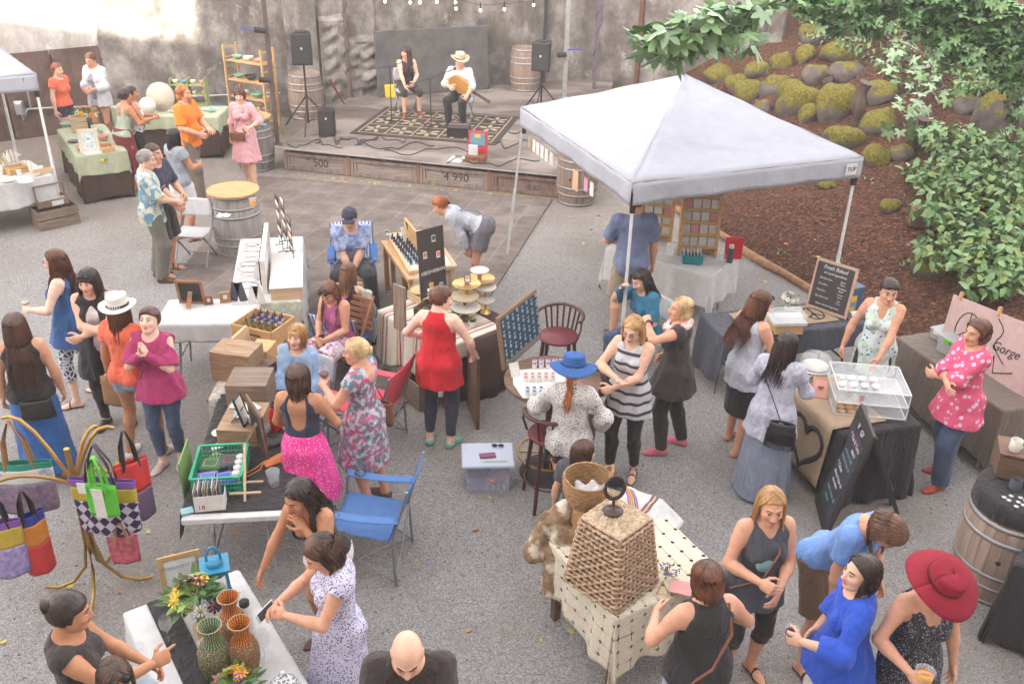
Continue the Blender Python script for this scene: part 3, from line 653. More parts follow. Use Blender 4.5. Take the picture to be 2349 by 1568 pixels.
for i in range(6500):
 u,v=rs.uniform(1400,2349),rs.uniform(90,960);p=GT(u,v)
 if TZ(p.x,p.y)<.05:continue
 l,w=rs.uniform(.02,.07),rs.uniform(.008,.02)
 mb.box((0,0,0),(l,w,.006),rs.choice((0,0,1,1,2)),T((p.x,p.y,p.z+.018),rs.random()*6.3,rs.uniform(-.5,.5),rs.uniform(-.5,.5)))
tag(mb.build('bark_chips',[plain('bark_a',(.155,.068,.04),.85),plain('bark_b',(.075,.032,.02),.85),plain('bark_c',(.33,.19,.10),.85)]),'reddish brown bark chips scattered over the planted slope','bark mulch',kind='stuff')
LEAFM=[plain('dryleaf_a',(.62,.40,.16),.7),plain('dryleaf_b',(.50,.26,.12),.7),plain('dryleaf_c',(.55,.50,.12),.7)]
def lobed(r,lobes=5,deep=.5):
 p=[]
 for i in range(lobes*2+1):
  a=-2.3+4.6*i/(lobes*2);q=r*((1-.22*abs(a)/2.3)if i%2==0 else deep);p.append((math.sin(a)*q,math.cos(a)*q))
 return p+[(-.05*r,-.35*r),(.05*r,-.35*r)][::-1]
mb=MB()
for i in range(420):
 k=i%4
 if k==0:p=GT(rs.uniform(1650,2300),rs.uniform(150,900));p.z+=.02
 elif k==1:t=rs.random();p=Vector((-4.2+4.9*t,16.15-.85*t-rs.random()*.3,.012))
 elif k==2:p=G(rs.uniform(0,2349),rs.uniform(450,1568),.006)
 else:p=G(rs.uniform(1300,1640),rs.uniform(400,560),.006)
 if k!=0 and TZ(p.x,p.y)>0:continue
 if k==2 and rs.random()<.6:continue
 mb.poly(lobed(rs.uniform(.02,.05)),.002,rs.randrange(3),T(p,rs.random()*6.3,rs.uniform(-.4,.4),rs.uniform(-.4,.4)))
tag(mb.build('fallen_leaves',LEAFM),'dry yellow and brown leaves lying about the ground','fallen leaves',kind='stuff')
M_LOG=wood('edging_wood',(.46,.26,.13),(.22,.11,.06),stretch=(1,9,9),scale=2.5)
mb=MB();pts=[]
for i in range(26):
 t=-2.6+i*.42;p=BA+BD*t;pts.append((p.x+.03*math.sin(i*1.3),p.y,.045+.012*math.sin(i*2.1)))
mb.tube(pts,[.055+.01*math.sin(i*1.7)for i in range(26)],9,flat=1.1);tag(mb.build('log_edging',M_LOG),'low weathered log edging along the foot of the mulch slope','log edging')
def conc_extra(dark,mid,lite,sx=1.0):
 def fn(m,N,L,b,out):
  tc=N.new('ShaderNodeTexCoord')
  def no(sc,de,st,ro=.6,di=0):
   mp=N.new('ShaderNodeMapping');mp.inputs['Scale'].default_value=st;L.new(tc.outputs['Object'],mp.inputs[0])
   t=N.new('ShaderNodeTexNoise');t.inputs['Scale'].default_value=sc;t.inputs['Detail'].default_value=de;t.inputs['Roughness'].default_value=ro;t.inputs['Distortion'].default_value=di;L.new(mp.outputs[0],t.inputs[0]);return t.outputs[0]
  def ramp(s,*st):
   r=N.new('ShaderNodeValToRGB');e=r.color_ramp.elements;e[0].position=st[0][0];e[0].color=(*st[0][1],1);e[1].position=st[-1][0];e[1].color=(*st[-1][1],1)
   for p,c in st[1:-1]:x=e.new(p);x.color=(*c,1)
   L.new(s,r.inputs[0]);return r.outputs[0]
  def mix(f,a,b_,mode='MIX'):
   x=N.new('ShaderNodeMix');x.data_type='RGBA';x.blend_type=mode
   if hasattr(f,'default_value'):L.new(f,x.inputs[0])
   else:x.inputs[0].default_value=f
   L.new(a,x.inputs[6]);L.new(b_,x.inputs[7]);return x.outputs[2]
  base=ramp(no(1.5,9,(1,1,1),.7,.1),(.30,dark),(.48,mid),(.68,lite))
  stre=ramp(no(2.4,9,(1.5,1.5,.5),.75,.0),(.34,(.5,.46,.43)),(.56,(1,1,1)))
  c=mix(.6,base,stre,'MULTIPLY')
  wh=ramp(no(1.4,9,(1.3,1.3,.8),.75,.2),(.58,(0,0,0)),(.68,(1,1,1)));w=N.new('ShaderNodeRGB');w.outputs[0].default_value=(*[min(1,x*1.45)for x in lite],1)
  fm=N.new('ShaderNodeMath');fm.operation='MULTIPLY';fm.inputs[1].default_value=.6;L.new(wh,fm.inputs[0]);c=mix(fm.outputs[0],c,w.outputs[0])
  mo=ramp(no(.9,8,(1,1,.8),.75,.2),(.60,(0,0,0)),(.70,(1,1,1)));g=N.new('ShaderNodeRGB');g.outputs[0].default_value=(.12,.10,.045,1)
  fm=N.new('ShaderNodeMath');fm.operation='MULTIPLY';fm.inputs[1].default_value=.45;L.new(mo,fm.inputs[0]);c=mix(fm.outputs[0],c,g.outputs[0])
  L.new(c,b.inputs['Base Color'])
  bn=N.new('ShaderNodeBump');bn.inputs['Strength'].default_value=.7;bn.inputs['Distance'].default_value=.05;L.new(no(3,10,(1,1,1),.7),bn.inputs['Height']);L.new(bn.outputs[0],b.inputs['Normal'])
 return fn
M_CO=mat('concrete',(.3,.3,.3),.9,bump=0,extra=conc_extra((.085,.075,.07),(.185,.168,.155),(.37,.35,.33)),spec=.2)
M_CB=mat('brown_boards',(.3,.2,.15),.85,bump=0,extra=conc_extra((.085,.055,.045),(.14,.092,.076),(.20,.14,.115)),spec=.2)
WP=[Vector((-15,14.05)),Vector((-8.31,18.97)),Vector((-3.45,20.45)),Vector((1.95,22.65)),Vector((5.62,20.95)),Vector((6.6,27))]
def wallpt(u,v,i):
 a,b=WP[i],WP[i+1];d=(b-a);return Gp(u,v,(a.x,a.y,0),(d.y,-d.x,0))
def wallslab(i,t0,t1,off,z0,z1,m,mb,nx=24,nz=20,rough=.0,seed=0):
 a,b=WP[i],WP[i+1];d=(b-a);n=Vector((d.y,-d.x)).normalized();r=random.Random(seed)
 def fn(s,q):
  e=min(s,1-s,q)*8;e=min(1,max(0,e));p=a+d*(t0+(t1-t0)*s);o=off+rough*e*(.6*noisy(p.x*3+seed,q*7)+.5*noisy(p.x*9,q*19+seed)+r.uniform(-.08,.08))
  p=p+n*o;return(p.x,p.y,z0+(z1-z0)*q)
 mb.grid(fn,nx,nz,m)
 for s in(0,1):
  p=a+d*(t0 if s==0 else t1);q0=p+n*off;q1=p-n*.1;mb.add([(q0.x,q0.y,z0),(q1.x,q1.y,z0),(q1.x,q1.y,z1),(q0.x,q0.y,z1)],[(0,1,2,3)],m)
mb=MB()
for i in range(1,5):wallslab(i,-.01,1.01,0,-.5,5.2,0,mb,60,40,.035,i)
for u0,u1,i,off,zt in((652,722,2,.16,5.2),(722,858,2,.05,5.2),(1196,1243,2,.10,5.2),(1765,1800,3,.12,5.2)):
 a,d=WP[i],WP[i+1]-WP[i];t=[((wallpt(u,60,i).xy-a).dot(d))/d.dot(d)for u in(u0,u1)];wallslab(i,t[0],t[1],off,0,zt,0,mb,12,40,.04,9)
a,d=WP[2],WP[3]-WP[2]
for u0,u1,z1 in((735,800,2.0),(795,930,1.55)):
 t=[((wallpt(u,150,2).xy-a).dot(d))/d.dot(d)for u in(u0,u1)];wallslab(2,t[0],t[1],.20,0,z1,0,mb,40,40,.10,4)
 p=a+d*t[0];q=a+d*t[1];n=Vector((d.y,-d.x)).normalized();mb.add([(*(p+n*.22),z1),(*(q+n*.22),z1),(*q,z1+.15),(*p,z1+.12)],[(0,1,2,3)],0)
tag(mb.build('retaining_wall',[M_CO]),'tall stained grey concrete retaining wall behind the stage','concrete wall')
ZB=wallpt(180,108,0).z;mb=MB();wallslab(0,0,1,.0,ZB-.1,5.2,0,mb,40,24,.03,2);tag(mb.build('upper_wall',mat('concrete_sun_tint',(.5,.5,.5),.9,bump=0,extra=conc_extra((.42,.39,.36),(.52,.49,.46),(.66,.63,.6)),spec=.2)),'upper concrete wall above the brown boards, sunlight painted into its pale colour','concrete wall');mb=MB();a,d=WP[0],WP[1]-WP[0];n=Vector((d.y,-d.x)).normalized();L_=d.length  # upper wall colour made paler to paint in sunlight above the shade line
for k in range(9):
 t0,t1=k/9+.002,(k+1)/9-.002;o=.03+.02*(k%2);wallslab(0,t0,t1,o,-.1,ZB,0,mb,4,6,.004,k)
mb.bar((WP[0].x-n.x*.06,WP[0].y-n.y*.06,ZB/2-.1),(WP[1].x-n.x*.06,WP[1].y-n.y*.06,ZB/2-.1),ZB+.1,.1,0,up=(n.x,n.y,0))
tag(mb.build('boarded_wall',[M_CB]),'dark brown boarded wall at the left behind the pottery stalls','boarded wall')
for u,w,c in((1248,.07,'dark joint'),(1466,.10,'rust brown')):
 p=wallpt(u,100,2 if u<1300 else 3);mb=MB();mb.box((0,0,2.6),(w,.09,5.2));i=2 if u<1300 else 3;d=WP[i+1]-WP[i]
 tag(mb.build('wall_post',plain('rusty' if u>1300 else 'dark_joint',(.15,.065,.045)if u>1300 else(.05,.045,.04),.8),loc=(p.x,p.y-.06,0),rz=math.atan2(d.y,d.x)),('rust brown steel channel running up the wall behind the tent roof' if u>1300 else 'thin dark timber strip running up the wall right of the black backdrop'),'wall post')
M_PG=mat('pole_grey',(.42,.42,.42),.5,metal=.3,bump=.1);M_PB=plain('pole_brown',(.12,.09,.08),.6);M_BLK=plain('black_plastic',(.034,.031,.031),.45);M_MET=mat('steel',(.55,.56,.58),.35,metal=.8,bump=.05)
def pole(u,v,z,w,m,label,h=5.4,lamp=(),rope=False):
 p=G(u,v,z);t=thing('pole',(p.x,p.y,z),.2,label,'pole');mb=MB();mb.box((0,0,h/2),(w,w,h));mb.box((0,0,.006),(w*2.4,w*2.4,.012));mb.build('post',m,t,bev=.004)
 if rope:
  mb=MB();mb.tube([(math.cos(k*.55)*w*.78,math.sin(k*.55)*w*.78,.3+k*.035)for k in range(130)],.008,5);mb.build('cable',plain('cable',(.05,.045,.045),.6),t)
 return t,p
t1,p1=pole(637,330,.42,.075,M_PB,'dark slim lighting pole standing at the left front corner of the stage')
for z in(1.15,1.98):
 mb=MB();mb.tube([(-.02,-.10,0),(-.20,-.14,.03)],[.045,.05],12);mb.build('floodlight',M_BLK,t1,loc=(0,0,z));
 if z>1.5:mb=MB();mb.bar((-.2,-.14,0),(-.42,-.14,.02),.035,.02);mb.build('blue_clip',plain('blue_clip',(.05,.08,.45),.4),t1,loc=(0,0,z+.03))
pole(802,224,.42,.07,M_PB,'brown pole wrapped with cable left of the backdrop',rope=True)
t3,p3=pole(1294,226,.42,.085,M_PG,'pale grey square pole right of the second speaker')
mb=MB();mb.tube([(-.04,-.1,.95),(-.22,-.15,.95)],.055,12);mb.build('floodlight',M_BLK,t3);mb=MB();mb.bar((0,-.1,1.05),(.28,-.12,1.06),.03);mb.build('blue_clip',plain('blue_clip',0),t3)
pole(1362,216,.3,.07,mat('pole_purple',(.2,.17,.2),.5,metal=.2,bump=.1),'thin grey violet pole wrapped with string lights beside the equipment boxes',rope=True)
SZ=.42
SF0,SF1=Vector((-4.30,16.32)),Vector((1.25,14.93));SB0,SB1=Vector((-3.55,20.6)),Vector((2.3,22.7))
M_ST=mat('stage_ply',(.20,.165,.145),.85,kind='noise',col2=(.115,.092,.08),stretch=(1,1.6,1),scale=1.6,detail=9,lo=.3,hi=.7,bump=.3,dist=1,col3=(.26,.225,.20))
mb=MB();mb.add([(*SF0,SZ-.03),(*SF1,SZ-.03),(*SB1,SZ-.03),(*SB0,SZ-.03),(*SF0,SZ),(*SF1,SZ),(*SB1,SZ),(*SB0,SZ)],[(3,2,1,0),(4,5,6,7),(0,1,5,4),(1,2,6,5),(2,3,7,6),(3,0,4,7)])
stage=mb.build('stage',[M_ST]);tag(stage,'low stage deck of worn grey brown plywood','stage')
sd=(SF1-SF0);sa=math.atan2(sd.y,sd.x);sn=Vector((sd.y,-sd.x)).normalized();sL=sd.length
MS=Matrix.Translation((SF0.x,SF0.y,0))@Matrix.Rotation(sa,4,'Z')
mb=MB();mb.bar((0,-.008,SZ-.006),(sL*.42,-.008,SZ-.006),.012,.02,0,MS);mb.bar((sL*.42,-.008,SZ-.008),(sL,-.008,SZ-.008),.008,.014,0,MS);mb.build('metal_edging',mat('edge_alu',(.62,.63,.64),.4,metal=.4,bump=.3,bscale=30),stage)
M_CRT=wood('crate_old',(.42,.37,.34),(.20,.155,.13),stretch=(1,10,14),scale=1.6);M_CRR=wood('crate_rail',(.27,.19,.155),(.13,.085,.07),stretch=(8,8,1),scale=2)
mb=MB();mb.box((sL/2,.25,.19),(sL-.1,.04,.38),0,MS);mb.build('front_panel',M_CRR,stage)
cw=sL/4.42
for k in range(5):
 x0=.10+k*cw*1.0;x1=min(x0+cw-.06,sL-.02)
 if x1-x0<.2:continue
 cm=M_CRT if k<3 else M_CRR;w=x1-x0;xc=(x0+x1)/2;t=thing('old_crate',(0,0,0),0,['faded crate stencilled 500 under the stage left end','unmarked faded crate second from the left under the stage','faded crate stencilled 990 third from the left under the stage','dark brown crate right of the 990 crate under the stage','dark crate end against the barrel under the stage'][k],'crate','crates under the stage front')
 t.matrix_world=MS@Matrix.Translation((xc,.09,0));mb=MB();mb.box((0,.06,.16),(w,.08,.30));mb.build('panel',cm,t)
 mb=MB();
 for s in(-1,1):mb.box((s*(w/2-.025),0,.17),(.05,.05,.33))
 mb.box((0,0,.30),(w-.102,.045,.06));mb.box((0,0,.045),(w-.102,.045,.07));
 for s in(-1,1):mb.box((s*(w/2-.075),.012,.17),(.045,.035,.19))
 mb.build('frame',M_CRR if k>2 else wood('crate_frame',(.34,.27,.235),(.17,.12,.10),stretch=(9,9,1),scale=2),t,bev=.004)
 mb=MB();mb.box((0,.02,.36),(.07,.05,.06));mb.build('block',M_CRR,t)
 if k in(0,2):text('" 500' if k==0 else "'4 990",.20,T((0.02,.0155,.165),rx=R(90)),plain('stencil',(.06,.05,.045),.8),t,'stencil',.003)
 if k==3:text('JUU',.13,T((.12,.0155,.12),rx=R(90)),plain('stencil_brown',(.10,.065,.05),.8),t,'stencil',.003)
 mb=MB();mb.box((w/2+.03,.01,.19),(.055,.09,.37));
 if k<4:mb.build('post',wood('rust_post',(.30,.17,.10),(.14,.075,.05),stretch=(8,8,1),scale=2),t,bev=.004)
def floor_extra(m,N,L,b,out):
 tc=N.new('ShaderNodeTexCoord');mp=N.new('ShaderNodeMapping');mp.inputs['Scale'].default_value=(2.1,2.1,1);mp.inputs['Rotation'].default_value=(0,0,.245);L.new(tc.outputs['Object'],mp.inputs[0])
 br=N.new('ShaderNodeTexBrick');br.offset=0;br.inputs['Scale'].default_value=1;br.inputs['Mortar Size'].default_value=.012;br.inputs['Row Height'].default_value=1;br.inputs['Brick Width'].default_value=1
 br.inputs['Color1'].default_value=(.155,.13,.118,1);br.inputs['Color2'].default_value=(.20,.17,.155,1);br.inputs['Mortar'].default_value=(.27,.235,.21,1);L.new(mp.outputs[0],br.inputs[0])
 n=N.new('ShaderNodeTexNoise');n.inputs['Scale'].default_value=3;n.inputs['Detail'].default_value=9;n.inputs['Roughness'].default_value=.7;L.new(tc.outputs['Object'],n.inputs[0])
 r=N.new('ShaderNodeValToRGB');r.color_ramp.elements[0].position=.3;r.color_ramp.elements[0].color=(.62,.6,.6,1);r.color_ramp.elements[1].position=.7;r.color_ramp.elements[1].color=(1.35,1.33,1.3,1);L.new(n.outputs[0],r.inputs[0])
 x=N.new('ShaderNodeMix');x.data_type='RGBA';x.blend_type='MULTIPLY';x.inputs[0].default_value=1;L.new(br.outputs[0],x.inputs[6]);L.new(r.outputs[0],x.inputs[7]);L.new(x.outputs[2],b.inputs['Base Color'])
 bn=N.new('ShaderNodeBump');bn.inputs['Strength'].default_value=.5;bn.inputs['Distance'].default_value=.012;L.new(n.outputs[0],bn.inputs['Height']);L.new(bn.outputs[0],b.inputs['Normal'])
M_FL=mat('floor_tiles',(.2,.2,.2),.8,bump=0,extra=floor_extra,spec=.25)
fp_=[G(598,428),G(1258,470),G(1075,760),G(868,1000),G(400,640)]
fp_[0].xy=(-4.55,15.9);fp_[1].xy=(.62,15.0)
mb=MB();mb.poly([(p.x,p.y)for p in fp_],.022);tag(mb.build('dance_floor',M_FL,loc=(0,0,.002)),kind='structure')
Wp=wallpt(452,92,1);k=(Wp.y+4.5)/-SUN.y;Q=Wp+SUN*k  # unseen blocks added behind the camera, shaped so only one wall patch gets sun
for nm,x0,x1,h,lb in(('tall_sun_blocker',Q.x,45,Q.z+5.5,'tall unseen block added behind the viewer to keep sun off the yard'),('low_sun_blocker',-80,Q.x,Q.z,'lower unseen block added left of the tall one to shape the sun patch')):
 t=thing(nm,((x0+x1)/2,-8.5,0),0,lb,'sun blocker');mb=MB();mb.box((0,0,h/2),(x1-x0,8,h));mb.build('wall',plain('blocker_pale',(.55,.50,.45),.9,bscale=3),t)
 mb=MB()
 for i in range(int((x1-x0)/4)):
  for j in range(int(h/3.4)):mb.box((-(x1-x0)/2+2+i*4,4.02,1.8+j*3.4),(1.2,.08,1.6))
 w=mb.build('blocker_windows',plain('blocker_glass',(.08,.09,.1),.15),t);w['kind']='stuff'
def cl(n,c,**k):k.setdefault('rough',.85);k.setdefault('sheen',.1);k.setdefault('bump',.9);k.setdefault('bscale',13);k.setdefault('disp',.035);return plain('cloth_'+n,c,**k)
def pat(n,c,c2,kind,scale,lo,hi,**k):return mat('cloth_'+n,c,.85,col2=c2,kind=kind,scale=scale,lo=lo,hi=hi,bump=.8,bscale=14,disp=.03,**k)
CB=cl('black',(.030,.026,.028));CBR=cl('brownblack',(.045,.036,.034));JN=cl('jeans',(.085,.125,.21),col2=(.05,.075,.14),scale=5);JL=cl('light_jeans',(.33,.40,.50),col2=(.22,.29,.38),scale=6)
JD=cl('dark_jeans',(.045,.05,.075));KH=cl('khaki',(.36,.29,.20));WH=cl('white',(.72,.70,.70));WG=cl('heather',(.50,.53,.60),col2=(.40,.43,.50),scale=30)
GT_=cl('grey',(.30,.33,.38));CORAL=cl('coral',(.85,.17,.09));FUCH=cl('fuchsia',(.42,.04,.15));NAVY=cl('navy',(.035,.04,.075));ROYAL=cl('royal',(.025,.09,.55));STEEL=cl('steelblue',(.16,.20,.33));TEAL=cl('teal',(.03,.17,.29));COBALT=cl('cobalt',(.03,.14,.42))
RED=cl('red',(.62,.015,.025));ORA=cl('orange',(.88,.24,.02));MAUV=cl('mauve',(.42,.10,.26));SKYB=cl('sky',(.17,.32,.68));DENSH=cl('denim_shirt',(.27,.40,.60));BRN=cl('brown',(.17,.105,.065));OLV=cl('olive',(.15,.145,.12));CHAR=cl('charcoal',(.075,.08,.10));GREYSK=cl('grey_skirt',(.24,.28,.37),stretch=(9,9,.6),scale=3)
HAW=pat('hawaiian',(.13,.27,.40),(.52,.54,.42),'cells',13,.30,.36,col3=(.62,.60,.48));TIE=pat('tiedye',(.42,.50,.72),(.14,.20,.42),'noise',14,.40,.60,detail=7)
PIND=mat('cloth_pinkdress',(.85,.70,.70),.85,kind='stripes',col2=(.52,.04,.10),scale=24,lo=.45,hi=.55,bump=.8,bscale=14,disp=.03,dist=1.5,stretch=(1,1,.7))
FLTOP=pat('floral_white',(.66,.66,.68),(.12,.17,.28),'voro',16,.22,.34);PAT_L=pat('patterned_white',(.68,.69,.72),(.05,.05,.12),'crackle',20,.07,.12);LEG=pat('leggings',(.04,.04,.07),(.62,.62,.66),'crackle',20,.10,.16)
NAVW=mat('cloth_navywhite',(.60,.58,.74),.85,kind='voro',col2=(.05,.04,.14),scale=75,lo=.30,hi=.42,bump=.8,bscale=14,disp=.03)
LACE=mat('cloth_lace',(.74,.72,.70),.85,kind='crackle',col2=(.16,.145,.15),scale=58,lo=.04,hi=.10,bump=.8,bscale=14,disp=.03)
PNKT=pat('pink_tunic',(.68,.10,.20),(.72,.50,.66),'voro',17,.30,.36);AQUA=pat('aqua_floral',(.68,.76,.78),(.06,.26,.40),'voro',20,.24,.32,col3=(.50,.62,.50));FLDR=pat('floral_dress',(.10,.22,.26),(.50,.09,.18),'cells',34,.30,.62,col3=(.52,.54,.60));FLSK=pat('floral_skirt',(.68,.62,.66),(.35,.08,.24),'noise',26,.38,.52);PSK=pat('pink_skirt',(.80,.05,.30),(.85,.45,.62),'voro',55,.20,.34)
BW=pat('bw_dress',(.035,.035,.045),(.42,.42,.48),'voro',80,.20,.36);KNIT=cl('knit',(.52,.53,.64),col2=(.36,.37,.46),scale=30);SCF=pat('scarf_print',(.74,.28,.26),(.80,.72,.68),'noise',40,.4,.6)
def stripe_extra(m,N,L,b,out):
 tc=N.new('ShaderNodeTexCoord');s=N.new('ShaderNodeSeparateXYZ');L.new(tc.outputs['Object'],s.inputs[0])
 mm=N.new('ShaderNodeMath');mm.operation='MULTIPLY';mm.inputs[1].default_value=10.5;L.new(s.outputs[2],mm.inputs[0]);fr=N.new('ShaderNodeMath');fr.operation='FRACT';L.new(mm.outputs[0],fr.inputs[0])
 r=N.new('ShaderNodeValToRGB');r.color_ramp.interpolation='CONSTANT';e=r.color_ramp.elements;e[0].color=(.05,.05,.06,1);e[1].position=.3;e[1].color=(.52,.52,.55,1);L.new(fr.outputs[0],r.inputs[0]);L.new(r.outputs[0],b.inputs['Base Color'])
STR=mat('cloth_stripe',(.5,.5,.5),.85,bump=.8,bscale=14,disp=.03,extra=stripe_extra)
LTH=plain('leather_brown',(.22,.085,.045),.45);LTB=plain('leather_black',(.03,.025,.025),.4);SUE=plain('suede',(.36,.20,.10),.9);SND=plain('sandal_tan',(.33,.17,.10),.6);SHW=plain('shoe_white',(.72,.72,.70),.6);SHR=plain('shoe_red',(.38,.045,.02),.35);SHP=plain('clog_pink',(.70,.16,.22),.5);SHG=plain('shoe_green',(.16,.42,.32),.6);SHB=plain('shoe_brown',(.12,.055,.04),.5)
def top(m,**k):return('top',m,k)
def tr(m,**k):return('trousers',m,k)
def sh(m,**k):return('shorts',m,k)
def sk(m,**k):return('skirt',m,k)
sho=lambda m,**k:('shoes',m,k)
san=lambda m:('sandals',m)
flp=lambda m:('flips',m)
CR=dict(hands={'L':(.10,.24,.17),'R':(-.12,.26,.20)},elb={'L':(-1,.2,-.6),'R':(1,.2,-.6)},palm={'L':(0,-1,0),'R':(0,-1,0)})
P={}
P['coral_vendor']=person((129,147),1.66,250,'woman in coral top with hand on hip behind the left pottery stall',hair=('pony','red',.12),wear=(top(CORAL,sleeve=.35,hem=0,flare=.02),sh(NAVY,len=.4)),hands={'L':(-.19,-.06,.06)},elb={'L':(-1,-.9,0)},skin='a')
P['white_vendor']=person((203,125),1.76,165,'short haired woman in open pale shirt and denim shorts by the boarded wall',head=(0,.25*57,0),hair=('short','lbrown',0),wear=(top(GT_,sleeve=0,hem=-.04),top(cl('pale_shirt',(.62,.63,.70)),sleeve=1.55,t=.024,hem=-.16,flare=.06,open=1,loose=.014),sh(JL,len=.3)),hands={'L':(-.04,.22,.15),'R':(.05,.24,.16)},skin='b')
P['back_curly']=person((287,205),1.66,320,'woman with bare tanned shoulders looking at the green pottery table',hair=('up','dark',0),lean=14,wear=(top(cl('pale_green',(.40,.48,.38)),sleeve=0,back=.16,hole=.11,neck=.12),sk(cl('maroon',(.22,.03,.04)),hem=.3,r=.2)),hands={'R':(.1,.35,.25),'L':(-.1,.35,.25)},skin='c')
P['back_floral']=person((300,200),1.64,300,'woman with hair bun in white floral tank and black shorts',hair=('bun','dark',0),wear=(top(FLTOP,sleeve=0,hem=-.02,back=.06),sh(CB,len=.62,wide=.03),san(SND)),hands={'R':(.10,.30,.22),'L':(-.05,.32,.22)},straps=[(((-.1,-.09,.44),(-.02,-.13,.25),(.1,-.12,.08),(.17,-.02,-.04)),LTB),(((-.1,-.09,.44),(-.08,.06,.46),(0,.13,.3),(.12,.13,.08),(.17,-.02,-.04)),LTB)],skin='c')
P['orange_man']=person((420,198),1.84,258,'bearded red haired man in bright orange T-shirt',male=True,fat=1.12,belly=1,beard=True,hair=('bob','ginger',.06),vol=.8,wear=(top(ORA,sleeve=.8,hem=-.12,flare=.03,loose=.014),tr(cl('taupe',(.17,.135,.11)),wide=.025),sho(BRN)),hands={'L':(-.05,.30,.16),'R':(.12,.24,.10)},palm={'L':(0,-.3,-1)},feet=((-.12,-.12,0),(.1,.16,0)),skin='b')
P['pink_dress']=person((548,204),1.68,172,'woman in red and white patterned dress beside the pottery barrel',head=(12,5,0),hair=('bob','chest',.08),fringe=True,wear=(top(PIND,sleeve=1.15,hem=.02,vneck=.1,loose=.012),sk(PIND,hem=.50,r=.25,waist=.13),sho(SND,hi=.05)),hands={'L':(-.20,.24,.16),'R':(.24,.05,-.1)},hp={'L':'g'},feet=((-.12,.12,0),(.08,-.08,0)),straps=[(((-.11,-.03,.50),(-.06,.13,.38),(.03,.15,.22),(.12,.13,.06)),CHAR)],skin='a')
P['cap_man']=person((350,333),1.78,255,'man in grey cap and navy T-shirt standing behind the grey haired man',male=True,hair=('crop','brown',0),wear=(top(NAVY,sleeve=.8,hem=-.08,loose=.012),sh(CB,len=.95,wide=.04),san(SHB)),hands={'L':(-.1,.28,.12),'R':(.1,.28,.05)},hp={'L':'g','R':'g'},skin='b')
P['old_man']=person((336,347),1.76,290,'grey haired man in blue and cream tropical shirt',male=True,fat=1.05,hair=('crop','grey',0),head=(-10,8,0),wear=(top(HAW,sleeve=.95,hem=-.16,loose=.02,flare=.03,t=.016),tr(OLV,wide=.03),sho(SHB)),hands={'R':(.12,.30,.12),'L':(-.05,.30,.05)},hp={'R':'g'},skin='a')
P['grey_tee']=person((398,297),1.64,320,'dark haired woman in grey T-shirt and short white skirt',fat=1.22,hair=('long','dark',.16),vol=1.2,head=(8,0,0),wear=(top(GT_,sleeve=.35,hem=-.06,loose=.012),sk(WH,hem=.56,r=.20,waist=.05,folds=3,fold=.004),san(SHB)),hands={'R':(.10,.30,.18),'L':(-.28,.04,-.1)},hp={'R':'g'},skin='c')
P['curly_blue']=person((120,576),1.68,98,'curly haired woman with glasses in blue tank top and patterned leggings',hair=('long','chest',.27),wave=.013,vol=1.35,fat=1.12,wear=(top(cl('bluetank',(.035,.11,.30)),sleeve=0,hem=-.22,flare=.10,scoop=.10,hole=.085),('trousers',LEG,dict(len=1.45)),flp(SHB)),hands={'L':(-.17,.30,.20),'R':(.27,.06,-.05)},hp={'L':'g'},feet=((-.16,.10,0),(.12,-.08,0)),skin='e')
glasses(P['curly_blue'])
P['black_vest']=person((196,622),1.70,190,'dark haired woman in black draped vest with folded arms',hair=('long','dark',.26),fringe=True,fat=1.12,vol=1.15,head=(-12,5,0),wear=(top(WH,sleeve=0,hem=-.12,t=.008),top(CB,sleeve=0,t=.024,hem=-.32,flare=.10,open=1,hole=.07),tr(CB),sho(LTB)),skin='a',**CR)
sunglasses(P['black_vest'])
P['white_hat']=person((268,686),1.66,345,'woman in white hat and coral T-shirt holding a brown clutch',fat=1.1,hair=('long','chest',.20),head=(15,0,0),wear=(top(CORAL,sleeve=.45,hem=-.05,loose=.01),sh(JL,len=.36,wide=.012),sho(SHW,hi=.045)),hands={'R':(.12,.30,.34),'L':(-.27,.02,-.10)},feet=((-.14,.0,0),(.15,.12,0)),skin='c')
hat(P['white_hat'],'fed',plain('hat_white',(.70,.69,.64),.8),CB)
P['fuchsia']=person((342,708),1.62,176,'woman in fuchsia cold shoulder top with pressed hands looking up',hair=('up','brown',0),vol=1.25,head=(0,-20,0),wear=(top(FUCH,sleeve=.85,hem=-.14,flare=.10,coldsh=1,vneck=.06,loose=.02),tr(JN,len=1.82),sho(plain('shoe_beige',(.55,.42,.36),.7),hi=.045)),hands={'L':(-.03,.20,.39),'R':(.03,.20,.39)},hp={'L':'f','R':'f'},elb={'L':(-.8,-.1,-1),'R':(.8,-.1,-1)},hdir={'L':(.15,.2,1),'R':(-.15,.2,1)},palm={'L':(1,0,0),'R':(-1,0,0)},straps=[(((-.12,-.02,.50),(-.06,.14,.38),(.06,.17,.2),(.18,.05,0)),LTH,.006)],feet=((-.07,.0,0),(.08,.1,0)),skin='e')
P['far_left']=person((28,722),1.66,20,'long haired woman in black sleeveless top and loose blue trousers seen from behind',hair=('long','brown',.40),fat=1.15,wear=(top(CB,sleeve=0,hem=-.05,hole=.08),('skirt',COBALT,dict(hem=.12,r=.25,waist=.02,folds=5))),straps=[],skin='b',vol=1.2)
P['singer']=person((930,108),1.68,200,'singer in dark sleeveless top and tan boots seated left on the stage',sit=.46,z0=.42,head=(-48,0,0),hair=('long','brown',.30),fringe=True,wear=(top(cl('plum',(.055,.03,.045)),sleeve=0,hem=-.04,vneck=.1),tr(cl('blackj',(.05,.04,.045)),len=1.2),('shoes',LTH,{'hi':.3})),hands={'L':(-.08,.28,.10),'R':(.12,.34,.06)},feet=((-.16,.40,0),(.16,.44,0)),skin='a')
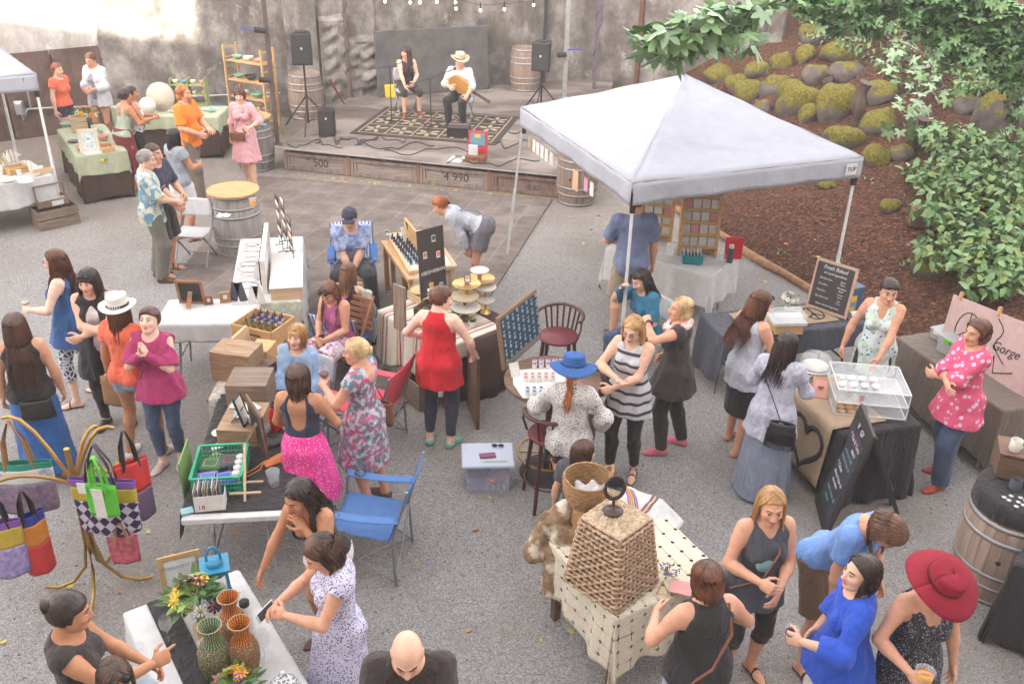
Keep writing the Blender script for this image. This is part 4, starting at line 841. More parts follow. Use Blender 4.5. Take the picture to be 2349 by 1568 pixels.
P['guitarist']=person((1056,128),1.76,168,'guitarist in straw hat and white shirt seated on the stage',male=True,sit=.46,z0=.42,head=(35,8,0),lean=10,hair=('crop','brown',0),wear=(top(WH,sleeve=1.35,hem=-.05,loose=.012),tr(CB,wide=.012),sho(LTB)),hands={'R':(.13,.26,.24),'L':(-.22,.36,.14)},hp={'L':'g','R':'g'},feet=((-.12,.38,0),(.14,.44,0)),skin='a')
hat(P['guitarist'],'cow',plain('straw',(.60,.50,.36),.8),LTH)
P['cap_seated']=person((800,484),1.80,190,'young man in navy cap and tie dye T-shirt seated on a lawn chair',male=True,sit=.44,head=(-8,12,0),lean=14,hair=('crop','brown',0),wear=(top(TIE,sleeve=.8,hem=-.06,loose=.014),tr(cl('black_trousers',(.035,.035,.045)),wide=.02),sho(LTB)),hands={'L':(.06,.38,-.05),'R':(.0,.40,-.03)},hp={'L':'g','R':'g'},feet=((-.22,.48,0),(.24,.50,0)),skin='a')
hat(P['cap_seated'],'cap',NAVY)
P['woman_back_seated']=person((800,604),1.62,345,'brown haired woman in black tank seated with her back to us in a striped chair',sit=.40,hair=('long','lbrown',.20),lean=5,wear=(top(CB,sleeve=0,back=.06,hem=-.04),tr(JD)),hands={'L':(-.05,.2,.40),'R':(.12,.3,.1)},skin='b',head=(8,16,0),feet=((-.1,.42,0),(.12,.45,0)))
P['mauve']=person((745,658),1.66,148,'woman in mauve tank and floral skirt seated looking at her phone',sit=.44,hair=('long','lbrown',.22),wave=.006,head=(10,32,0),lean=8,wear=(top(MAUV,sleeve=0,scoop=.05,hem=-.03),('trousers',FLSK,dict(len=1.0,wide=.05))),hands={'L':(-.03,.28,.14),'R':(.06,.28,.14)},feet=((-.1,.44,0),(.1,.46,0)),skin='b')
sunglasses(P['mauve'])
P['blonde_denim']=person((680,747),1.66,160,'smiling blonde woman in light denim shirt seated at the wood block bench',sit=.46,hair=('bob','blonde',.14),wave=.008,fringe=True,head=(8,-8,0),wear=(top(WH,sleeve=0,t=.008,hem=-.02),top(DENSH,sleeve=1.45,open=1,hem=-.08,loose=.018,t=.02),tr(JD)),hands={'L':(-.13,.28,.08),'R':(.05,.34,.02)},feet=((-.1,.44,0),(.1,.46,0)),skin='a')
P['bending_white']=person((1000,455),1.66,92,'woman in white sweater bending over the soap table',lean=66,follow=.15,head=(0,18,0),hair=('up','red',0),wear=(top(WG,sleeve=1.75,hem=-.05,loose=.01,neck=.075),('shorts',cl('grey_shorts',(.17,.17,.20)),dict(len=.55,wide=.045,t=.02)),san(SHB)),hands={'L':(-.10,.38,.02),'R':(.1,.36,.0)},elb={'L':(-.3,0,-1),'R':(.3,0,-1)},hy=-.10,skin='b',straps=[(((-.12,-.04,.46),(-.02,-.13,.34),(.10,-.14,.16),(.16,-.08,-.02)),STEEL,.012)])
P['red_tank']=person((1018,660),1.68,345,'woman in red racerback tank and rolled jeans seen from behind',fat=1.2,hair=('pony','chest',.05),head=(-45,12,0),wear=(top(RED,sleeve=0,hem=-.24,flare=.06,hole=.105),tr(JD,len=1.86),sho(SHG,hi=.04)),hands={'L':(-.30,.22,.12),'R':(.28,.18,.02)},elb={'R':(1,-.5,-.3)},feet=((-.1,.0,0),(.12,.0,0)),skin='e')
P['bun_floral']=person((812,780),1.66,75,'blonde woman with low bun in floral dress holding red wine',fat=1.15,hair=('up','lblonde',0),head=(15,5,0),wear=(top(FLDR,sleeve=.30,hem=.0,back=.05),sk(FLDR,hem=.50,r=.27,waist=.13,folds=7),sho(SHB,hi=.05)),hands={'L':(-.10,.30,.30),'R':(.10,.22,.12)},hp={'L':'g'},feet=((-.1,.0,0),(.14,-.06,0)),straps=[(((-.13,.03,.48),(-.04,-.13,.38),(.1,-.14,.15),(.2,-.06,-.05)),LTH,.007)],skin='b')
P['pink_skirt']=person((682,838),1.66,355,'long haired woman in navy scoop back top and hot pink skirt seen from behind',hair=('long','brown',.13),wear=(top(NAVY,sleeve=0,back=.22,bw=1.05,hem=.10,hole=.095,neck=.10),sk(PSK,hem=.46,r=.26,waist=.15,folds=9,fold=.014),sho(SHW,hi=.04)),hands={'L':(-.14,.22,.05),'R':(.2,.26,.1)},feet=((-.06,.08,0),(.16,-.06,0)),skin='c')
P['curly_reach']=person((672,1117),1.64,150,'curly haired woman in black strappy top reaching to the striped vases table',lean=18,hair=('long','dark',.26),wave=.014,vol=1.25,head=(-6,14,0),wear=(top(CB,sleeve=0,scoop=.16,sw=.10,neck=.12,hole=.10,hem=.02),sh(WH,len=.3,wide=.015),sho(SHB,hi=.05)),hands={'R':(.26,.42,.08),'L':(-.06,.13,.44)},elb={'L':(-1,.1,-1)},skin='c')
P['phone_dress']=person((712,1247),1.66,115,'brown haired woman in white and navy patterned dress looking at her phone',head=(5,32,0),hair=('long','brown',.15),wave=.006,vol=1.25,wear=(top(NAVW,sleeve=.18,hem=.0,loose=.012),sk(NAVW,hem=.50,r=.24,waist=.14,folds=5),sho(SHB)),hands={'L':(-.06,.34,.26),'R':(.08,.36,.24)},hp={'L':'g','R':'r'},skin='b')
P['bald']=person((932,1486),1.74,185,'bald man in black T-shirt with hands at his mouth',male=True,fat=1.0,hair=('bald','brown',0),head=(0,30,0),wear=(top(CBR,sleeve=.85,hem=-.1,loose=.016),tr(JD)),hands={'L':(-.03,.24,.46),'R':(.03,.24,.46)},hp={'L':'g','R':'g'},elb={'L':(-.6,.3,-1),'R':(.6,.3,-1)},skin='a')
P['bun_point']=person((160,1368),1.70,285,'woman with hair bun in black top pointing across the vases table',hair=('bun','dark',0),head=(10,10,0),wear=(top(CBR,sleeve=.05,hem=-.1,neck=.10),tr(JD)),hands={'R':(.12,.42,.30),'L':(-.08,.34,.12)},hp={'R':'p'},skin='c')
P['shades_woman']=person((262,1535),1.55,200,'brown haired woman with sunglasses on her head at the bottom edge',hair=('long','brown',.2),head=(20,15,0),wear=(top(GT_,sleeve=.5),tr(JD)),skin='c')
sunglasses(P['shades_woman'])
P['blue_hat']=person((1318,822),1.66,352,'red haired woman in blue sun hat and white lace blouse from behind',fat=1.08,sit=.72,hair=('pony','ginger',.36),wave=.012,vol=1.2,head=(-5,12,0),wear=(top(LACE,sleeve=1.7,hem=-.12,loose=.03,flare=.04,neck=.07,t=.014),tr(cl('wine_trousers',(.10,.035,.05)))),hands={'L':(-.22,.30,.18),'R':(.26,.18,.05)},feet=((-.12,.35,.25),(.14,.35,.25)),skin='a')
hat(P['blue_hat'],'sun',plain('felt_blue',(.035,.11,.32),.9),plain('felt_band',(.025,.08,.25),.9))
P['child']=person((1345,1014),1.55,330,'brown haired girl sitting low behind the round basket',sit=.30,feet=((-.1,.40,0),(.12,.42,0)),hair=('bob','brown',.15),vol=1.25,head=(-30,10,0),wear=(top(CHAR,sleeve=.5),sh(JN,len=.5)),skin='a')
P['striped']=person((1450,735),1.68,150,'blonde woman with glasses in striped grey tank and black jeans',hair=('long','blonde',.30),head=(0,18,0),wear=(top(STR,sleeve=0,hem=-.24,flare=.08,scoop=.05,hlow=.15),tr(CB,len=1.86),san(SHB)),feet=((-.10,.0,0),(.10,.12,0)),skin='a',hands={'L':(.07,.23,.10),'R':(.02,.26,.22)},elb={'L':(-1,.2,-.6),'R':(1,.2,-.5)},palm={'L':(0,-1,0),'R':(0,-.3,1)})
glasses(P['striped'])
P['teal_seated']=person((1464,624),1.66,120,'curly dark haired woman in teal top seated by the tent pole, hand raised',sit=.45,hair=('long','dark',.24),wave=.010,head=(0,16,8),lean=8,wear=(top(TEAL,sleeve=.85,hem=-.06,loose=.012),tr(JN),san(SHB)),hands={'R':(.10,.24,.58),'L':(-.10,.26,.12)},elb={'R':(.5,.9,-.4)},feet=((-.1,.44,0),(.08,.52,0)),skin='a')
sunglasses(P['teal_seated'])
P['scarf']=person((1566,685),1.64,75,'woman in black tunic and pink scarf drinking from a wine glass',fat=1.15,hair=('bob','lblonde',.10),head=(20,-5,0),wear=(top(CBR,sleeve=.12,hem=-.22,flare=.12),tr(CBR,wide=.01),('scarf',SCF),sho(SHP,hi=.04)),hands={'R':(.20,.12,.04),'L':(-.10,.30,.50)},hp={'L':'g','R':'o'},elb={'R':(1,-1,.1),'L':(-1,.4,-.3)},feet=((-.12,.08,0),(.12,-.10,0)),skin='b')
P['tent_man']=person((1462,440),1.84,4,'man in slate blue T-shirt and khaki shorts behind the tent pole',male=True,fat=1.12,hair=('crop','lbrown',0),head=(-15,15,0),wear=(top(STEEL,sleeve=.8,hem=-.12,flare=.02,loose=.016),sh(KH,len=.95,wide=.05),sho(SHB)),hands={'L':(-.15,.28,.12),'R':(.25,.05,-.08)},feet=((-.14,.05,0),(.12,0,0)),skin='b')
P['long_hair_skirt']=person((1756,672),1.70,300,'woman with long auburn hair in pale sleeveless top and black pencil skirt',hair=('long','chest',.34),head=(-14,16,0),wear=(top(WG,sleeve=0,hem=-.20,flare=.06),sk(CB,hem=.42,r=.19,waist=.02,folds=2,fold=.003),san(SND)),hands={'R':(.14,.28,.08),'L':(-.04,.28,.08)},feet=((-.15,.10,0),(.12,-.04,0)),straps=[(((-.12,-.02,.50),(-.06,.14,.38),(.06,.17,.2),(.20,.05,0)),LTH,.006)],skin='b')
sunglasses(P['long_hair_skirt'])
P['knit_skirt']=person((1812,766),1.66,328,'dark haired woman in lavender knit top and long grey skirt',fat=1.12,hair=('long','dark',.26),head=(-20,8,0),wear=(top(KNIT,sleeve=1.05,hem=-.24,flare=.08,loose=.014),('skirt',GREYSK,dict(hem=.03,r=.27,waist=.0,folds=7,fold=.012))),hands={'R':(.12,.30,.15),'L':(-.16,.28,.1)},straps=[(((-.11,-.03,.50),(-.08,-.14,.36),(.02,-.16,.2),(.12,-.18,.02)),LTB,.007)],skin='b')
P['vendor_aqua']=person((2045,646),1.68,150,'dark haired vendor in aqua floral tank reaching over the pastry case',hair=('up','dark',0),head=(22,5,0),lean=6,wear=(top(AQUA,sleeve=0,scoop=.10,hem=-.28,flare=.07),tr(CB)),hands={'L':(-.08,.36,.04),'R':(.30,.10,-.02)},hp={'L':'o'},skin='b')
sunglasses(P['vendor_aqua'])
P['pink_tunic']=person((2246,738),1.70,98,'curly haired woman in pink patterned tunic with folded arms',fat=1.1,hair=('bob','chest',.08),wave=.012,vol=1.5,head=(8,4,0),wear=(top(PNKT,sleeve=1.35,hem=-.22,flare=.10,loose=.02),tr(JN,wide=.03),sho(SHR,hi=.045)),feet=((-.12,.10,0),(.12,-.08,0)),skin='b',**CR)
P['grey_tank']=person((1776,1133),1.66,188,'smiling blonde woman in grey tank and black capri leggings',fat=1.16,hair=('long','blonde',.26),head=(-10,6,0),wear=(top(CHAR,sleeve=0,scoop=.05,hem=-.16,flare=.05),tr(CB,len=1.25),flp(LTB)),hands={'R':(.10,.26,.20),'L':(-.04,.26,.10)},straps=[(((-.11,-.02,.50),(-.05,.16,.34),(.06,.20,.16),(.22,.08,.0)),LTH,.009)],skin='b')
P['black_back']=person((1622,1292),1.66,18,'brown haired woman in black tank seen from behind with a tan shoulder bag',fat=1.28,hair=('bob','chest',.13),vol=1.2,head=(0,10,0),wear=(top(CB,sleeve=0,hem=-.08,flare=.02,hole=.085,t=.015),sh(JL,len=.5,wide=.01)),hands={'L':(-.18,.26,.22),'R':(.22,.24,.2)},straps=[(((.12,-.04,.50),(.10,-.15,.36),(-.02,-.19,.15),(-.22,-.12,-.08)),LTH,.012)],skin='b')
P['blue_bend']=person((2072,1226),1.72,215,'person in light blue T-shirt bending forward with wavy hair',lean=32,follow=.5,head=(0,50,0),hair=('bob','lbrown',.20),wave=.008,vol=1.35,wear=(top(SKYB,sleeve=.6,hem=-.06,loose=.014,neck=.10),('shorts',BRN,dict(len=.85,wide=.045)),flp(LTB)),hands={'L':(-.26,.30,.05),'R':(.18,.30,-.02)},elb={'L':(-.3,0,-1),'R':(.3,0,-1)},hy=-.10,skin='b')
P['cobalt']=person((1985,1282),1.64,85,'woman with dark wavy hair in bright cobalt blouse holding dark wine',fat=1.15,hair=('bob','dark',.16),wave=.012,vol=1.3,head=(15,-5,0),wear=(top(ROYAL,sleeve=1.5,hem=-.14,flare=.12,loose=.03),tr(WH,wide=.01)),hands={'L':(-.16,.32,.20),'R':(.16,.14,.02)},hp={'L':'g'},elb={'R':(1,-.9,-.4)},skin='a')
P['red_hat']=person((2182,1326),1.66,188,'tattooed woman in burgundy hat and black white dress holding a beer',fat=1.05,hair=('pony','lblonde',.1),head=(12,24,0),wear=(top(BW,sleeve=0,neck=.13,hole=.105,hem=.05,scoop=.08,sw=.1),sk(BW,hem=.35,r=.24,waist=.13,folds=6)),hands={'R':(.20,.28,.18),'L':(-.28,.05,-.1)},hp={'R':'g'},straps=[(((.12,-.02,.50),(.11,.15,.36),(.14,.17,.2),(.22,.10,0)),LTB,.016)],skin='b')
hat(P['red_hat'],'flop',plain('felt_red',(.27,.012,.03),.9),plain('felt_red_band',(.18,.01,.02),.9))
ORD=('first','second','third','fourth','fifth','sixth','seventh','eighth','ninth')
q=P['grey_tank'];mb=MB();mb.lathe([(.001,0),(.058,0),(.058,.003),(.001,.003)],26,0,T(q['X'](.03,.135,.24)*q['S'],rx=R(-82)),cap=False);mb.build('printed_logo',plain('mint',(.30,.62,.55),.8),q['body'])
PINE=wood('pine',(.62,.40,.19),(.42,.24,.10));PINEL=wood('pine_light',(.68,.52,.34),(.50,.35,.21));OAK=wood('oak_dark',(.20,.12,.075),(.09,.05,.032));OLDW=wood('old_wood',(.27,.20,.15),(.13,.09,.065));DKW=wood('mahogany',(.095,.034,.025),(.045,.017,.013),rough=.35)
PLW=plain('plastic_white',(.62,.62,.63),.5);CWH=plain('cloth_table_white',(.60,.60,.60),.9,bscale=5,bump=.3);CER=plain('ceramic_cream',(.66,.63,.57),.35);CGR=plain('ceramic_green',(.20,.42,.32),.35);CBL=plain('ceramic_blue',(.15,.32,.42),.35);CDK=plain('ceramic_dark',(.05,.045,.045),.4);CPK=plain('ceramic_pink',(.62,.32,.25),.4)
GLS=glassy('clear_glass',(.75,.8,.82),.22);AMB=plain('amber_glass',(.06,.045,.01),.15);BLU=plain('blue_glass',(.02,.03,.22),.15);BEER=plain('beer',(.80,.36,.03),.2);WINE=plain('wine_red',(.12,.005,.01),.1);CARD=plain('card_white',(.70,.69,.66),.7);GOLD=mat('gold',(.65,.42,.16),.3,metal=.6,bump=.05);PINKC=plain('pink_paper',(.70,.34,.33),.8)
LEAFG=plain('leaf_green',(.08,.17,.05),.6);LEAFL=plain('leaf_lime',(.26,.38,.08),.6);KRAFT=plain('kraft',(.40,.30,.20),.85);INK=plain('ink',(.035,.032,.032),.7);CHALK=plain('chalk',(.66,.68,.70),.9);SLATE=plain('slate',(.045,.042,.042),.7)
def edge(p0,p1,z,W=None,side=1):
 a,b=G(*p0,z),G(*p1,z);d=(b-a);L=d.length;return a,b,math.atan2(d.y,d.x),L
def frame_at(p0,p1,z):a,b,yaw,L=edge(p0,p1,z);return Matrix.Translation(a)@Matrix.Rotation(yaw,4,'Z'),L
def table(p0,p1,Wd,z,label,top=PLW,legm=M_PG,L=None,th=.04,leg='fold',side=1,inset=.12):
 "edge p0->p1 seen in the photo, depth Wd to its left (side=1)"
 a,b,yaw,l=edge(p0,p1,z);L=L or l;d=Vector((math.cos(yaw),math.sin(yaw),0));n=Vector((-d.y,d.x,0))*side
 c=a+d*L/2+n*Wd/2;t=thing('table',(c.x,c.y,0),yaw,label,'table');mb=MB();mb.box((0,0,z-th/2-.004),(L,Wd,th));mb.build('tabletop',top,t,bev=.008)
 for sx in(-1,1):
  if leg=='fold':
   x=sx*(L/2-inset*1.6);mb=MB()
   for sy in(-1,1):mb.tube([(x+sx*.05,sy*(Wd/2-.06),0),(x,sy*(Wd/2-.10),z*.6),(x-sx*.03,sy*(Wd/2-.16),z-th-.006)],.014,6)
   mb.tube([(x+sx*.02,-(Wd/2-.09),z*.38),(x+sx*.02,Wd/2-.09,z*.38)],.012,6);mb.build('leg_frame',legm,t)
  else:
   for sy in(-1,1):mb=MB();mb.box((sx*(L/2-.05),sy*(Wd/2-.05),(z-th)/2-.004),(.06,.06,z-th-.004));mb.build('leg',legm,t,bev=.004)
 if leg!='fold':mb=MB();mb.box((0,0,z-th-.055),(L-.09,Wd-.09,.09));mb.build('apron',legm,t)
 t['_z']=z;return t,L,Wd,c,yaw
def cloth(tb,m,drop,label,name='tablecloth',fold=.022,nf=14,sides=(1,1,1,1),flare=.10,seed=1,x0=-1,x1=1,y0=-1,y1=1,over=.012,cat='tablecloth',uneven=.03,lift=.004):
 "cloth over the table (part x0..x1, y0..y1 of its half sizes); sides = how much hangs at -x +x -y +y"
 t,L,Wd,c,yaw=tb;z=t['_z'];ax0,ax1,ay0,ay1=x0*L/2,x1*L/2,y0*Wd/2,y1*Wd/2
 ds=[drop*s for s in sides];step=.022;xs=np.arange(ax0-ds[0],ax1+ds[1]+step*.5,step);ys=np.arange(ay0-ds[2],ay1+ds[3]+step*.5,step);mb=MB();nx,ny=len(xs)-1,len(ys)-1
 def fn(a,b):
  x=xs[int(round(a*nx))];y=ys[int(round(b*ny))];dx=max(ax0-x,0,x-ax1);dy=max(ay0-y,0,y-ay1);sx=-1 if x<ax0 else 1;sy=-1 if y<ay0 else 1
  dr=math.hypot(dx,dy);
  if dr<=1e-6:return(x,y,z+lift+.0015*noisy(x*9,y*9))
  q=min(1,dr/max(drop,.01));s=x if dy>dx else y;w=fold*q*(math.sin(nf*s*1.0+seed+1.3*math.sin(nf*.37*s))+.4*math.sin(nf*2.3*s+seed*2))
  o=over+flare*dr*.35+w*.8+fold*.5*q;px=min(max(x,ax0),ax1);py=min(max(y,ay0),ay1);ux,uy=(dx*sx/dr,dy*sy/dr)
  return(px+ux*o,py+uy*o,z+lift+.003-dr*(1-uneven*math.sin(s*7+seed))*.985+(over*.3 if dr<.03 else 0))
 mb.grid(fn,nx,ny);o=mb.build(name,m,None,(c.x,c.y,0),solid=.004,rz=yaw);z_=[v.co.z for v in o.data.vertices]
 for v in o.data.vertices:v.co.z=max(v.co.z,.008)
 return tag(o,label,cat)
def on(tb,fx,fy,dz=0):t,L,Wd,c,yaw=tb;v=Matrix.Rotation(yaw,4,'Z')@Vector((fx*L/2,fy*Wd/2,0));return(c.x+v.x,c.y+v.y,t['_z']+.006+dz)
def A(uv,z):p=G(uv[0],uv[1],z);return(p.x,p.y,z)
def one(name,mb,mats,loc,label,cat,rz=0,group=None,**k):return tag(mb.build(name,mats,None,loc,rz=rz,**k),label,cat,group)
def bowl(loc,r,h,m,label,cat='bowl',group=None,n=24):
 mb=MB();mb.lathe([(r*.45,0),(r*.5,.006),(r*.85,h*.5),(r,h),(r*.95,h),(r*.8,h*.55),(.001,h*.18)],n,cap=False);return one('bowl',mb,m,loc,label,cat,group=group)
def plate(loc,r,m,label,group=None):mb=MB();mb.lathe([(r*.6,0),(r*.65,.004),(r,.018),(r*.98,.022),(r*.6,.010),(.001,.008)],28,cap=False);return one('plate',mb,m,loc,label,'plate',group=group)
def cyl_thing(name,loc,prof,m,label,cat,group=None,n=20,parts=()):
 if not parts:mb=MB();mb.lathe(prof,n);return one(name,mb,m,loc,label,cat,group=group)
 t=thing(name,loc,0,label,cat,group);mb=MB();mb.lathe(prof,n);mb.build('body',m,t)
 for pn,pp,pm in parts:mb=MB();mb.lathe(pp,n);mb.build(pn,pm,t)
 return t
def frame_sign(loc,w,h,rz,tilt,fm,pm,label,cat='sign',fw=.03,name='framed_sign',rev=False,dep=.02,roll=0,stand=True):
 "upright framed panel, bottom centre at loc, facing local -y, leaning back by tilt"
 t=thing(name,loc,rz,label,cat);M=Matrix.Rotation(-tilt,4,'X')@Matrix.Rotation(roll,4,'Y');mb=MB()
 for s in(-1,1):mb.box((s*(w/2-fw/2),0,h/2),(fw,dep,h),0,M);mb.box((0,0,h/2+s*(h/2-fw/2)),(w-2*fw-.001,dep,fw),0,M)
 mb.build('frame',fm,t,bev=.003);mb=MB();mb.box((0,.002,h/2),(w-2*fw+.004,dep*.5,h-2*fw+.004),0,M);mb.build('panel',pm,t)
 if stand:mb=MB();mb.bar((0,.012,h*.62),(0,.012+h*.38+math.sin(tilt)*h*.3,.004),.05,.006,0,None);mb.build('easel_back',fm if not rev else pm,t)
 t['_d']=dep*.25;return t,M
def crate(loc,w,d,h,rz,m,label,slats=3,th=.014,cat='crate',name='crate',M0=None):
 t=thing(name,loc,rz,label,cat);mb=MB();sh_=h/slats
 for sy in(-1,1):
  mb=MB()
  for k in range(slats):mb.box((0,sy*(d/2-th/2),sh_*(k+.5)),(w,th,sh_*.88))
  mb.build('side_slats',m,t,bev=.002)
 for sx in(-1,1):mb=MB();mb.box((sx*(w/2-th/2-.002),0,h/2),(th,d-2*th-.003,h));mb.build('end_board',m,t,bev=.002)
 mb=MB();mb.box((0,0,th/2),(w-2*th-.008,d-2*th-.006,th));mb.build('base',m,t);return t
def wineglass(loc,label,fill=None,group=None,s=1.0,tilt=0):
 t=thing('wine_glass',loc,0,label,'wine glass',group);t.rotation_euler.x=tilt;mb=MB();mb.lathe([(.032*s,0),(.03*s,.003),(.004,.006),(.0035,.075*s),(.010*s,.082*s),(.034*s,.115*s),(.038*s,.145*s),(.030*s,.19*s)],18,cap=False);mb.build('bowl_and_stem',GLS,t)
 if fill:mb=MB();mb.lathe([(.008*s,.084*s),(.032*s,.114*s),(.0355*s,.132*s),(.001,.133*s)],16,cap=False);mb.build('wine',fill,t)
 return t
def cup(loc,label,fill=None,s=1.0,group=None):
 t=thing('plastic_cup',loc,0,label,'cup',group);mb=MB();mb.lathe([(.03*s,0),(.044*s,.11*s),(.046*s,.112*s),(.042*s,.11*s),(.028*s,.004)],20,cap=False);mb.build('cup_wall',GLS,t)
 if fill:mb=MB();mb.lathe([(.028*s,.004),(.040*s,.085*s),(.001,.086*s)],18,cap=False);mb.build('drink',fill,t)
 return t
def leafquad(mb,p,l,w,rz,rx,m,ry=0):
 M=T(p,rz,rx,ry);mb.add([(0,0,0),(w*.5,l*.4,l*.06),(w*.3,l*.78,l*.03),(0,l,0),(-w*.3,l*.78,l*.03),(-w*.5,l*.4,l*.06),(0,l*.45,-l*.03)],[(0,1,6),(1,2,6),(2,3,6),(3,4,6),(4,5,6),(5,0,6)],m,M,False)
def bouquet(loc,label,vm,rad,cols,seed=1,vh=.16,vr=.05,n=16,daisy=False,leaves=50):
 r=random.Random(seed);t=thing('flower_arrangement',loc,0,label,'flowers');mb=MB();mb.lathe([(vr*.8,0),(vr,vh*.4),(vr*.8,vh),(vr*.75,vh),(vr*.9,vh*.4),(vr*.7,.01)],18,cap=False);mb.build('vase',vm,t)
 mb=MB()
 for i in range(leaves):
  a,e=r.random()*6.3,r.uniform(0,1.3);d=Vector((math.cos(a)*math.cos(e),math.sin(a)*math.cos(e),math.sin(e)*.8));p=Vector((0,0,vh*1.05))+d*rad*r.uniform(.3,.95);leafquad(mb,p,rad*r.uniform(.3,.6),rad*.22,a-1.57,r.uniform(-.3,.8),r.choice((0,0,1)))
 mb.build('foliage',[LEAFG,LEAFL],t)
 for i in range(n):
  a,e=i*2.4,.25+1.2*((i*.618)%1);d=Vector((math.cos(a)*math.cos(e),math.sin(a)*math.cos(e),math.sin(e)*.85));p=Vector((0,0,vh*1.05))+d*rad*r.uniform(.85,1.1);fr=rad*r.uniform(.20,.32);mb=MB();q=d.to_track_quat('Z','Y').to_matrix().to_4x4();M=Matrix.Translation(p)@q;np_=12 if daisy else 9
  mb.tube([p*.95,Vector((0,0,vh*.4))],.002,4,2)
  for k in range(np_):b=k*6.283/np_;mb.poly([(math.cos(b-.12)*fr*.25,math.sin(b-.12)*fr*.25),(math.cos(b-.22)*fr*.8,math.sin(b-.22)*fr*.8),(math.cos(b)*fr,math.sin(b)*fr),(math.cos(b+.22)*fr*.8,math.sin(b+.22)*fr*.8),(math.cos(b+.12)*fr*.25,math.sin(b+.12)*fr*.25)],.002,0,M@T((0,0,0),0,.25*(k%3-1)*.5))
  mb.ball((0,0,.004),fr*.28,1,M,8,(1,1,.6));c=cols[i%len(cols)];mb.build('flower',[c[0],c[1],LEAFG],t)
 return t
FY=plain('petal_yellow',(.85,.55,.04),.6);FW=plain('petal_white',(.80,.79,.76),.6);FC=plain('petal_center',(.45,.25,.02),.7);FM=plain('petal_maroon',(.10,.01,.03),.6);FO=plain('petal_orange',(.85,.32,.02),.6);FP=plain('petal_violet',(.32,.15,.50),.6);FK=plain('petal_pink',(.70,.12,.28),.6)
def barrel(loc,label,h=.92,r=.29,rb=.345,top=None,m=None,hoops=None,name='wine_barrel',rz=0,open_top=False):
 t=thing(name,loc,rz,label,'barrel');m=m or mat('barrel_oak',(.33,.25,.20),.75,col2=(.17,.12,.09),kind='wood',stretch=(7,7,.7),scale=2.5,bump=.4,lo=.3,hi=.7);hm=hoops or mat('hoop',(.40,.40,.42),.5,metal=.5,bump=.3)
 rr=lambda q:r+(rb-r)*(1-(2*q-1)**2);mb=MB();n=28
 for k in range(n):
  a0,a1=k*6.283/n+.006,(k+1)*6.283/n-.006;vs=[];
  for i in range(9):q=i/8;R_=rr(q);vs+=[(math.cos(a0)*R_,math.sin(a0)*R_,q*h),(math.cos(a1)*R_,math.sin(a1)*R_,q*h)]
  mb.add(vs,[(2*i,2*i+1,2*i+3,2*i+2)for i in range(8)],0,None,True)
 mb.lathe([(rr(i/8)-.006,i/8*h)for i in range(9)],28,0,None,cap=False);mb.lathe([(r-.03,h-.02),(.001,h-.02)],28,0,None,cap=False);mb.lathe([(r+.002,h),(r-.03,h),(r-.03,h-.04)],28,cap=False);mb.build('staves',m,t)
 for q in(.03,.20,.33,.67,.80,.97):
  mb=MB();w=.018;mb.lathe([(rr(q-w)+.001,(q-w)*h),(rr(q-w)+.005,(q-w)*h),(rr(q+w)+.005,(q+w)*h),(rr(q+w)+.001,(q+w)*h)],28,cap=False);mb.build('hoop',hm,t)
 if top:mb=MB();mb.cyl((0,0,h+.002),top,.028,n=40);mb.build('round_top',PINE,t,bev=.005)
 else:mb=MB();mb.ball((rb-.003,0,h/2),.022,0,None,10,(.4,1,1));mb.build('bung',INK,t)
 return t
def fold_chair(loc,rz,label):
 t=thing('folding_chair',loc,rz,label,'chair','white plastic folding chairs');mb=MB()
 mb.grid(lambda a,b:((a-.5)*.44,(b-.5)*.42,.45-.025*math.cos((b-.35)*2.4)+.01*abs(2*a-1)**3),10,10);mb.build('seat',PLW,t,solid=.022)
 mb=MB();mb.grid(lambda a,b:((a-.5)*(.44-.05*b*b),-.22-.05*b-.03*(1-(2*a-1)**2),.60+.24*b),10,8);mb.build('backrest',PLW,t,solid=.018)
 for s in(-1,1):
  mb=MB();mb.tube([(s*.225,.24,0),(s*.225,-.18,.55),(s*.225,-.27,.80)],.012,8);mb.build('leg',mat('chair_steel',(.30,.31,.33),.4,metal=.6,bump=.05),t);mb=MB();mb.tube([(s*.205,-.26,0),(s*.205,.14,.42)],.012,8);mb.build('leg',MATS['chair_steel'],t)
 mb=MB();mb.tube([(-.22,.20,.05),(.22,.20,.05)],.008,6);mb.build('stretcher',MATS['chair_steel'],t);mb=MB();mb.tube([(-.20,-.24,.05),(.20,-.24,.05)],.008,6);mb.build('stretcher',MATS['chair_steel'],t);return t
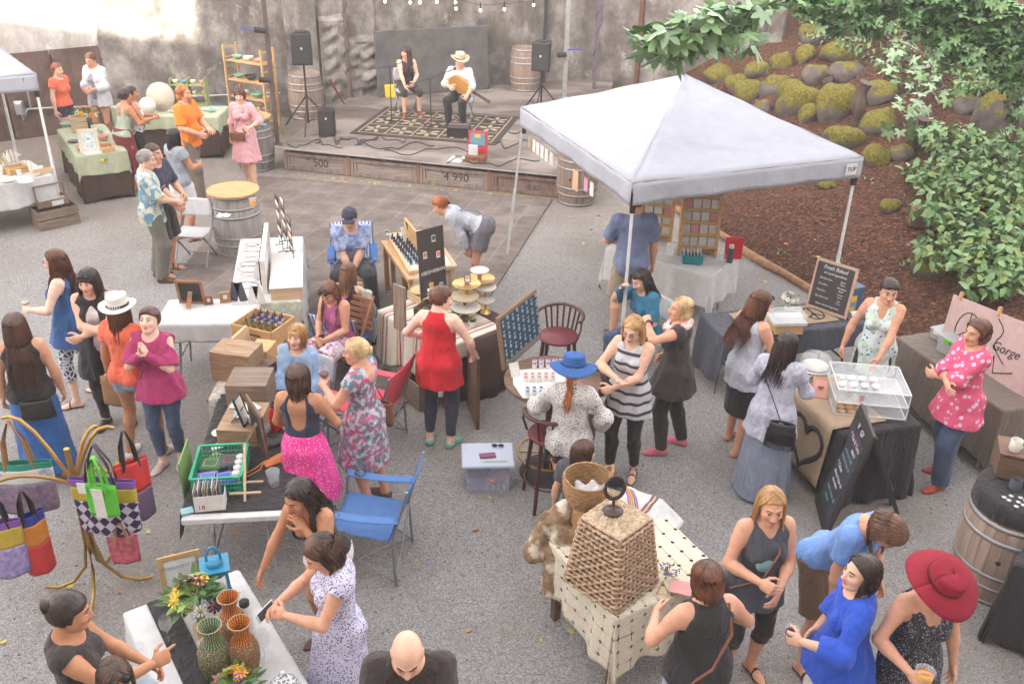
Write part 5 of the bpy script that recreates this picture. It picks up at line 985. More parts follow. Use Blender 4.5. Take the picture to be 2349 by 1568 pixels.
def sling_chair(loc,rz,m,label,low=False,stripe=None):
 t=thing('camp_chair',loc,rz,label,'camp chair');st=MATS['chair_steel'];h=.44 if not low else.30;mb=MB()
 mb.grid(lambda a,b:((a-.5)*.52,-.24+b*.50,h-.035*(1-(2*a-1)**2)+.03*b),10,10);mb.build('seat',m,t,solid=.006)
 mb=MB();mb.grid(lambda a,b:((a-.5)*(.54-.03*b),-.24-.16*b-.02*(1-(2*a-1)**2),h+.02+.48*b),10,10);mb.build('backrest',stripe or m,t,solid=.006)
 for s in(-1,1):
  mb=MB();mb.tube([(s*.27,-.28,0),(s*.27,-.26,h),(s*.27,-.40,h+.50)],.011,7);mb.build('rear_leg',st,t);mb=MB();mb.tube([(s*.28,.30,0),(s*.28,.26,h+.16),(s*.27,.15,h+.22)],.011,7);mb.build('front_leg',st,t)
  mb=MB();mb.grid(lambda a,b:(s*(.27+(a-.5)*.09),-.33+b*.58,h+.22-.02*math.sin(b*3.1)),4,8);ar=mb.build('armrest',m,t,solid=.006)
  if not low and s==1:mb=MB();mb.lathe([(.045,0),(.048,.004),(.036,.004)],18,0,T((s*.27,.14,h+.225)),cap=False);mb.build('cup_holder',M_BLK,ar)
  mb=MB();mb.tube([(s*.27,-.28,.03),(s*.28,.27,h-.02)],.008,6);mb.tube([(s*.28,.30,.03),(s*.27,-.26,h-.02)],.008,6);mb.build('side_brace',st,t)
 for y in(.28,-.27):mb=MB();mb.tube([(-.27,y,.03),(.27,y,h-.02)],.008,6);mb.tube([(.27,y+.016,.03),(-.27,y+.016,h-.02)],.008,6);mb.build('cross_brace',st,t)
 return t
def goods(loc_list,fn):return[fn(i,p)for i,p in enumerate(loc_list)]
# left: pottery stalls
SAGE=plain('cloth_sage',(.42,.46,.32),.9,bscale=5,bump=.3);DBR=plain('cloth_dark_brown',(.075,.045,.035),.9,bscale=5,bump=.3)
PZ=.766
ta=table((135,300),(178,362),.72,.76,'pottery stall table running towards the boarded wall under sage cloth')
cloth(ta,DBR,.74,'dark brown floor length cloth on the left pottery table',flare=.04,fold=.015)
cloth(ta,SAGE,.34,'sage green cloth hanging over the brown one on the left pottery table',lift=.02,over=.03,sides=(.6,1,.8,.8),seed=4)
mb=MB();M=T(A((212,352),0),ta[4]-1.57);mb.add([(-.22,-.24,.80),(.22,-.24,.80),(0,.14,.80)],[(0,1,2)]);c0=Vector(on(ta,.98,0))
yw=ta[4];mb=MB();mb.grid(lambda a,b:(-.30+.30*b*.0+(.22*b if b<.5 else.11+(b-.5)*.05),(a-.5)*(.62*(1-max(0,b-.35)/.65)),.03-max(0,b-.35)*.36),8,10)
mb=MB();mb.grid(lambda a,b:(min(b,.5)*.5-.22+max(0,b-.5)*.10,(a-.5)*.56*(1-max(0,b-.4)/.6),.03-max(0,b-.5)*.46),8,14);o=one('tablecloth',mb,CWH,on(ta,.96,0),'white corner napkin with small yellow and green motif on the sage cloth','napkin',rz=yw,solid=.003)
mb=MB();mb.ball((.14,-.02,-.075),.03,0,None,8,(.3,1,1));mb.build('motif',FY,o);mb=MB();mb.ball((.14,.03,-.06),.03,0,None,8,(.3,1,1));mb.build('motif',LEAFL,o)
frame_sign(A((207,348),PZ+.02),.30,.36,ta[4]+R(90)-.25,.2,plain('frame_cream',(.66,.60,.48),.6),plain('pic_teal',(.25,.45,.50),.6,col2=(.62,.66,.66),scale=9,lo=.45,hi=.6),'cream framed teal picture standing at the front of the left pottery table','picture frame',fw=.055)
crate(A((184,300),PZ+.02),.26,.22,.26,.5,PINEL,'light wooden box behind the flowers on the left pottery table')
crate(A((246,344),PZ+.02),.34,.20,.07,ta[4],PINE,'shallow wooden tray right of the framed picture on the pottery table')
bowl(A((238,322),PZ+.02),.09,.09,CPK,'pink stoneware bowl near the picture frame');bowl(A((183,345),PZ+.02),.055,.07,CPK,'small pink pot left of the picture frame')
bowl(A((152,290),PZ+.02),.10,.06,CGR,'green bowl at the far left of the pottery table');plate(A((170,326),PZ+.02),.10,CDK,'dark flat plate left of the picture frame')
bouquet(A((203,296),PZ+.02),'bunch of yellow and white flowers in a dark vase on the pottery table',CDK,.20,[(FY,FC),(FW,FC),(FO,FC)],3,.2,.05,18)
for i,(u,v,s)in enumerate(((222,300,.05),(232,306,.04),(244,312,.045),(226,318,.035))):bowl(A((u,v),PZ+.02),s,s*1.2,(CER,CGR,CER,CDK)[i],'small %s pot %s on the right side of the pottery table'%(('cream','green','cream','dark')[i],('nearest the wall','behind the cream one','beside the pink bowl','in front of the others')[i]))
tb=table((280,266),(498,270),.74,.76,'back pottery table along the concrete wall under green cloth')
cloth(tb,DBR,.72,'dark brown floor length cloth on the back pottery table',flare=.03,fold=.015);cloth(tb,SAGE,.26,'sage green cloth over the back pottery table',lift=.02,over=.03,seed=2)
frame_sign(A((372,250),PZ),.01,.01,0,0,CER,CER,'x','x')if False else None
mb=MB();mb.lathe([(.001,-.012),(.26,-.012),(.26,.012),(.001,.012)],32,0,T((0,0,.26),rx=R(80)),cap=False);one('round_board',mb,plain('board_cream',(.60,.52,.43),.7),A((373,254),PZ+.02),'large round cream board propped up on the back pottery table','board')
mb=MB();mb.lathe([(.001,-.01),(.15,-.01),(.16,.02),(.001,.006)],28,0,T((0,0,.15),rx=R(72)),cap=False);one('plate',mb,CER,A((342,262),PZ+.02),'cream platter propped up left of the round board','plate')
mb=MB();mb.tube([(math.cos(a/9*3.14)*.12,0,math.sin(a/9*3.14)*.22)for a in range(10)],.008,6);mb.lathe([(.10,0),(.13,.08),(.12,.08),(.09,.01)],16,cap=False);one('basket',mb,wood('wicker',(.50,.36,.20)),A((306,246),PZ+.02),'small handled basket behind the woman with curly hair','basket')
t=thing('display_shelf',A((439,240),PZ+.02),tb[4],'small green open shelf of pots on the back pottery table','shelf');mb=MB();w,d,h=.66,.20,.50
SGR=plain('shelf_green',(.30,.36,.14),.7)
for s in(-1,0,1):mb.box((s*(w/2-.01),0,h/2),(.018,d,h))
mb.build('side_panel',SGR,t)
for z in(.012,.20,.38):mb=MB();mb.box((0,0,z),(w+.02,d+.004,.018));mb.build('shelf_board',SGR,t)
for k in range(8):
 x=-.25+(k%4)*.17;z=.41 if k<4 else.215;L_=Matrix.Rotation(tb[4],4,'Z')@Vector((x,0,0));a=A((439,240),PZ+.02);bowl((a[0]+L_.x,a[1]+L_.y,PZ+z),.055 if k<4 else.045,.07,(CER,CBL,CER,CPK)[k%4],'%s pot, %s on the %s row of the green shelf'%(('cream','blue','white','pink')[k%4],('leftmost','second','third','rightmost')[k%4],'top' if k<4 else 'middle'))
for i,(u,v)in enumerate(((395,256),(410,262),(470,252),(484,256),(440,262),(320,268))):plate(A((u,v),PZ+.02),.085,(CER,CBL,CER,CGR,CER,CER)[i],('cream','blue','cream','green','cream','cream')[i]+' plate on the back pottery table, '+('left of the green shelf','just in front of the green shelf left side','at the right of the green shelf','rightmost near the blue tub','below the middle of the green shelf','below the propped platter')[i])
cyl_thing('paper_roll',A((280,350),0),[(.06,0),(.06,.86)],SAGE,'tall rolled sage cloth leaning at the left end of the back table','roll')
t=thing('blue_tub',A((502,305),0),0,'bright blue plastic tub on the ground at the right end of the back table','tub');mb=MB();mb.lathe([(.17,0),(.22,.50),(.23,.50),(.22,.52),(.20,.50),(.16,.02)],24,cap=False);mb.build('tub_wall',plain('tub_blue',(.02,.22,.50),.4),t)
t=thing('pine_shelving',(0,0,0),0,'tall open pine shelving unit with pots beside the lighting pole','shelving');q0,q1=G(533,300,0),G(652,318,0);dv=q1-q0;yw=math.atan2(dv.y,dv.x);wd=.98;dp=.34;t.location=((q0.x+q1.x)/2-.05,(q0.y+q1.y)/2+.12,0);t.rotation_euler.z=yw-.12;hh=1.72
for s in(-1,1):
 mb=MB()
 for y in(-1,1):mb.box((s*wd/2,y*dp/2,hh/2),(.035,.045,hh))
 for k in range(9):mb.box((s*wd/2,0,.18+k*.185),(.016,dp-.05,.028))
 mb.build('side_ladder',PINE,t,bev=.003)
for z in(.30,.72,1.05,1.42):mb=MB();[mb.box((0,y,z),(wd-.04,.10,.022))for y in(-.11,0,.11)];mb.build('shelf_board',PINE,t,bev=.003)
mb=MB();mb.bar((-wd/2+.02,dp/2,.1),(wd/2-.02,dp/2,1.3),.02,.01);mb.bar((wd/2-.02,dp/2+.012,.1),(-wd/2+.02,dp/2+.012,1.3),.02,.01);mb.build('cross_brace',PINE,t)
Sh=t.matrix_basis if False else Matrix.Translation(t.location)@Matrix.Rotation(t.rotation_euler.z,4,'Z')
for i,(x,z,r_,m_,c_)in enumerate(((-.30,1.435,.10,CGR,'green'),(-.02,1.435,.11,CER,'cream'),(.24,1.435,.09,CPK,'pink'),(-.32,1.065,.10,CGR,'green'),(.0,1.065,.12,CDK,'black'),(-.25,.735,.11,CER,'cream'),(.12,.735,.12,CGR,'green'),(.36,.735,.07,CER,'cream'),(-.2,.315,.10,CBL,'blue'),(.2,.315,.10,CER,'cream'))):
 v=Sh@Vector((x,0,z));bowl(v,r_,r_*.75,m_,'%s bowl on the pine shelving, %s shelf %s'%(c_,('top','second','third','lowest')[(0,0,0,1,1,2,2,2,3,3)[i]],('left','middle','right','left','middle','left','middle','right','left','right')[i]))
t=barrel(A((590,385),0),'grey wine barrel with round wooden top beside the woman in the red patterned dress',top=.33,m=mat('barrel_grey',(.25,.23,.21),.8,col2=(.13,.12,.11),kind='wood',stretch=(7,7,.7),scale=2.5,bump=.4),rz=.5)
bz=.952
crate(A((592,275),bz),.22,.16,.12,.3,PINEL,'small white box on the barrel top by the pine shelving');bowl(A((604,292),bz),.07,.05,CBL,'blue white bowl on the barrel top by the pine shelving')
bouquet(A((596,262),bz+.06),'yellow and magenta flowers in a small jar above the barrel top',GLS,.10,[(FY,FC),(FK,FC)],5,.08,.03,7,leaves=16)
P_=P['pink_dress'];w_=P_['W'];J_=P_['J']['hand']
def held(p,nm,off=.075,dz=0):q=P[p];wr,d,pn=q['J']['hand'][nm];v=q['W'](wr+d*off+pn*.035);return(v.x,v.y,v.z+dz)
cup(held('pink_dress','L',dz=-.05),'cup of dark iced drink held by the woman in the red patterned dress',WINE);cup(held('grey_tee','R',dz=-.05),'clear cup held by the woman in the white skirt',None);cup(held('old_man','R',dz=-.04),'clear cup with dark drink held by the grey haired man',WINE)
v=P['pink_dress']['W']((.05,.17,.94));mb=MB();mb.box((0,0,0),(.25,.09,.13));mb.box((0,-.048,.03),(.26,.012,.07));one('waist_pouch',mb,LTH,v,'brown leather pouch worn at the waist of the red patterned dress','bag',rz=R(172)+3.14,bev=.02)
p=[wallpt(u,v,0 if u<262 else 1)for u,v in((58,262),(64,247),(130,243),(262,240),(420,219),(640,210))];t=thing('conduit',(0,0,0),0,'pale pipe running low along the wall behind the pottery stalls','pipe');mb=MB();mb.tube([(q.x+.05,q.y-.12,q.z)for q in p],.02,8);mb.tube([(p[1].x+.05,p[1].y-.12,p[1].z),(p[0].x,p[0].y-.12,p[0].z-.1),(p[0].x,p[0].y-.12,.7)],.02,8);mb.tube([(p[1].x+.12,p[1].y-.12,p[1].z+.02),(p[1].x+.12,p[1].y-.10,p[1].z+.7)],.018,8);mb.build('pipe',M_MET,t)
mb=MB();mb.box((p[0].x,p[0].y-.14,.62),(.16,.10,.26));mb.box((p[0].x,p[0].y-.195,.62),(.12,.012,.20));mb.build('junction_box',M_MET,t,bev=.01)
tl=table((-150,500),(40,490),.8,.74,'folding table of the jar stall at the left edge',L=1.6);tl[0].location=(-7.75,13.55,0);tl[0].rotation_euler.z=1.10-1.5708+.35
tl=(tl[0],1.7,.95,Vector((-7.95,13.3,0)),.78);tl[0].location=tl[3];tl[0].rotation_euler.z=.78
cloth(tl,CWH,.40,'white cloth with hanging corner on the jar stall at the left edge',seed=3)
r=random.Random(2)
for i,(u,v)in enumerate(((18,415),(60,418),(5,400),(45,402),(84,404),(72,396),(96,392),(30,388),(14,376),(55,380),(40,362))):
 k=i%3;loc=A((u,v),.75)
 if i<2:plate(loc,.11,CER,'large cream plate at the %s front of the jar stall'%('left','right')[i])
 elif k==0:cyl_thing('jar',loc,[(.035,0),(.035,.07),(.03,.08)],CER,'squat cream jar on the left edge stall, spot %s'%('by the plates','beside the crate','at the back','in the middle')[i%4],'jar')
 elif k==1:bowl(loc,.06,.05,CER,'small cream dish on the left edge stall %s'%('near its corner','behind the plates','by the wooden tray','at the back row')[i%4])
 else:cyl_thing('bottle',loc,[(.028,0),(.028,.12),(.012,.14),(.012,.17)],CER,'white bottle on the left edge stall %s'%('behind the plates','near the yellow flower','beside the tray','in the back row')[i%4],'bottle')
crate(A((38,395),.75),.30,.22,.10,.9,PINE,'pine tray of jars in the middle of the left edge stall');crate(A((98,398),.75),.30,.10,.07,.8,PINEL,'long light wooden tray at the right end of the left edge stall')
for i in range(3):cyl_thing('bottle',A((22+i*8,372-i*2),.85),[(.025,0),(.025,.12),(.012,.14),(.012,.18)],CER,'tall white bottle standing on the pine tray, %s from the left'%ORD[i],'bottle','white bottles on the pine tray')
bouquet(A((10,380),.75),'small yellow flower posy at the left edge of the picture',CER,.08,[(FY,FC)],6,.07,.03,6,leaves=12)
crate((-7.02,13.42,0),.60,.36,.30,.76,OLDW,'large dark wooden crate on the ground beside the left edge stall',2)
t=crate((-7.05,13.46,.305),.44,.26,.12,.76,OLDW,'handled wooden caddy of dishes on top of the large crate',1);mb=MB()
for s in(-1,1):mb.box((s*.21,0,.16),(.02,.03,.30))
mb.tube([(-.21,0,.31),(.21,0,.31)],.012,8);mb.build('handle',OLDW,t);mb=MB();mb.box((.05,-.137,.05),(.17,.008,.07));mb.build('paper_label',CARD,t)
for i in range(4):bowl((-7.16+i*.075,13.38+i*.07,.33),.045,.06,CER,'cream pot in the handled caddy on the crate, %s from its left'%ORD[i],group='cream pots in the handled caddy')
t=thing('white_canopy',(0,0,0),0,'white pop up canopy at the upper left with a small green logo','canopy');e=Gp(82,170,(-7.6,14.2,0),(.3,1,0));cz=e.z;FAB=mat('canopy_fabric',(.40,.42,.475),.75,bump=.7,bscale=4,disp=.04,col2=(.37,.39,.445));
cs=[Vector((e.x,e.y,cz)),Vector((e.x-2.5,e.y-1.6,cz)),Vector((e.x-4.3,e.y+.7,cz)),Vector((e.x-1.8,e.y+2.3,cz))];ap=sum(cs,Vector())/4+Vector((0,0,.75))
def canopy(t,cs,ap,val,fab,legh,foot=None,sag=.10):
 n=4
 for i in range(4):
  a,b=cs[i],cs[(i+1)%4];out=((a+b)/2-ap);out.z=0;out.normalize();mb=MB()
  mb.grid(lambda s,q:tuple((a.lerp(b,s)).lerp(ap,q)-Vector((0,0,sag*math.sin(math.pi*s)*math.sin(math.pi*q)))+Vector((0,0,.012*noisy(s*7,q*9)))),22,18);mb.build('roof_panel',fab,t,solid=.004)
  mb=MB();mb.grid(lambda s,q:tuple(a.lerp(b,s)+out*(.012+.012*q*math.sin(s*21+i)+.006*math.sin(s*47))-Vector((0,0,val*q*(1-.04*math.sin(s*3.14))))),40,5);mb.build('valance',fab,t,solid=.003)
 for i,c in enumerate(cs):
  f=(ap-c);f.z=0;f.normalize();top=c+f*.05;lg=Vector((top.x,top.y,TZ(top.x,top.y)))if not foot or not foot[i]else Vector((*foot[i],TZ(*foot[i])));mb=MB();mb.bar(lg,top,.030);mb.build('leg',M_LEG,t);mb=MB();mb.bar(lg+(top-lg)*.0,lg+(top-lg)*.48,.037);mb.build('lower_leg',M_LEG,t);mb=MB();mb.box((0,0,.004),(.09,.09,.008),0,Matrix.Translation(lg));mb.build('foot_plate',M_LEG,t)
  mb=MB();mb.bar(top-Vector((0,0,val*.5)),top-Vector((0,0,val+.10)),.055);mb.build('joint',M_BLK,t)
 for i in range(4):a,b=cs[i],cs[(i+1)%4];mb=MB();k=6;z0,z1=val*.35,val*.35+.28;[mb.bar(a.lerp(b,j/k)-Vector((0,0,z0 if(j+s)%2==0 else z1)),a.lerp(b,(j+1)/k)-Vector((0,0,z1 if(j+s)%2==0 else z0)),.018)for j in range(k)for s in(0,1)]if val>.5 else None;mb.bar(cs[i]-Vector((0,0,.06)),ap-Vector((0,0,.08)),.02);mb.build('roof_strut',M_LEG,t)
M_LEG=plain('leg_white',(.74,.76,.78),.45);canopy(t,cs,ap,.24,FAB,cz);p=cs[0];mb=MB();mb.box((p.x-.22,p.y-.115,cz-.10),(.16,.006,.13),0);mb.build('logo',plain('logo_green',(.05,.18,.08),.6,col2=(.5,.5,.5),scale=14,lo=.48,hi=.52),t)
# centre left: chair, barrel table, jewellery tables
ch=G(452,600,0);fold_chair((ch.x,ch.y,0),R(176),'empty white folding chair between the old man and the jewellery table')
barrel(A((552,575),0),'pale barrel with round pine top behind the white folding chair',top=.36,h=.90,m=mat('barrel_pale',(.42,.40,.39),.8,col2=(.27,.24,.22),kind='wood',stretch=(7,7,.7),scale=2.5,bump=.4))
cup(A((581,475),.94),'cup of golden beer on the round pine barrel top',BEER,1.1);mb=MB();mb.grid(lambda a,b:((a-.5)*.16,(b-.5)*.12,.018+.018*noisy(a*7,b*6)),10,8);one('napkin',mb,CARD,A((513,497),.94),'crumpled paper napkin on the round pine barrel top','napkin',solid=.002)
tj=table((527,700),(690,690),1.95,.74,'jewellery table under white cloth behind the bottle crate',L=.76);cloth(tj,CWH,.46,'long white cloth on the jewellery table',sides=(.9,1,.5,.8),seed=6)
LCE=mat('lace_sage',(.60,.62,.52),.9,col2=(.46,.50,.40),kind='crackle',scale=12,lo=.05,hi=.2,bump=.4);mb=MB();mb.grid(lambda a,b:((a-.5)*.74+.01*math.sin(b*9),-.085-.04*b+.012*math.sin(a*19)*b,.012-b*.50*(1-.06*math.sin(a*5))),30,16);one('lace_cloth',mb,LCE,on(tj,.05,-.93),'sage lace cloth hanging from the near end of the jewellery table','lace cloth',rz=tj[4],solid=.003)
tk=table((356,744),(500,742),.60,.74,'small white table holding the backward facing brown picture frame',L=1.0);cloth(tk,CWH,.22,'white scalloped cloth on the small table with the picture frame',fold=.012,seed=2)
frame_sign(A((443,695),.75),.30,.30,R(178),.18,wood('frame_brown',(.40,.20,.09)),INK,'brown picture frame seen from behind with black easel back','picture frame',fw=.03)
for i,(u,v,w_,h_)in enumerate(((480,697,.09,.10),(518,692,.12,.12))):
 t=thing('earring_card',A((u,v),.75),.3,'brown leather earring card with white tag, '+('next to the picture frame' if i==0 else 'larger one near the jewellery table'),'earring card');mb=MB();mb.box((0,0,h_/2),(w_,.05,h_),0,top=.9);mb.build('card',LTH if i==0 else SUE,t);mb=MB();mb.box((0,-.028,h_*.6),(w_*.35,.004,h_*.4));mb.build('tag',CARD,t)
r=random.Random(4)
for i in range(9):
 mb=MB();q=on(tj,-.62+.04*(i%2),.78-i*.16);w_=.05+.02*(i%3);mb.tube([(math.cos(a/12*6.28)*w_*1.6,math.sin(a/12*6.28)*w_,.006)for a in range(13)],.0028,5);mb.ball((w_*1.6,0,.008),.010,0,None,6);one('necklace',mb,(INK,LTH,GOLD,M_MET)[i%4],q,'thin %s necklace laid flat on the white cloth, %s from the near end'%(('black','brown','gold','silver')[i%4],('ninth','eighth','seventh','sixth','fifth','fourth','third','second','first')[i]),'necklace',0,'necklaces laid along the jewellery table')
t=thing('riser_box',on(tj,.62,-.45),tj[4],'pine box with white top holding the necklace racks','box');mb=MB();mb.box((0,0,.07),(.34,1.0,.14));mb.build('box',PINEL,t,bev=.003);mb=MB();mb.box((0,0,.146),(.36,1.02,.012));mb.build('white_top',CARD,t)
t=thing('necklace_easel',on(tj,-.02,-.15,.0),tj[4],'long white sloping board hung with black beaded necklaces','display board');mb=MB();mb.grid(lambda a,b:((a-.5)*.16+.10*math.sin(b*0),(b-.5)*1.25,.42+.10*(b-.5)-abs(a-.5)*.3),4,10);
mb=MB();mb.box((0,0,.20),(.05,1.2,.40));mb.build('board',CARD,t)
for i in range(9):mb=MB();y=-.52+i*.13;mb.tube([(-.03-.012*math.sin(k*.7),y-.03+.06*(k/8),.40-.33*math.sin(k/8*3.14))for k in range(9)],.0075+.002*(i%3),5);mb.build('necklace',(INK,SUE,LTH,INK)[i%4],t)
for j,(fx,fy,h_,lb)in enumerate(((.55,.35,.62,'tall black wire rack hung with white tags and rust beads'),(.75,.0,.50,'black wire rack of striped bracelets nearest the lace cloth'),(.35,.62,.70,'tallest wire rack with white earring cards near the round barrel'))):
 t=thing('jewellery_rack',on(tj,fx,fy,.145 if j!=2 else 0),tj[4]+.2,lb,'jewellery rack');mb=MB();mb.tube([(0,-.12,0),(0,-.12,h_),(0,.12,h_*.96),(0,.12,0)],.005,6);mb.tube([(-.06,-.12,.004),(.06,-.12,.004)],.005,6);mb.tube([(-.06,.12,.004),(.06,.12,.004)],.005,6);mb.build('wire_frame',INK,t)
 for k in range(9):mb=MB();z=h_-.05-k*h_*.095;mb.box((0,0,z),(.012,.20,h_*.07));mb.build('hanging_piece',(CARD,SUE,INK,CARD,LTH)[(k+j)%5],t)
for i,(u,v)in enumerate(((548,690),(590,697),(602,640))):
 mb=MB();mb.bar((-.06,0,0),(-.01,0,.22),.09,.006);mb.bar((.06,0,0),(.01,0,.22),.09,.006);one('earring_stand',mb,(CHAR,CARD,CARD)[i],A((u,v),.75),('dark folded earring stand near the bottle crate','white folded earring stand beside the pine box','white folded earring stand in front of the racks')[i],'earring stand')
tc_=table((472,915),(603,915),1.5,.74,'narrow wooden bench table of wooden boxes in front of the bottle crate',top=OLDW,legm=OLDW,L=.52,leg='post');cloth(tc_,mat('lace_runner',(.60,.57,.50),.9,col2=(.42,.40,.36),kind='crackle',scale=14,lo=.05,hi=.2),.26,'cream lace runner along the narrow bench table',sides=(.3,.6,1,.2),x0=-.85,x1=.85)
t=thing('bottle_crate',on(tc_,.10,.66),tc_[4]-.42,'pine crate of dropper bottles with white heart on its front','crate');mb=MB()
for s in(-1,1):mb.box((s*.24,0,.09),(.016,.40,.18));mb.box((0,s*.20-.0,.09),(.462,.016,.18))
mb.build('crate_wall',PINE,t,bev=.003);mb=MB();mb.box((0,0,.11),(.46,.38,.012));mb.build('tray',wood('tray_red',(.25,.12,.08)),t);mb=MB();mb.box((0,-.212,.11),(.22,.006,.014));mb.build('handle_slot',INK,t)
mb=MB();mb.tube([(0,-.218,.03),(.03,-.218,.07),(.02,-.218,.095),(0,-.218,.08),(-.02,-.218,.095),(-.03,-.218,.07),(0,-.218,.03)],.006,6);mb.build('heart',CARD,t)
Mc=Matrix.Translation(t.location)@Matrix.Rotation(t.rotation_euler.z,4,'Z');k=0
for j in range(5):
 for i in range(4):
  v=Mc@Vector((-.13+i*.085+(j%2)*.02,-.10+j*.062,.118));blue=j>1;mm_=BLU if blue else plain('olive_glass',(.16,.15,.01),.15)
  cyl_thing('dropper_bottle',v,[(.017,0),(.019,.005),(.019,.055),(.009,.068)],mm_,'%s dropper bottle in the heart crate, %s in its %s row'%('blue and white' if blue else 'olive glass',ORD[i],ORD[j]),'bottle','%s dropper bottles in the heart crate'%('blue' if blue else 'olive'),12,(('dropper_cap',[(.009,.068),(.010,.085),(.006,.088),(.005,.105)],INK),)+((('paper_label',[(.0205,.01),(.0205,.045)],CARD),)if blue else()))
def wbox(p,w,d,h,rz,m,label,dz=.0,fr=None,tilt=0,nm='wooden_box'):mb=MB();mb.box((0,0,h/2),(w,d,h),0,T((0,0,0),0,tilt));return one(nm,mb,m,(p[0],p[1],p[2]+dz),label,'box',rz=rz,bev=.004)
DRIFT=wood('driftwood',(.46,.31,.19),(.20,.12,.07),scale=4)
wbox(on(tc_,-.2,-.42),.40,.30,.30,tc_[4]-.25,DRIFT,'upturned weathered wooden box with grey streaks on the narrow bench');wbox(on(tc_,.62,-.50),.13,.44,.12,tc_[4]-.5,OAK,'narrow dark wooden tray at the right of the narrow bench');wbox(on(tc_,.45,-.02,.0),.20,.24,.16,tc_[4]-.2,PINE,'small light pine box right of the weathered box');wbox(on(tc_,-.55,.25),.03,.30,.20,tc_[4]-.5,PINEL,'thin wooden board with writing leaning on the bottle crate',tilt=.2,nm='sign_board')
for i in range(7):mb=MB();mb.box((0,0,.02),(.05,.04,.02+.01*(i%3)));one('soap_packet',mb,(CARD,plain('paper_blue',(.50,.60,.64),.7))[i%2],on(tc_,-.75+.14*(i%3),.28-.09*i),'small %s packet on the left of the narrow bench, %s'%(('white','pale blue')[i%2],('by the board','beside the crate','in the middle','near the weathered box','at the edge','below the others','nearest us')[i]),'packet',r.random()*3)
tm=table((414,1192),(652,1180),1.80,.74,'white folding table with black cloth and paper goods',L=.80,th=.05)
cloth(tm,CB,.25,'black cloth over the folding table of paper goods',sides=(1,.8,.0,1),y0=-.93,x0=-1,seed=5)
ty=tm[4]
wbox(on(tm,-.22,.30),.34,.46,.16,ty-.12,DRIFT,'driftwood display block in the middle of the black table');wbox(on(tm,-.20,.78),.36,.34,.30,ty-.1,OLDW,'old wooden box at the far end of the black table')
for i,(fx,fy,dz,w_,m_,lb)in enumerate(((-.75,.28,0,.10,CER,'round white dish left of the driftwood block'),(-.72,.05,0,.10,CARD,'cream square card left of the driftwood block'),(-.70,-.12,0,.11,KRAFT,'tan square card nearest the green basket'),(-.30,.30,.165,.12,plain('card_blue',(.08,.18,.30),.6,col2=(.6,.6,.55),scale=16),'blue and white tile on the driftwood block'),(-.08,.42,.165,.14,CARD,'white card on top of the driftwood block'),(-.42,.46,.165,.10,CARD,'small white card at the block far side'),(-.92,-.90,.0,.09,plain('card_teal',(.30,.55,.58),.6),'pale teal card at the near left corner of the black table'))):
 mb=MB();mb.box((0,0,.008),(w_,w_*.8,.012))if i else mb.lathe([(.04,0),(.07,.015),(.065,.015),(.001,.006)],20,cap=False);one('card' if i else 'dish',mb,m_,on(tm,fx,fy,dz),lb,'card' if i else 'dish',.6*i)
frame_sign(on(tm,-.10,.16,.165),.14,.26,ty+1.35,.25,INK,CARD,'tall white card in black frame standing on the driftwood block',fw=.012,name='card_holder');wbox(on(tm,.02,.20,.165),.09,.07,.05,ty+.5,CARD,'stack of white business cards on the driftwood block',nm='card_stack')
frame_sign(on(tm,-.05,.92,.05),.12,.24,ty+1.2,.1,wood('frame_thin',(.36,.19,.10)),CARD,'white card with green drawing in thin wooden frame at the far end',fw=.008,name='card_holder')
t,_=frame_sign(on(tm,.22,-.02),.42,.44,ty+2.0,.05,OAK,INK,'carved dark wooden mirror frame standing on the black table','mirror',fw=.07,name='mirror',roll=0);
mb=MB();mb.lathe([(.001,0),(.13,0)],28,0,T((0,-.014,.22),rx=R(90)),cap=False);mb.build('glass',mat('mirror_glass',(.75,.75,.75),.03,metal=1,bump=0,scale=1),t)
cyl_thing('red_bottle',on(tm,.42,.30),[(.038,0),(.04,.005),(.04,.20),(.02,.235)],plain('red_metal',(.60,.01,.02),.3),'bright red metal water bottle with black cap on the black table','water bottle',parts=(('bottle_cap',[(.022,.236),(.024,.27),(.012,.275),(.010,.29)],INK),))
wineglass(on(tm,.30,.12),'empty wine glass beside the red water bottle');cup(on(tm,.62,-.58),'clear plastic cup nearly empty on the black table',None,1.2)
mb=MB();mb.grid(lambda a,b:((a-.5)*.34,(b-.5)*.17*(.5+.5*a),.035*math.sin(b*3.14)*math.sin(a*2.6+.3)+.006),16,10);t=one('orange_purse',mb,plain('leather_orange',(.58,.20,.05),.45),on(tm,.68,-.18),'tan orange leather wristlet lying on the black table','purse',rz=ty+.6,solid=.012);mb=MB();mb.tube([(-.17,0,.03),(-.22,-.04,.01),(-.34,-.06,.008),(-.36,-.02,.008),(-.24,.0,.01),(-.17,.01,.03)],.006,6);mb.build('wrist_strap',MATS['leather_orange'],t);mb=MB();mb.box((.06,0,.047),(.06,.05,.003));mb.build('badge',plain('badge_lime',(.55,.50,.12),.5),t)
mb=MB();mb.grid(lambda a,b:((a-.5)*.26,(b-.5)*.15,.03*math.sin(b*3.14)+.01*noisy(a*8,b*8)+.012),12,8);one('sunglass_case',mb,LTB,on(tm,.52,.10),'black soft pouch behind the orange purse','pouch',rz=.5,solid=.01)
mb=MB();mb.box((0,0,.015),(.14,.10,.03));one('notepad',mb,CARD,on(tm,.72,.34),'white notepad beside the red bottle','notepad',rz=.7)
t=thing('green_basket',on(tm,-.45,-.42),ty+.02,'green plastic basket of folded fabric pouches on the black table','basket');GPL=plain('plastic_green',(.02,.36,.19),.5)
w_,d_,h_=.38,.46,.15
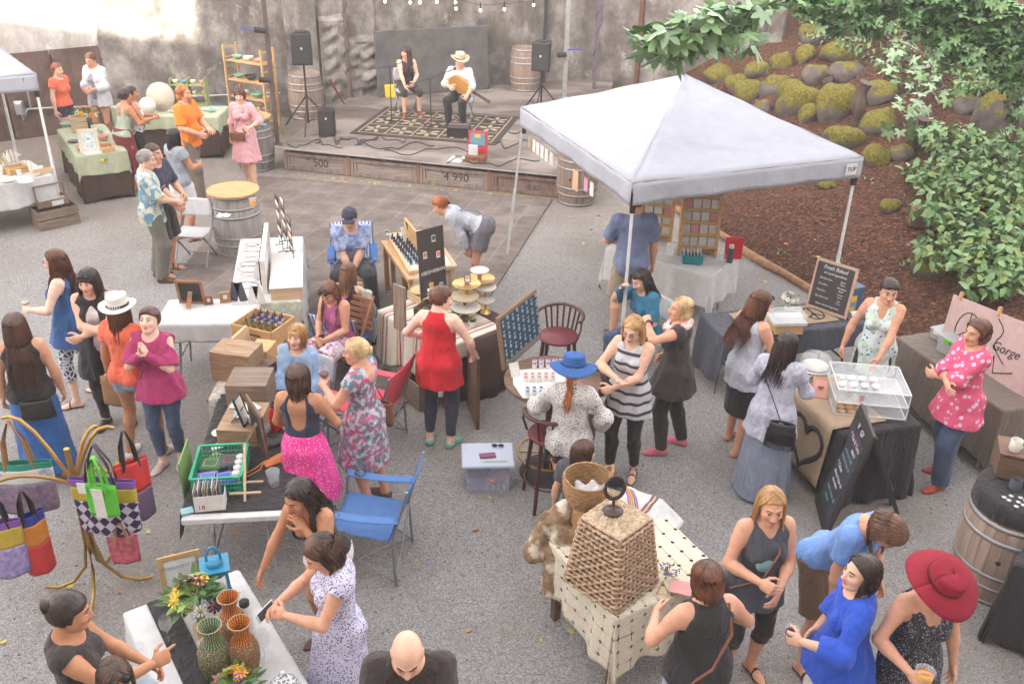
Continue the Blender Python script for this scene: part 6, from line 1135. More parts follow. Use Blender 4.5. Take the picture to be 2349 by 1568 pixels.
for nm,c0,ux,L_ in(('side_wall',(-w_/2,0),(0,1),d_),('side_wall',(w_/2,0),(0,1),d_),('end_wall',(0,-d_/2),(1,0),w_),('end_wall',(0,d_/2),(1,0),w_)):
 mb=MB();X0=Vector((c0[0]-ux[0]*L_/2,c0[1]-ux[1]*L_/2,0));X1=Vector((c0[0]+ux[0]*L_/2,c0[1]+ux[1]*L_/2,0))
 for z in(.01,.05,.09,h_):mb.bar(X0+Vector((0,0,z)),X1+Vector((0,0,z)),.010 if z<h_ else.022,.008 if z<h_ else.016)
 for k in range(15):p=X0.lerp(X1,k/14);mb.bar(p,p+Vector((0,0,h_)),.007,.007)
 mb.build(nm,GPL,t)
mb=MB();mb.box((0,0,.005),(w_-.02,d_-.02,.006));mb.build('base',GPL,t)
Mb=Matrix.Translation(t.location)@Matrix.Rotation(ty,4,'Z')
for i,(x,y,m_,c_)in enumerate(((-.09,.06,plain('pouch_green',(.05,.15,.08),.8),'dark green'),(.06,.10,CHAR,'charcoal'),(-.08,-.13,plain('pouch_blue',(.16,.17,.50),.8),'violet blue'),(.05,-.14,plain('pouch_blue2',(.08,.11,.42),.8),'deep blue'))):
 mb=MB();mb.box((0,0,.05),(.17,.17,.075));o=one('fabric_pouch',mb,m_,Mb@Vector((x,y,.01)),'%s folded fabric pouch with stitched motif in the green basket'%c_,'pouch',rz=ty+.1*i,bev=.02);mb=MB();mb.tube([(-.05,-.04,.089),(.05,-.045,.089),(.055,.045,.089),(-.045,.05,.089),(-.05,-.04,.089)],.003,4);mb.build('stitched_line',(FY,plain('thread_rust',(.6,.15,.08),.7),CARD,CARD)[i],o)
for i in range(4):cyl_thing('candle_tin',Mb@Vector((.14,.11-.075*i,.06)),[(.032,0),(.034,.05),(.030,.052)],(CGR,GLS,CER,CER)[i],'%s round tin in a column at the right of the green basket'%('sage','clear','cream','pale topped')[i],'tin',parts=(('lid',[(.033,.05),(.033,.058),(.001,.060)],CARD),))
t=thing('card_file',on(tm,-.50,-.83),ty+.08,'white box file of upright cards marked 18','card file');mb=MB();mb.box((0,-.07,.07),(.22,.004,.14));mb.box((.11,0,.06),(.004,.14,.12));mb.box((-.11,0,.06),(.004,.14,.12));mb.build('box',CARD,t)
for k in range(12):mb=MB();mb.box((-.10+k*.017,.0,.10+.012*(k%3)),(.003,.13,.17),0,T((0,0,0),0,0,-.04));mb.build('card',(CARD,KRAFT,CARD,CHAR)[k%4],t)
text('18',.055,T((-.06,-.0735,.04),rx=R(90)),plain('ink_red',(.5,.02,.03),.6),t)
mb=MB();mb.bar((0,0,-.28),(.0,.0,.26),.36,.012,up=(0,1,0));one('green_folder',mb,plain('folder_green',(.20,.32,.10),.7),on(tm,-1.12,-.42),'tall green folder hanging against the left side of the black table','folder',rz=ty+1.5708)
t=thing('wooden_stand',on(tm,.12,-.62),ty,'thin wooden picture stand with two cross bars on the black table','stand');mb=MB();mb.bar((0,-.16,.0),(0,.10,.36),.018);mb.build('upright',PINEL,t)
for y in(-.12,.02):mb=MB();mb.bar((-.12,y,.05),(.12,y,.05),.014);mb.build('cross_bar',PINEL,t)
bt=thing('brass_bag_stand',A((230,1345),0),0,'brass floor stand with curling arms hung with recycled bags','stand');BR=mat('brass',(.45,.28,.09),.35,metal=.7,bump=.15)
for a in(.2,1.7,3.3,4.9):mb=MB();mb.tube([(math.cos(a)*r_,math.sin(a)*r_,z)for r_,z in((.02,.75),(.03,.45),(.07,.22),(.18,.08),(.30,.03),(.40,.045))],.014,7);mb.build('leg',BR,bt)
mb=MB();mb.tube([(0,0,.35),(0,0,1.0),(0,0,1.32)],.022,8);mb.build('trunk',BR,bt)
arms=[]
for a,R_,h_ in((2.85,.52,1.50),(.35,.34,1.45),(3.6,.48,1.18),(-.35,.38,1.22),(1.2,.3,1.35)):p=[(math.cos(a)*R_*q,math.sin(a)*R_*q,1.0+(h_-1.0)*math.sin(q*1.9)/math.sin(1.45))for q in(0,.12,.3,.5,.7,.88,1)];mb=MB();mb.tube(p,.015,7);mb.build('arm',BR,bt);arms.append(Vector(bt.location)+Vector(p[-1]))
def tote(p,w,h,rz,cols,label,strap,sl=.28,tilt=0,d=.09):
 t=thing('tote_bag',(p[0],p[1],p[2]),rz,label,'bag','recycled tote bags on the brass stand');z=-sl
 for i,(m_,f0,f1)in enumerate(cols):
  mb=MB();mb.grid(lambda a,b:((math.cos(a*6.283))*w/2*(1-.10*(f0+(f1-f0)*b)),math.sin(a*6.283)*(d*(.35+.65*(f0+(f1-f0)*b)))+.012*math.sin(a*31)*.5,z-h*(f0+(f1-f0)*b)),36,8);mb.build('panel',m_,t,solid=.003)
 for y in(-.03,.03):mb=MB();mb.tube([(-w*.22,y,z-.06),(-w*.16,y*.8,z+sl*.5),(-.01,y*.3,0),(.01,y*.3,0),(w*.16,y*.8,z+sl*.5),(w*.22,y,z-.06)],.014,5,flat=.25);mb.build('strap',strap,t)
 return t
BY=plain('bag_yellow',(.50,.36,.04),.45,bscale=30,bump=.4);BV=plain('bag_violet',(.22,.09,.38),.6);BG=plain('bag_lime',(.12,.55,.04),.45);BRD=plain('bag_red',(.55,.04,.04),.5);BT=plain('bag_teal',(.02,.28,.20),.6);BD=mat('bag_diamond',(.46,.42,.52),.7,col2=(.03,.015,.06),kind='check',scale=17,bump=.3,rot=.785);BM=mat('bag_mixed',(.30,.20,.24),.7,col2=(.12,.11,.22),scale=26,detail=8,bump=.3);BF=mat('bag_floral_purple',(.20,.15,.38),.6,col2=(.38,.32,.52),scale=30,bump=.3)
tote(arms[0]+Vector((.06,-.05,0)),.46,.42,.15,((BT,0,.12),(plain('bag_print',(.60,.62,.62),.6,col2=(.25,.35,.45),scale=14,lo=.3,hi=.45),.12,.4),(BM,.4,1)),'big tote with teal rim and speckled purple body at the left of the stand',SUE,.36)
tote(arms[2]+Vector((-.02,-.10,-.02)),.30,.46,.25,((BV,0,.12),(BY,.12,.46),(BF,.46,1)),'narrow tote with violet rim, yellow band and blue floral base',LTB,.26);tote(arms[2]+Vector((.13,.03,-.10)),.22,.50,.9,((plain('bag_blue',(.03,.05,.32),.5),0,.15),(plain('bag_orange',(.60,.22,.03),.5),.15,.5),(BRD,.5,1)),'red and orange tote behind the narrow violet rimmed tote',LTB,.22)
tote(arms[1]+Vector((-.06,-.22,.0)),.50,.44,-.05,((BV,0,.14),(BY,.14,.40),(BD,.40,1)),'wide tote with gold band and purple diamond pattern at the front',LTB,.30)
tg=tote(arms[1]+Vector((-.02,-.34,-.02)),.24,.26,-.1,((BG,0,1),),'small bright lime green bag with white tag in front of the diamond tote',BG,.24,d=.04);mb=MB();mb.box((.0,-.046,-.37),(.08,.006,.25));mb.build('white_stripe',CARD,tg);mb=MB();mb.box((-.12,-.03,-.26),(.06,.004,.09));mb.build('price_tag',CARD,tg)
tote(arms[1]+Vector((.04,.05,-.05)),.26,.50,.7,((BRD,0,.5),(plain('bag_plum',(.16,.10,.18),.6),.5,1)),'red and plum tote hanging behind at the right of the stand',LTB,.28);tote(arms[3]+Vector((.0,-.05,-.42)),.22,.24,.2,((mat('bag_pinkred',(.55,.14,.16),.7,col2=(.30,.05,.08),scale=20),0,1),),'small pinkish red floral pouch hanging lowest at the right',SUE,.12,d=.03)
tv=table((545,1308),(696,1560),.76,.74,'folding table of striped woven vases at the bottom left',side=-1,L=1.9);cloth(tv,CWH,.50,'white cloth on the striped vases table',nf=9,fold=.03,seed=7)
mb=MB();mb.box((0,0,.010),(1.9,.16,.003));one('table_runner',mb,CB,on(tv,0,-.42),'black runner along the middle of the vases table','runner',rz=tv[4])
frame_sign(A((428,1376),.75),.27,.34,.42,.28,mat('frame_gold',(.55,.38,.16),.4,metal=.3),plain('print_pale',(.62,.64,.66),.7),'gold framed print at the far end of the vases table',fw=.035,name='framed_sign')
tfs=bpy.data.objects[[o.name for o in bpy.data.objects if o.name.startswith('framed_sign')][-1]];text('MONUMENT CO',.032,T((0,.055,.25),rx=R(90)-.28),plain('ink_grey',(.2,.22,.25),.7),tfs)
t=thing('blue_lantern',A((505,1375),.75),.35,'turquoise blue metal lantern at the far end of the vases table','lantern');LB=plain('lantern_blue',(.03,.24,.42),.4);h_=.30;w_=.15
for sx in(-1,1):
 for sy in(-1,1):mb=MB();mb.bar((sx*w_*.5,sy*w_*.5,0),(sx*w_*.42,sy*w_*.42,h_),.014);mb.build('corner_post',LB,t)
mb=MB();mb.box((0,0,.01),(w_*1.15,w_*1.15,.02));mb.build('base_plate',LB,t);mb=MB();mb.box((0,0,h_+.006),(w_*1.25,w_*1.25,.012));mb.box((0,0,h_-.02),(w_*.98,w_*.98,.04));mb.build('roof_plate',LB,t,bev=.003);mb=MB();mb.lathe([(.055,h_+.012),(.055,h_+.04),(.045,h_+.05),(.001,h_+.052)],20,cap=False);mb.build('chimney',LB,t)
mb=MB();mb.tube([(math.cos(a/10*3.14)*.045,0,h_+.05+math.sin(a/10*3.14)*.10)for a in range(11)],.009,7);mb.build('ring_handle',LB,t);mb=MB();mb.cyl((0,0,.02),.04,.10);mb.build('candle',CARD,t)
for sx,sy in((1,0),(-1,0),(0,1),(0,-1)):mb=MB();mb.box((sx*w_*.46,sy*w_*.46,h_/2),(.002+w_*.8*abs(sy),.002+w_*.8*abs(sx),h_*.85));mb.build('pane',GLS,t)
bouquet(A((462,1425),.75),'large bouquet with yellow dahlias and dark blooms on the vases table',GLS,.19,[(FY,FY),(FM,FM),(FW,FC),(LEAFL,LEAFL)],9,.17,.06,22,leaves=120)
def stripev(c1,c2,nm):
 def ex(m,N,L,b,out):
  tc=N.new('ShaderNodeTexCoord');s=N.new('ShaderNodeSeparateXYZ');L.new(tc.outputs['Object'],s.inputs[0]);at=N.new('ShaderNodeMath');at.operation='ARCTAN2';L.new(s.outputs[1],at.inputs[0]);L.new(s.outputs[0],at.inputs[1]);m1=N.new('ShaderNodeMath');m1.operation='MULTIPLY';m1.inputs[1].default_value=22;L.new(at.outputs[0],m1.inputs[0]);sn_=N.new('ShaderNodeMath');sn_.operation='SINE';L.new(m1.outputs[0],sn_.inputs[0])
  m2=N.new('ShaderNodeMath');m2.operation='MULTIPLY';m2.inputs[1].default_value=420;L.new(s.outputs[2],m2.inputs[0]);s2=N.new('ShaderNodeMath');s2.operation='SINE';L.new(m2.outputs[0],s2.inputs[0]);ad=N.new('ShaderNodeMath');ad.operation='MULTIPLY_ADD';ad.inputs[1].default_value=.35;L.new(s2.outputs[0],ad.inputs[0]);L.new(sn_.outputs[0],ad.inputs[2])
  r_=N.new('ShaderNodeValToRGB');r_.color_ramp.elements[0].position=.45;r_.color_ramp.elements[1].position=.6;r_.color_ramp.elements[0].color=(*c1,1);r_.color_ramp.elements[1].color=(*c2,1);L.new(ad.outputs[0],r_.inputs[0]);L.new(r_.outputs[0],b.inputs['Base Color']);bn=N.new('ShaderNodeBump');bn.inputs['Strength'].default_value=.8;bn.inputs['Distance'].default_value=.006;L.new(ad.outputs[0],bn.inputs['Height']);L.new(bn.outputs[0],b.inputs['Normal'])
 return mat(nm,c1,.6,bump=0,extra=ex)
def wvase(loc,s,m1,m2,label):
 t=thing('woven_vase',loc,0,label,'vase','woven neck vases');mb=MB();mb.lathe([(.055*s,0),(.065*s,.01),(.085*s,.12),(.083*s,.20),(.060*s,.265)],40,cap=False);mb.build('netted_body',m2,t,solid=.004)
 mb=MB();mb.lathe([(.060*s,.265),(.038*s,.30),(.036*s,.325),(.062*s,.40),(.058*s,.40),(.030*s,.33),(.028*s,.28)],32,cap=False);mb.build('striped_neck',m1,t);mb=MB();mb.tube([(math.cos(a/24*6.283)*.061*s,math.sin(a/24*6.283)*.061*s,.40)for a in range(25)],.004,6);mb.build('rim',KRAFT,t);return t
def netm(nm,c):return mat(nm,c,.8,kind='voro',col2=[x*.3 for x in c],scale=130,lo=.62,hi=.30,bump=.6,bscale=140,stretch=(1,1,1.3),disp=.01)
wvase(A((500,1545),.75),1.15,stripev((.04,.16,.15),(.48,.42,.08),'neck_green'),netm('net_green',(.34,.31,.17)),'green woven vase with green and yellow striped neck');wvase(A((541,1478),.75),1.08,stripev((.42,.06,.02),(.62,.36,.05),'neck_orange'),netm('net_orange',(.46,.26,.13)),'orange woven vase furthest back by the white flask');wvase(A((566,1538),.75),1.1,MATS['neck_orange'],MATS['net_orange'],'orange woven vase at the right next to the green one')
cyl_thing('flask',A((570,1448),.75),[(.042,0),(.044,.01),(.044,.20),(.028,.225)],plain('flask_white',(.72,.72,.73),.4),'white insulated flask with black lid behind the orange vases','flask',parts=(('lid',[(.028,.226),(.032,.232),(.032,.26),(.014,.27)],INK),));wineglass(A((608,1512),.75),'clear empty wine glass at the right edge of the vases table',s=1.25)
bouquet(A((548,1615),.75),'low bouquet of white and orange flowers at the bottom edge',CDK,.15,[(FW,FY),(FO,FC),(FK,FC),(FP,FP),(LEAFL,LEAFL)],12,.10,.06,22,leaves=90)
mb=MB();mb.lathe([(.09,0),(.10,.03),(.085,.10),(.04,.15),(.012,.165),(.014,.20),(.001,.205)],24,cap=False);one('filigree_lantern',mb,mat('filigree',(.72,.74,.76),.6,kind='voro',col2=(.18,.2,.22),scale=55,lo=.5,hi=.35,bump=.4),A((655,1595),.75),'white pierced metal dome lantern at the bottom edge','lantern')
for i in range(7):mb=MB();mb.box((0,0,.06),(.045,.085,.10+.02*(i%3)));mb.box((0,.055,.025),(.045,.03,.05));one('wooden_block',mb,PINEL,on(tv,-.50+i*.165,-.05+0*i),'small pale notched wood card holder, %s in the row'%('first','second','third','fourth','fifth','sixth','last')[i],'wood block',tv[4]+.3,'notched wood blocks in a row')
for i,(u,v)in enumerate(((330,1535),(388,1470))):wineglass(A((u,v),.75),('stemless looking clear glass near the pointing woman' if i==0 else 'clear wine glass beside the wood blocks'),s=1.1)
mb=MB();mb.box((0,0,0),(.072,.008,.142));q=P['phone_dress'];v=(Vector(held('phone_dress','L',.10))+Vector(held('phone_dress','R',.10)))/2;o=one('phone',mb,CARD,v+Vector((-.03,0,.02)),'white and pink phone held by the woman in the patterned dress','phone',bev=.006);o.rotation_euler=(R(-35),R(75),R(20));mb=MB();mb.box((0,-.0045,0),(.064,.002,.115));mb.build('screen',CHAR,o)
wineglass(held('bun_floral','L',dz=-.06),'large glass of red wine held by the blonde woman in the floral dress',WINE,s=1.15);wineglass(held('curly_blue','L',dz=-.06),'glass of pale wine held by the curly haired woman',plain('wine_white',(.62,.55,.35),.15),s=1.1);wineglass(held('scarf','L',dz=-.08),'glass of dark wine raised by the woman with the pink scarf',WINE,s=1.1,tilt=.9);cup(held('cobalt','L',dz=-.05),'cup of dark red wine held by the woman in the cobalt blouse',WINE,1.0);cup(held('red_hat','R',dz=-.05),'cup of amber beer held by the tattooed woman',BEER,1.25)
mb=MB();mb.box((0,0,0),(.065,.008,.125));one('phone',mb,INK,Vector(held('mauve','L',.08))+Vector((.05,0,.03)),'dark phone held by the woman in the mauve tank','phone',rz=.4)
def handbag(loc,w,h,d,rz,m,label,fringe=False,name='handbag'):
 t=thing(name,loc,rz,label,'bag');mb=MB();mb.grid(lambda a,b:(math.cos(a*6.283)*w/2*(.88+.12*b),math.sin(a*6.283)*d/2*(.6+.5*math.sin(b*2.6)),h/2-h*b),24,8);mb.build('body',m,t,solid=.006);mb=MB();mb.box((0,0,-h/2+.01),(w*.8,d*.5,.02));mb.build('base',m,t);mb=MB();mb.box((0,-d*.36,h*.30),(w*.86,.01,.03));mb.build('flap_edge',m,t)
 if fringe:mb=MB();[mb.tube([(w*.5*math.cos(a),d*.6*math.sin(a),h*.1),(w*.54*math.cos(a),d*.66*math.sin(a),-h*.72)],.004,4)for a in[k*.13 for k in range(48)]];mb.build('fringe',m,t)
 return t
W_=lambda n,p:P[n]['W'](p)
handbag(W_('bun_floral',(.24,-.05,.86)),.25,.22,.10,P['bun_floral']['yaw']+1.5,LTH,'dark brown shoulder bag on the woman in the floral dress');handbag(W_('knit_skirt',(.15,-.19,.86)),.24,.20,.10,P['knit_skirt']['yaw']+.2,LTB,'black fringed suede bag over the long grey skirt',True);handbag(W_('black_back',(-.24,-.14,.74)),.26,.22,.07,P['black_back']['yaw'],LTH,'tan leather crossbody bag with zip on the woman in black tank');handbag(W_('far_left',(.05,-.20,.86)),.28,.18,.08,P['far_left']['yaw'],LTB,'flat black bag against the loose blue trousers');handbag(W_('white_hat',(-.29,.06,.66)),.24,.30,.05,P['white_hat']['yaw'],SUE,'brown suede clutch held by the woman in the white hat',name='clutch');handbag(W_('striped',(.30,-.02,.92)),.26,.26,.12,P['striped']['yaw']+1,plain('bag_grey',(.16,.16,.15),.6),'grey and black shoulder bag of the woman in striped tank');handbag(W_('grey_tank',(.30,.02,.88)),.24,.20,.10,P['grey_tank']['yaw']+1,LTB,'black leather bag at the hip of the woman in grey tank');handbag(W_('red_hat',(.24,.10,.62)),.22,.26,.10,P['red_hat']['yaw']+1,LTB,'black fringed bag hanging beside the patterned dress',True);handbag(W_('bending_white',(.19,-.06,.90)),.20,.26,.06,P['bending_white']['yaw']+1.5,STEEL,'slate blue bag hanging at the hip of the bending woman')
# centre: soap table, sign, cake stands
ts=table((1049,610),(992,530),.60,.74,'pine dining table of soaps in front of the bending woman',top=CARD,legm=PINEL,L=1.27,leg='post');mb=MB();
for s in(-1,1):mb.box((s*.61,0,.725),(.06,.60,.045));mb.box((0,s*.28,.725),(1.155,.05,.045))
mb.build('top_rim',PINEL,ts[0],bev=.003)
tn=table((936,640),(868,545),.34,.70,'narrow pine stand holding the rows of dropper bottles',top=PINE,legm=PINE,L=1.3,leg='post',side=-1)
t=thing('pine_partition',on(tn,0,-1.03,-.5),tn[4],'tall pine board partition left of the dropper bottles','partition');mb=MB();mb.box((0,0,.45),(1.34,.03,.62));mb.build('board',PINE,t,bev=.003);mb=MB();mb.grid(lambda a,b:((a-.5)*1.3,(.02+.012*math.sin(a*30)*(1-b)),-.20+.5*b),40,6);mb.build('white_cloth',CWH,t,solid=.004);mb=MB();mb.bar((-.67,0,.13),(-.67,0,.80),.05);mb.build('post',PINE,t)
k=0
for i in range(9):
 for j in range(3):cyl_thing('dropper_bottle',on(tn,.82-i*.165,-.62+j*.42,.01),[(.020,0),(.021,.004),(.021,.06),(.010,.072)],CHAR if i<4 else CDK,'dark dropper bottle behind the pine partition, %s from the far end, %s row'%(ORD[i],('left','middle','right')[j]),'bottle','dark dropper bottles in rows',10,(('dropper_cap',[(.012,.072),(.012,.09),(.006,.11)],INK),('paper_label',[(.0222,.012),(.0222,.045)],plain('label_blue',(.20,.42,.55),.7)if i>4 else CHAR)))
bouquet(on(tn,.9,.5,.01),'small pale flower posy at the far end of the dropper bottles',GLS,.07,[(FW,FW)],3,.07,.025,7,leaves=14)
for i,(fx,fy,c_)in enumerate(((.6,.1,'black'),(.35,.45,'white'))):mb=MB();mb.bar((0,0,0),(.0,.06,.20),.05,.012);one('display_card',mb,(INK,CARD)[i],on(ts,fx,fy,.008),'slim upright %s display card on the white topped soap table'%c_,'card',1.0)
def signboard(name,p,n_right,up,w,h,th,m,label,cat='sign',bev=.002):
 "board: p bottom-left corner, unit right and up directions"
 r_=Vector(n_right).normalized();u_=Vector(up).normalized();n_=r_.cross(u_).normalized();M=Matrix(((r_.x,n_.x*-1,u_.x,p[0]),(r_.y,n_.y*-1,u_.y,p[1]),(r_.z,n_.z*-1,u_.z,p[2]),(0,0,0,1)))
 t=thing(name,(0,0,0),0,label,cat);t.matrix_world=M;mb=MB();mb.box((w/2,th/2,h/2),(w,th,h));mb.build('board',m,t,bev=bev);return t
def stext(t,s,size,x,z,m,**k):return text(s,size,T((x,-.006,z),rx=R(90),rz=0)@Matrix.Rotation(k.pop('rot',0),4,'Z'),m,t,'lettering',.0008,**k)
a=G(968,704,.76);b=G(1034,672,.76);d=(b-a);
t=signboard('business_sign',a,d,(0.04,.22,1),.42,.84,.012,mat('dark_board',(.062,.048,.042),.7,kind='wood',stretch=(10,10,.6),scale=2,bump=.1),'tall dark brown sign reading ABIDE+REMAIN on the woven blanket table')
text('ABIDE+REMAIN',.056,T((.21,-.006,.36),rx=R(90)),CARD,t,th=.001,weight=.0003)
for i,(x,z)in enumerate(((.25,.72),(.10,.56),(.31,.53),(.17,.20),(.33,.17))):mb=MB();mb.box((x,-.004,z),(.06,.004,.075));ph_=mb.build('photo',CARD,t);mb=MB();mb.box((x,-.007,z+.006),(.044,.004,.045));mb.build('picture',(CHAR,KRAFT,CORAL,FO,CBL)[i],t)
tw=table((868,712),(1002,790),.76,.74,'folding table under the striped woven blanket',L=1.15,top=OLDW,legm=OLDW,leg='post',side=1)
SER=mat('serape',(.62,.59,.53),.9,bump=.4,bscale=60)
def ser(m,N,L,b,out):
 tc=N.new('ShaderNodeTexCoord');s=N.new('ShaderNodeSeparateXYZ');L.new(tc.outputs['Object'],s.inputs[0]);n=N.new('ShaderNodeTexNoise');n.inputs['Scale'].default_value=7;L.new(tc.outputs['Object'],n.inputs[0]);m0=N.new('ShaderNodeMath');m0.operation='MULTIPLY_ADD';m0.inputs[1].default_value=.03;L.new(n.outputs[0],m0.inputs[0]);L.new(s.outputs[0],m0.inputs[2]);m1=N.new('ShaderNodeMath');m1.operation='MULTIPLY';m1.inputs[1].default_value=3.4;L.new(m0.outputs[0],m1.inputs[0]);f=N.new('ShaderNodeMath');f.operation='FRACT';L.new(m1.outputs[0],f.inputs[0])
 r=N.new('ShaderNodeValToRGB');r.color_ramp.interpolation='CONSTANT';e=r.color_ramp.elements;e[0].color=(.62,.58,.51,1);cs_=[(.30,(.52,.30,.16)),(.38,(.60,.57,.50)),(.44,(.36,.08,.04)),(.52,(.28,.42,.52)),(.60,(.60,.57,.50)),(.68,(.36,.08,.04)),(.74,(.5,.33,.2))];e[1].position=.8;e[1].color=(.62,.58,.51,1)
 for p,c in cs_:x=e.new(p);x.color=(*c,1)
 L.new(f.outputs[0],r.inputs[0]);L.new(r.outputs[0],b.inputs['Base Color'])
MATS.pop('serape');SER=mat('serape',(.6,.5,.4),.9,bump=.4,bscale=60,extra=ser);cloth(tw,SER,.55,'cream blanket with rust and blue stripes and a fringed hem',name='woven_blanket',cat='blanket',sides=(.5,.35,1,.1),seed=8,fold=.03,uneven=.10)
mb=MB()
for i in range(40):x=-.5+i*.026;mb.tube([(x,0,0),(x+.004*math.sin(i),-.004,-.06)],.003,4)
one('blanket_fringe',mb,CER,on(tw,0,-1.12,-.585),'loose cream fringe along the hem of the striped blanket','fringe',rz=tw[4])
crate((on(tw,.38,-1.12)[0],on(tw,.38,-1.12)[1],0),.46,.32,.32,tw[4]-.1,OLDW,'brown slatted crate on the ground beneath the blanket fringe',4)
t=signboard('barnwood_panel',A((903,752),.77),(math.cos(tw[4]+.1),math.sin(tw[4]+.1),0),(0,.05,1),.17,.50,.03,mat('barnwood',(.30,.23,.17),.85,kind='wood',col2=(.16,.12,.09),stretch=(9,9,.8),scale=2.5),'grey brown barnwood panel standing on the striped blanket table','panel')
crate(on(tw,-.80,.42),.30,.24,.10,tw[4],PINEL,'pale slatted crate carrying the gold plate and glass cloche',2);plate(on(tw,-.82,.42,.11),.15,GOLD,'gold plate on the pale slatted crate');mb=MB();mb.lathe([(.11,0),(.11,.10),(.08,.18),(.02,.215),(.001,.217)],24,cap=False);one('glass_cloche',mb,GLS,on(tw,-.82,.42,.13),'glass cloche over a succulent on the gold plate','cloche')
for i,(fx,fy)in enumerate(((-.28,.0),(-.02,.05))):cyl_thing('swing_bottle',on(tw,fx,fy),[(.035,0),(.036,.16),(.013,.22),(.012,.26)],GLS,'clear swing top bottle %s on the blanket table'%('left of the wooden caddy' if i==0 else 'behind the wooden caddy'),'bottle',parts=(('stopper',[(.014,.262),(.014,.285),(.001,.29)],CARD),))
crate(on(tw,.05,-.42),.20,.26,.22,tw[4]+.4,OAK,'dark wooden house shaped caddy with a small succulent',3);crate(on(tw,.62,-.72),.34,.16,.10,tw[4]-.1,PINEL,'small pale crate at the hand of the woman in red',2)
for i,(fx,fy,s)in enumerate(((.25,.30,.09),(.50,.10,.08),(.30,-.10,.06),(.66,.42,.07),(-.80,.42,.06),(.0,-.45,.05))):
 mb=MB();q=random.Random(i)
 for k in range(26):a_=k*2.4;leafquad(mb,(0,0,.05),s*(.5+.5*((k*.37)%1)),s*.4,a_,.2+1.0*((k*.21)%1),k%3)
 t=thing('succulent',on(tw,fx,fy,.12 if i==4 else(.10 if i==5 else 0)),0,'green succulent %s'%('beside the ABIDE+REMAIN sign','in the right of the blanket table','in front of the dark sign','near the cake stands','under the glass cloche','inside the dark wooden caddy')[i],'plant');mb.build('leaves',[mat('succulent',(.25,.38,.28),.6),LEAFL,LEAFG],t);mb=MB();mb.lathe([(.03,0),(.045,.06),(.04,.06)],14,cap=False);mb.build('pot',CER if i<4 else CHAR,t)
tq=thing('round_table',(*G(1072,815,0).xy,0),0,'round table under a black cloth holding the cake stands','table');mb=MB();mb.cyl((0,0,.70),.36,.03,n=36);mb.build('tabletop',OAK,tq);mb=MB();mb.cyl((0,0,0),.05,.70);mb.build('leg',OAK,tq);tq.location=(*G(1076,742,.72).xy,0)
mb=MB();mb.lathe([(.001,.735),(.36,.735)]+[(.385+.01*i,.73-.18*i)for i in range(5)],48,cap=False)
for i,v in enumerate(mb.v):a_=math.atan2(v[1],v[0]);q=max(0,.73-v[2]);mb.v[i]=(v[0]*(1+.06*q*math.sin(a_*13)),v[1]*(1+.06*q*math.sin(a_*13)),v[2])
one('tablecloth',mb,DBR,tq.location,'dark brown cloth reaching the ground under the cake stands','tablecloth',solid=.004)
for i,(u,v,z,r_,m_,lb)in enumerate(((1100,621,1.13,.105,CER,'white footed cake plate, highest at the back'),(1102,640,1.04,.16,GOLD,'wide gold rimmed cake stand under the highest white plate'),(1114,660,.99,.12,CER,'white cake stand at the right with gold base'),(1114,690,.88,.10,CER,'small white cake stand lowest at the right'),(1070,652,1.10,.155,GOLD,'shiny gold cake stand with small framed sign'),(1066,680,.99,.155,plain('cream_gold',(.60,.50,.33),.4),'cream cake stand below the gold one'),(1069,706,.89,.16,CER,'white glass cake stand lowest at the left'))):
 q=G(u,v,z);t=thing('cake_stand',(q.x,q.y,.742),0,lb,'cake stand','cake stands on the black table');h_=z-.742;mb=MB();mb.lathe([(.001,h_-.008),(r_*.9,h_-.006),(r_,h_+.010),(r_*.98,h_+.014),(r_*.9,h_+.002),(.001,h_)],30,cap=False);mb.build('plate',m_,t);mb=MB();mb.lathe([(.06,0),(.05,.012),(.016,.04),(.014,h_*.6),(.03,h_-.02),(.04,h_-.007)],18);mb.build('foot',OAK if i in(5,6)else GOLD,t)
frame_sign((*G(1073,648,1.115).xy,1.115),.07,.085,.3,.3,LTH,CARD,'tiny framed sign on the shiny gold cake stand',fw=.008)
t=signboard('leaning_frame',(*G(1100,985,0).xy,0),(-.14,.55,0),(-.05,.10,1),.50,.80,.035,OAK,'old dark wooden frame leaning beside the woman in red','frame')
a,b=G(1157,850,.95),G(1242,770,.95);d=b-a;w_=d.length;up_=Vector((-.10,.12,1));t=signboard('earring_board',a,d,up_,w_,.52,.03,wood('board_frame',(.27,.16,.09)),'tilted wooden framed board hung with rows of pale earrings on blue cloth','display board');mb=MB();mb.box((w_/2,-.004,.28),(w_-.08,.012,.42));mb.build('panel',plain('panel_navy',(.035,.055,.09),.8),t);mb=MB();mb.box((w_/2,-.004,.048),(w_-.08,.010,.05));mb.build('glass_strip',plain('panel_dusty',(.20,.18,.15),.5),t)
EB=plain('earring_aqua',(.42,.62,.70),.5)
for i in range(8):
 for j in range(9):
  x=.055+(w_-.11)*i/7;z=.095+.38*j/8;mb=MB();k=(i+j)%2;mb.tube([(x+.013*math.cos(a_),-.013,z+.015*math.sin(a_))for a_ in([q*.63 for q in range(11)]if k else[3.3+q*.42 for q in range(8)])],.0035,5);mb.build('earring',EB,t)
ao=G(1196,905,0);
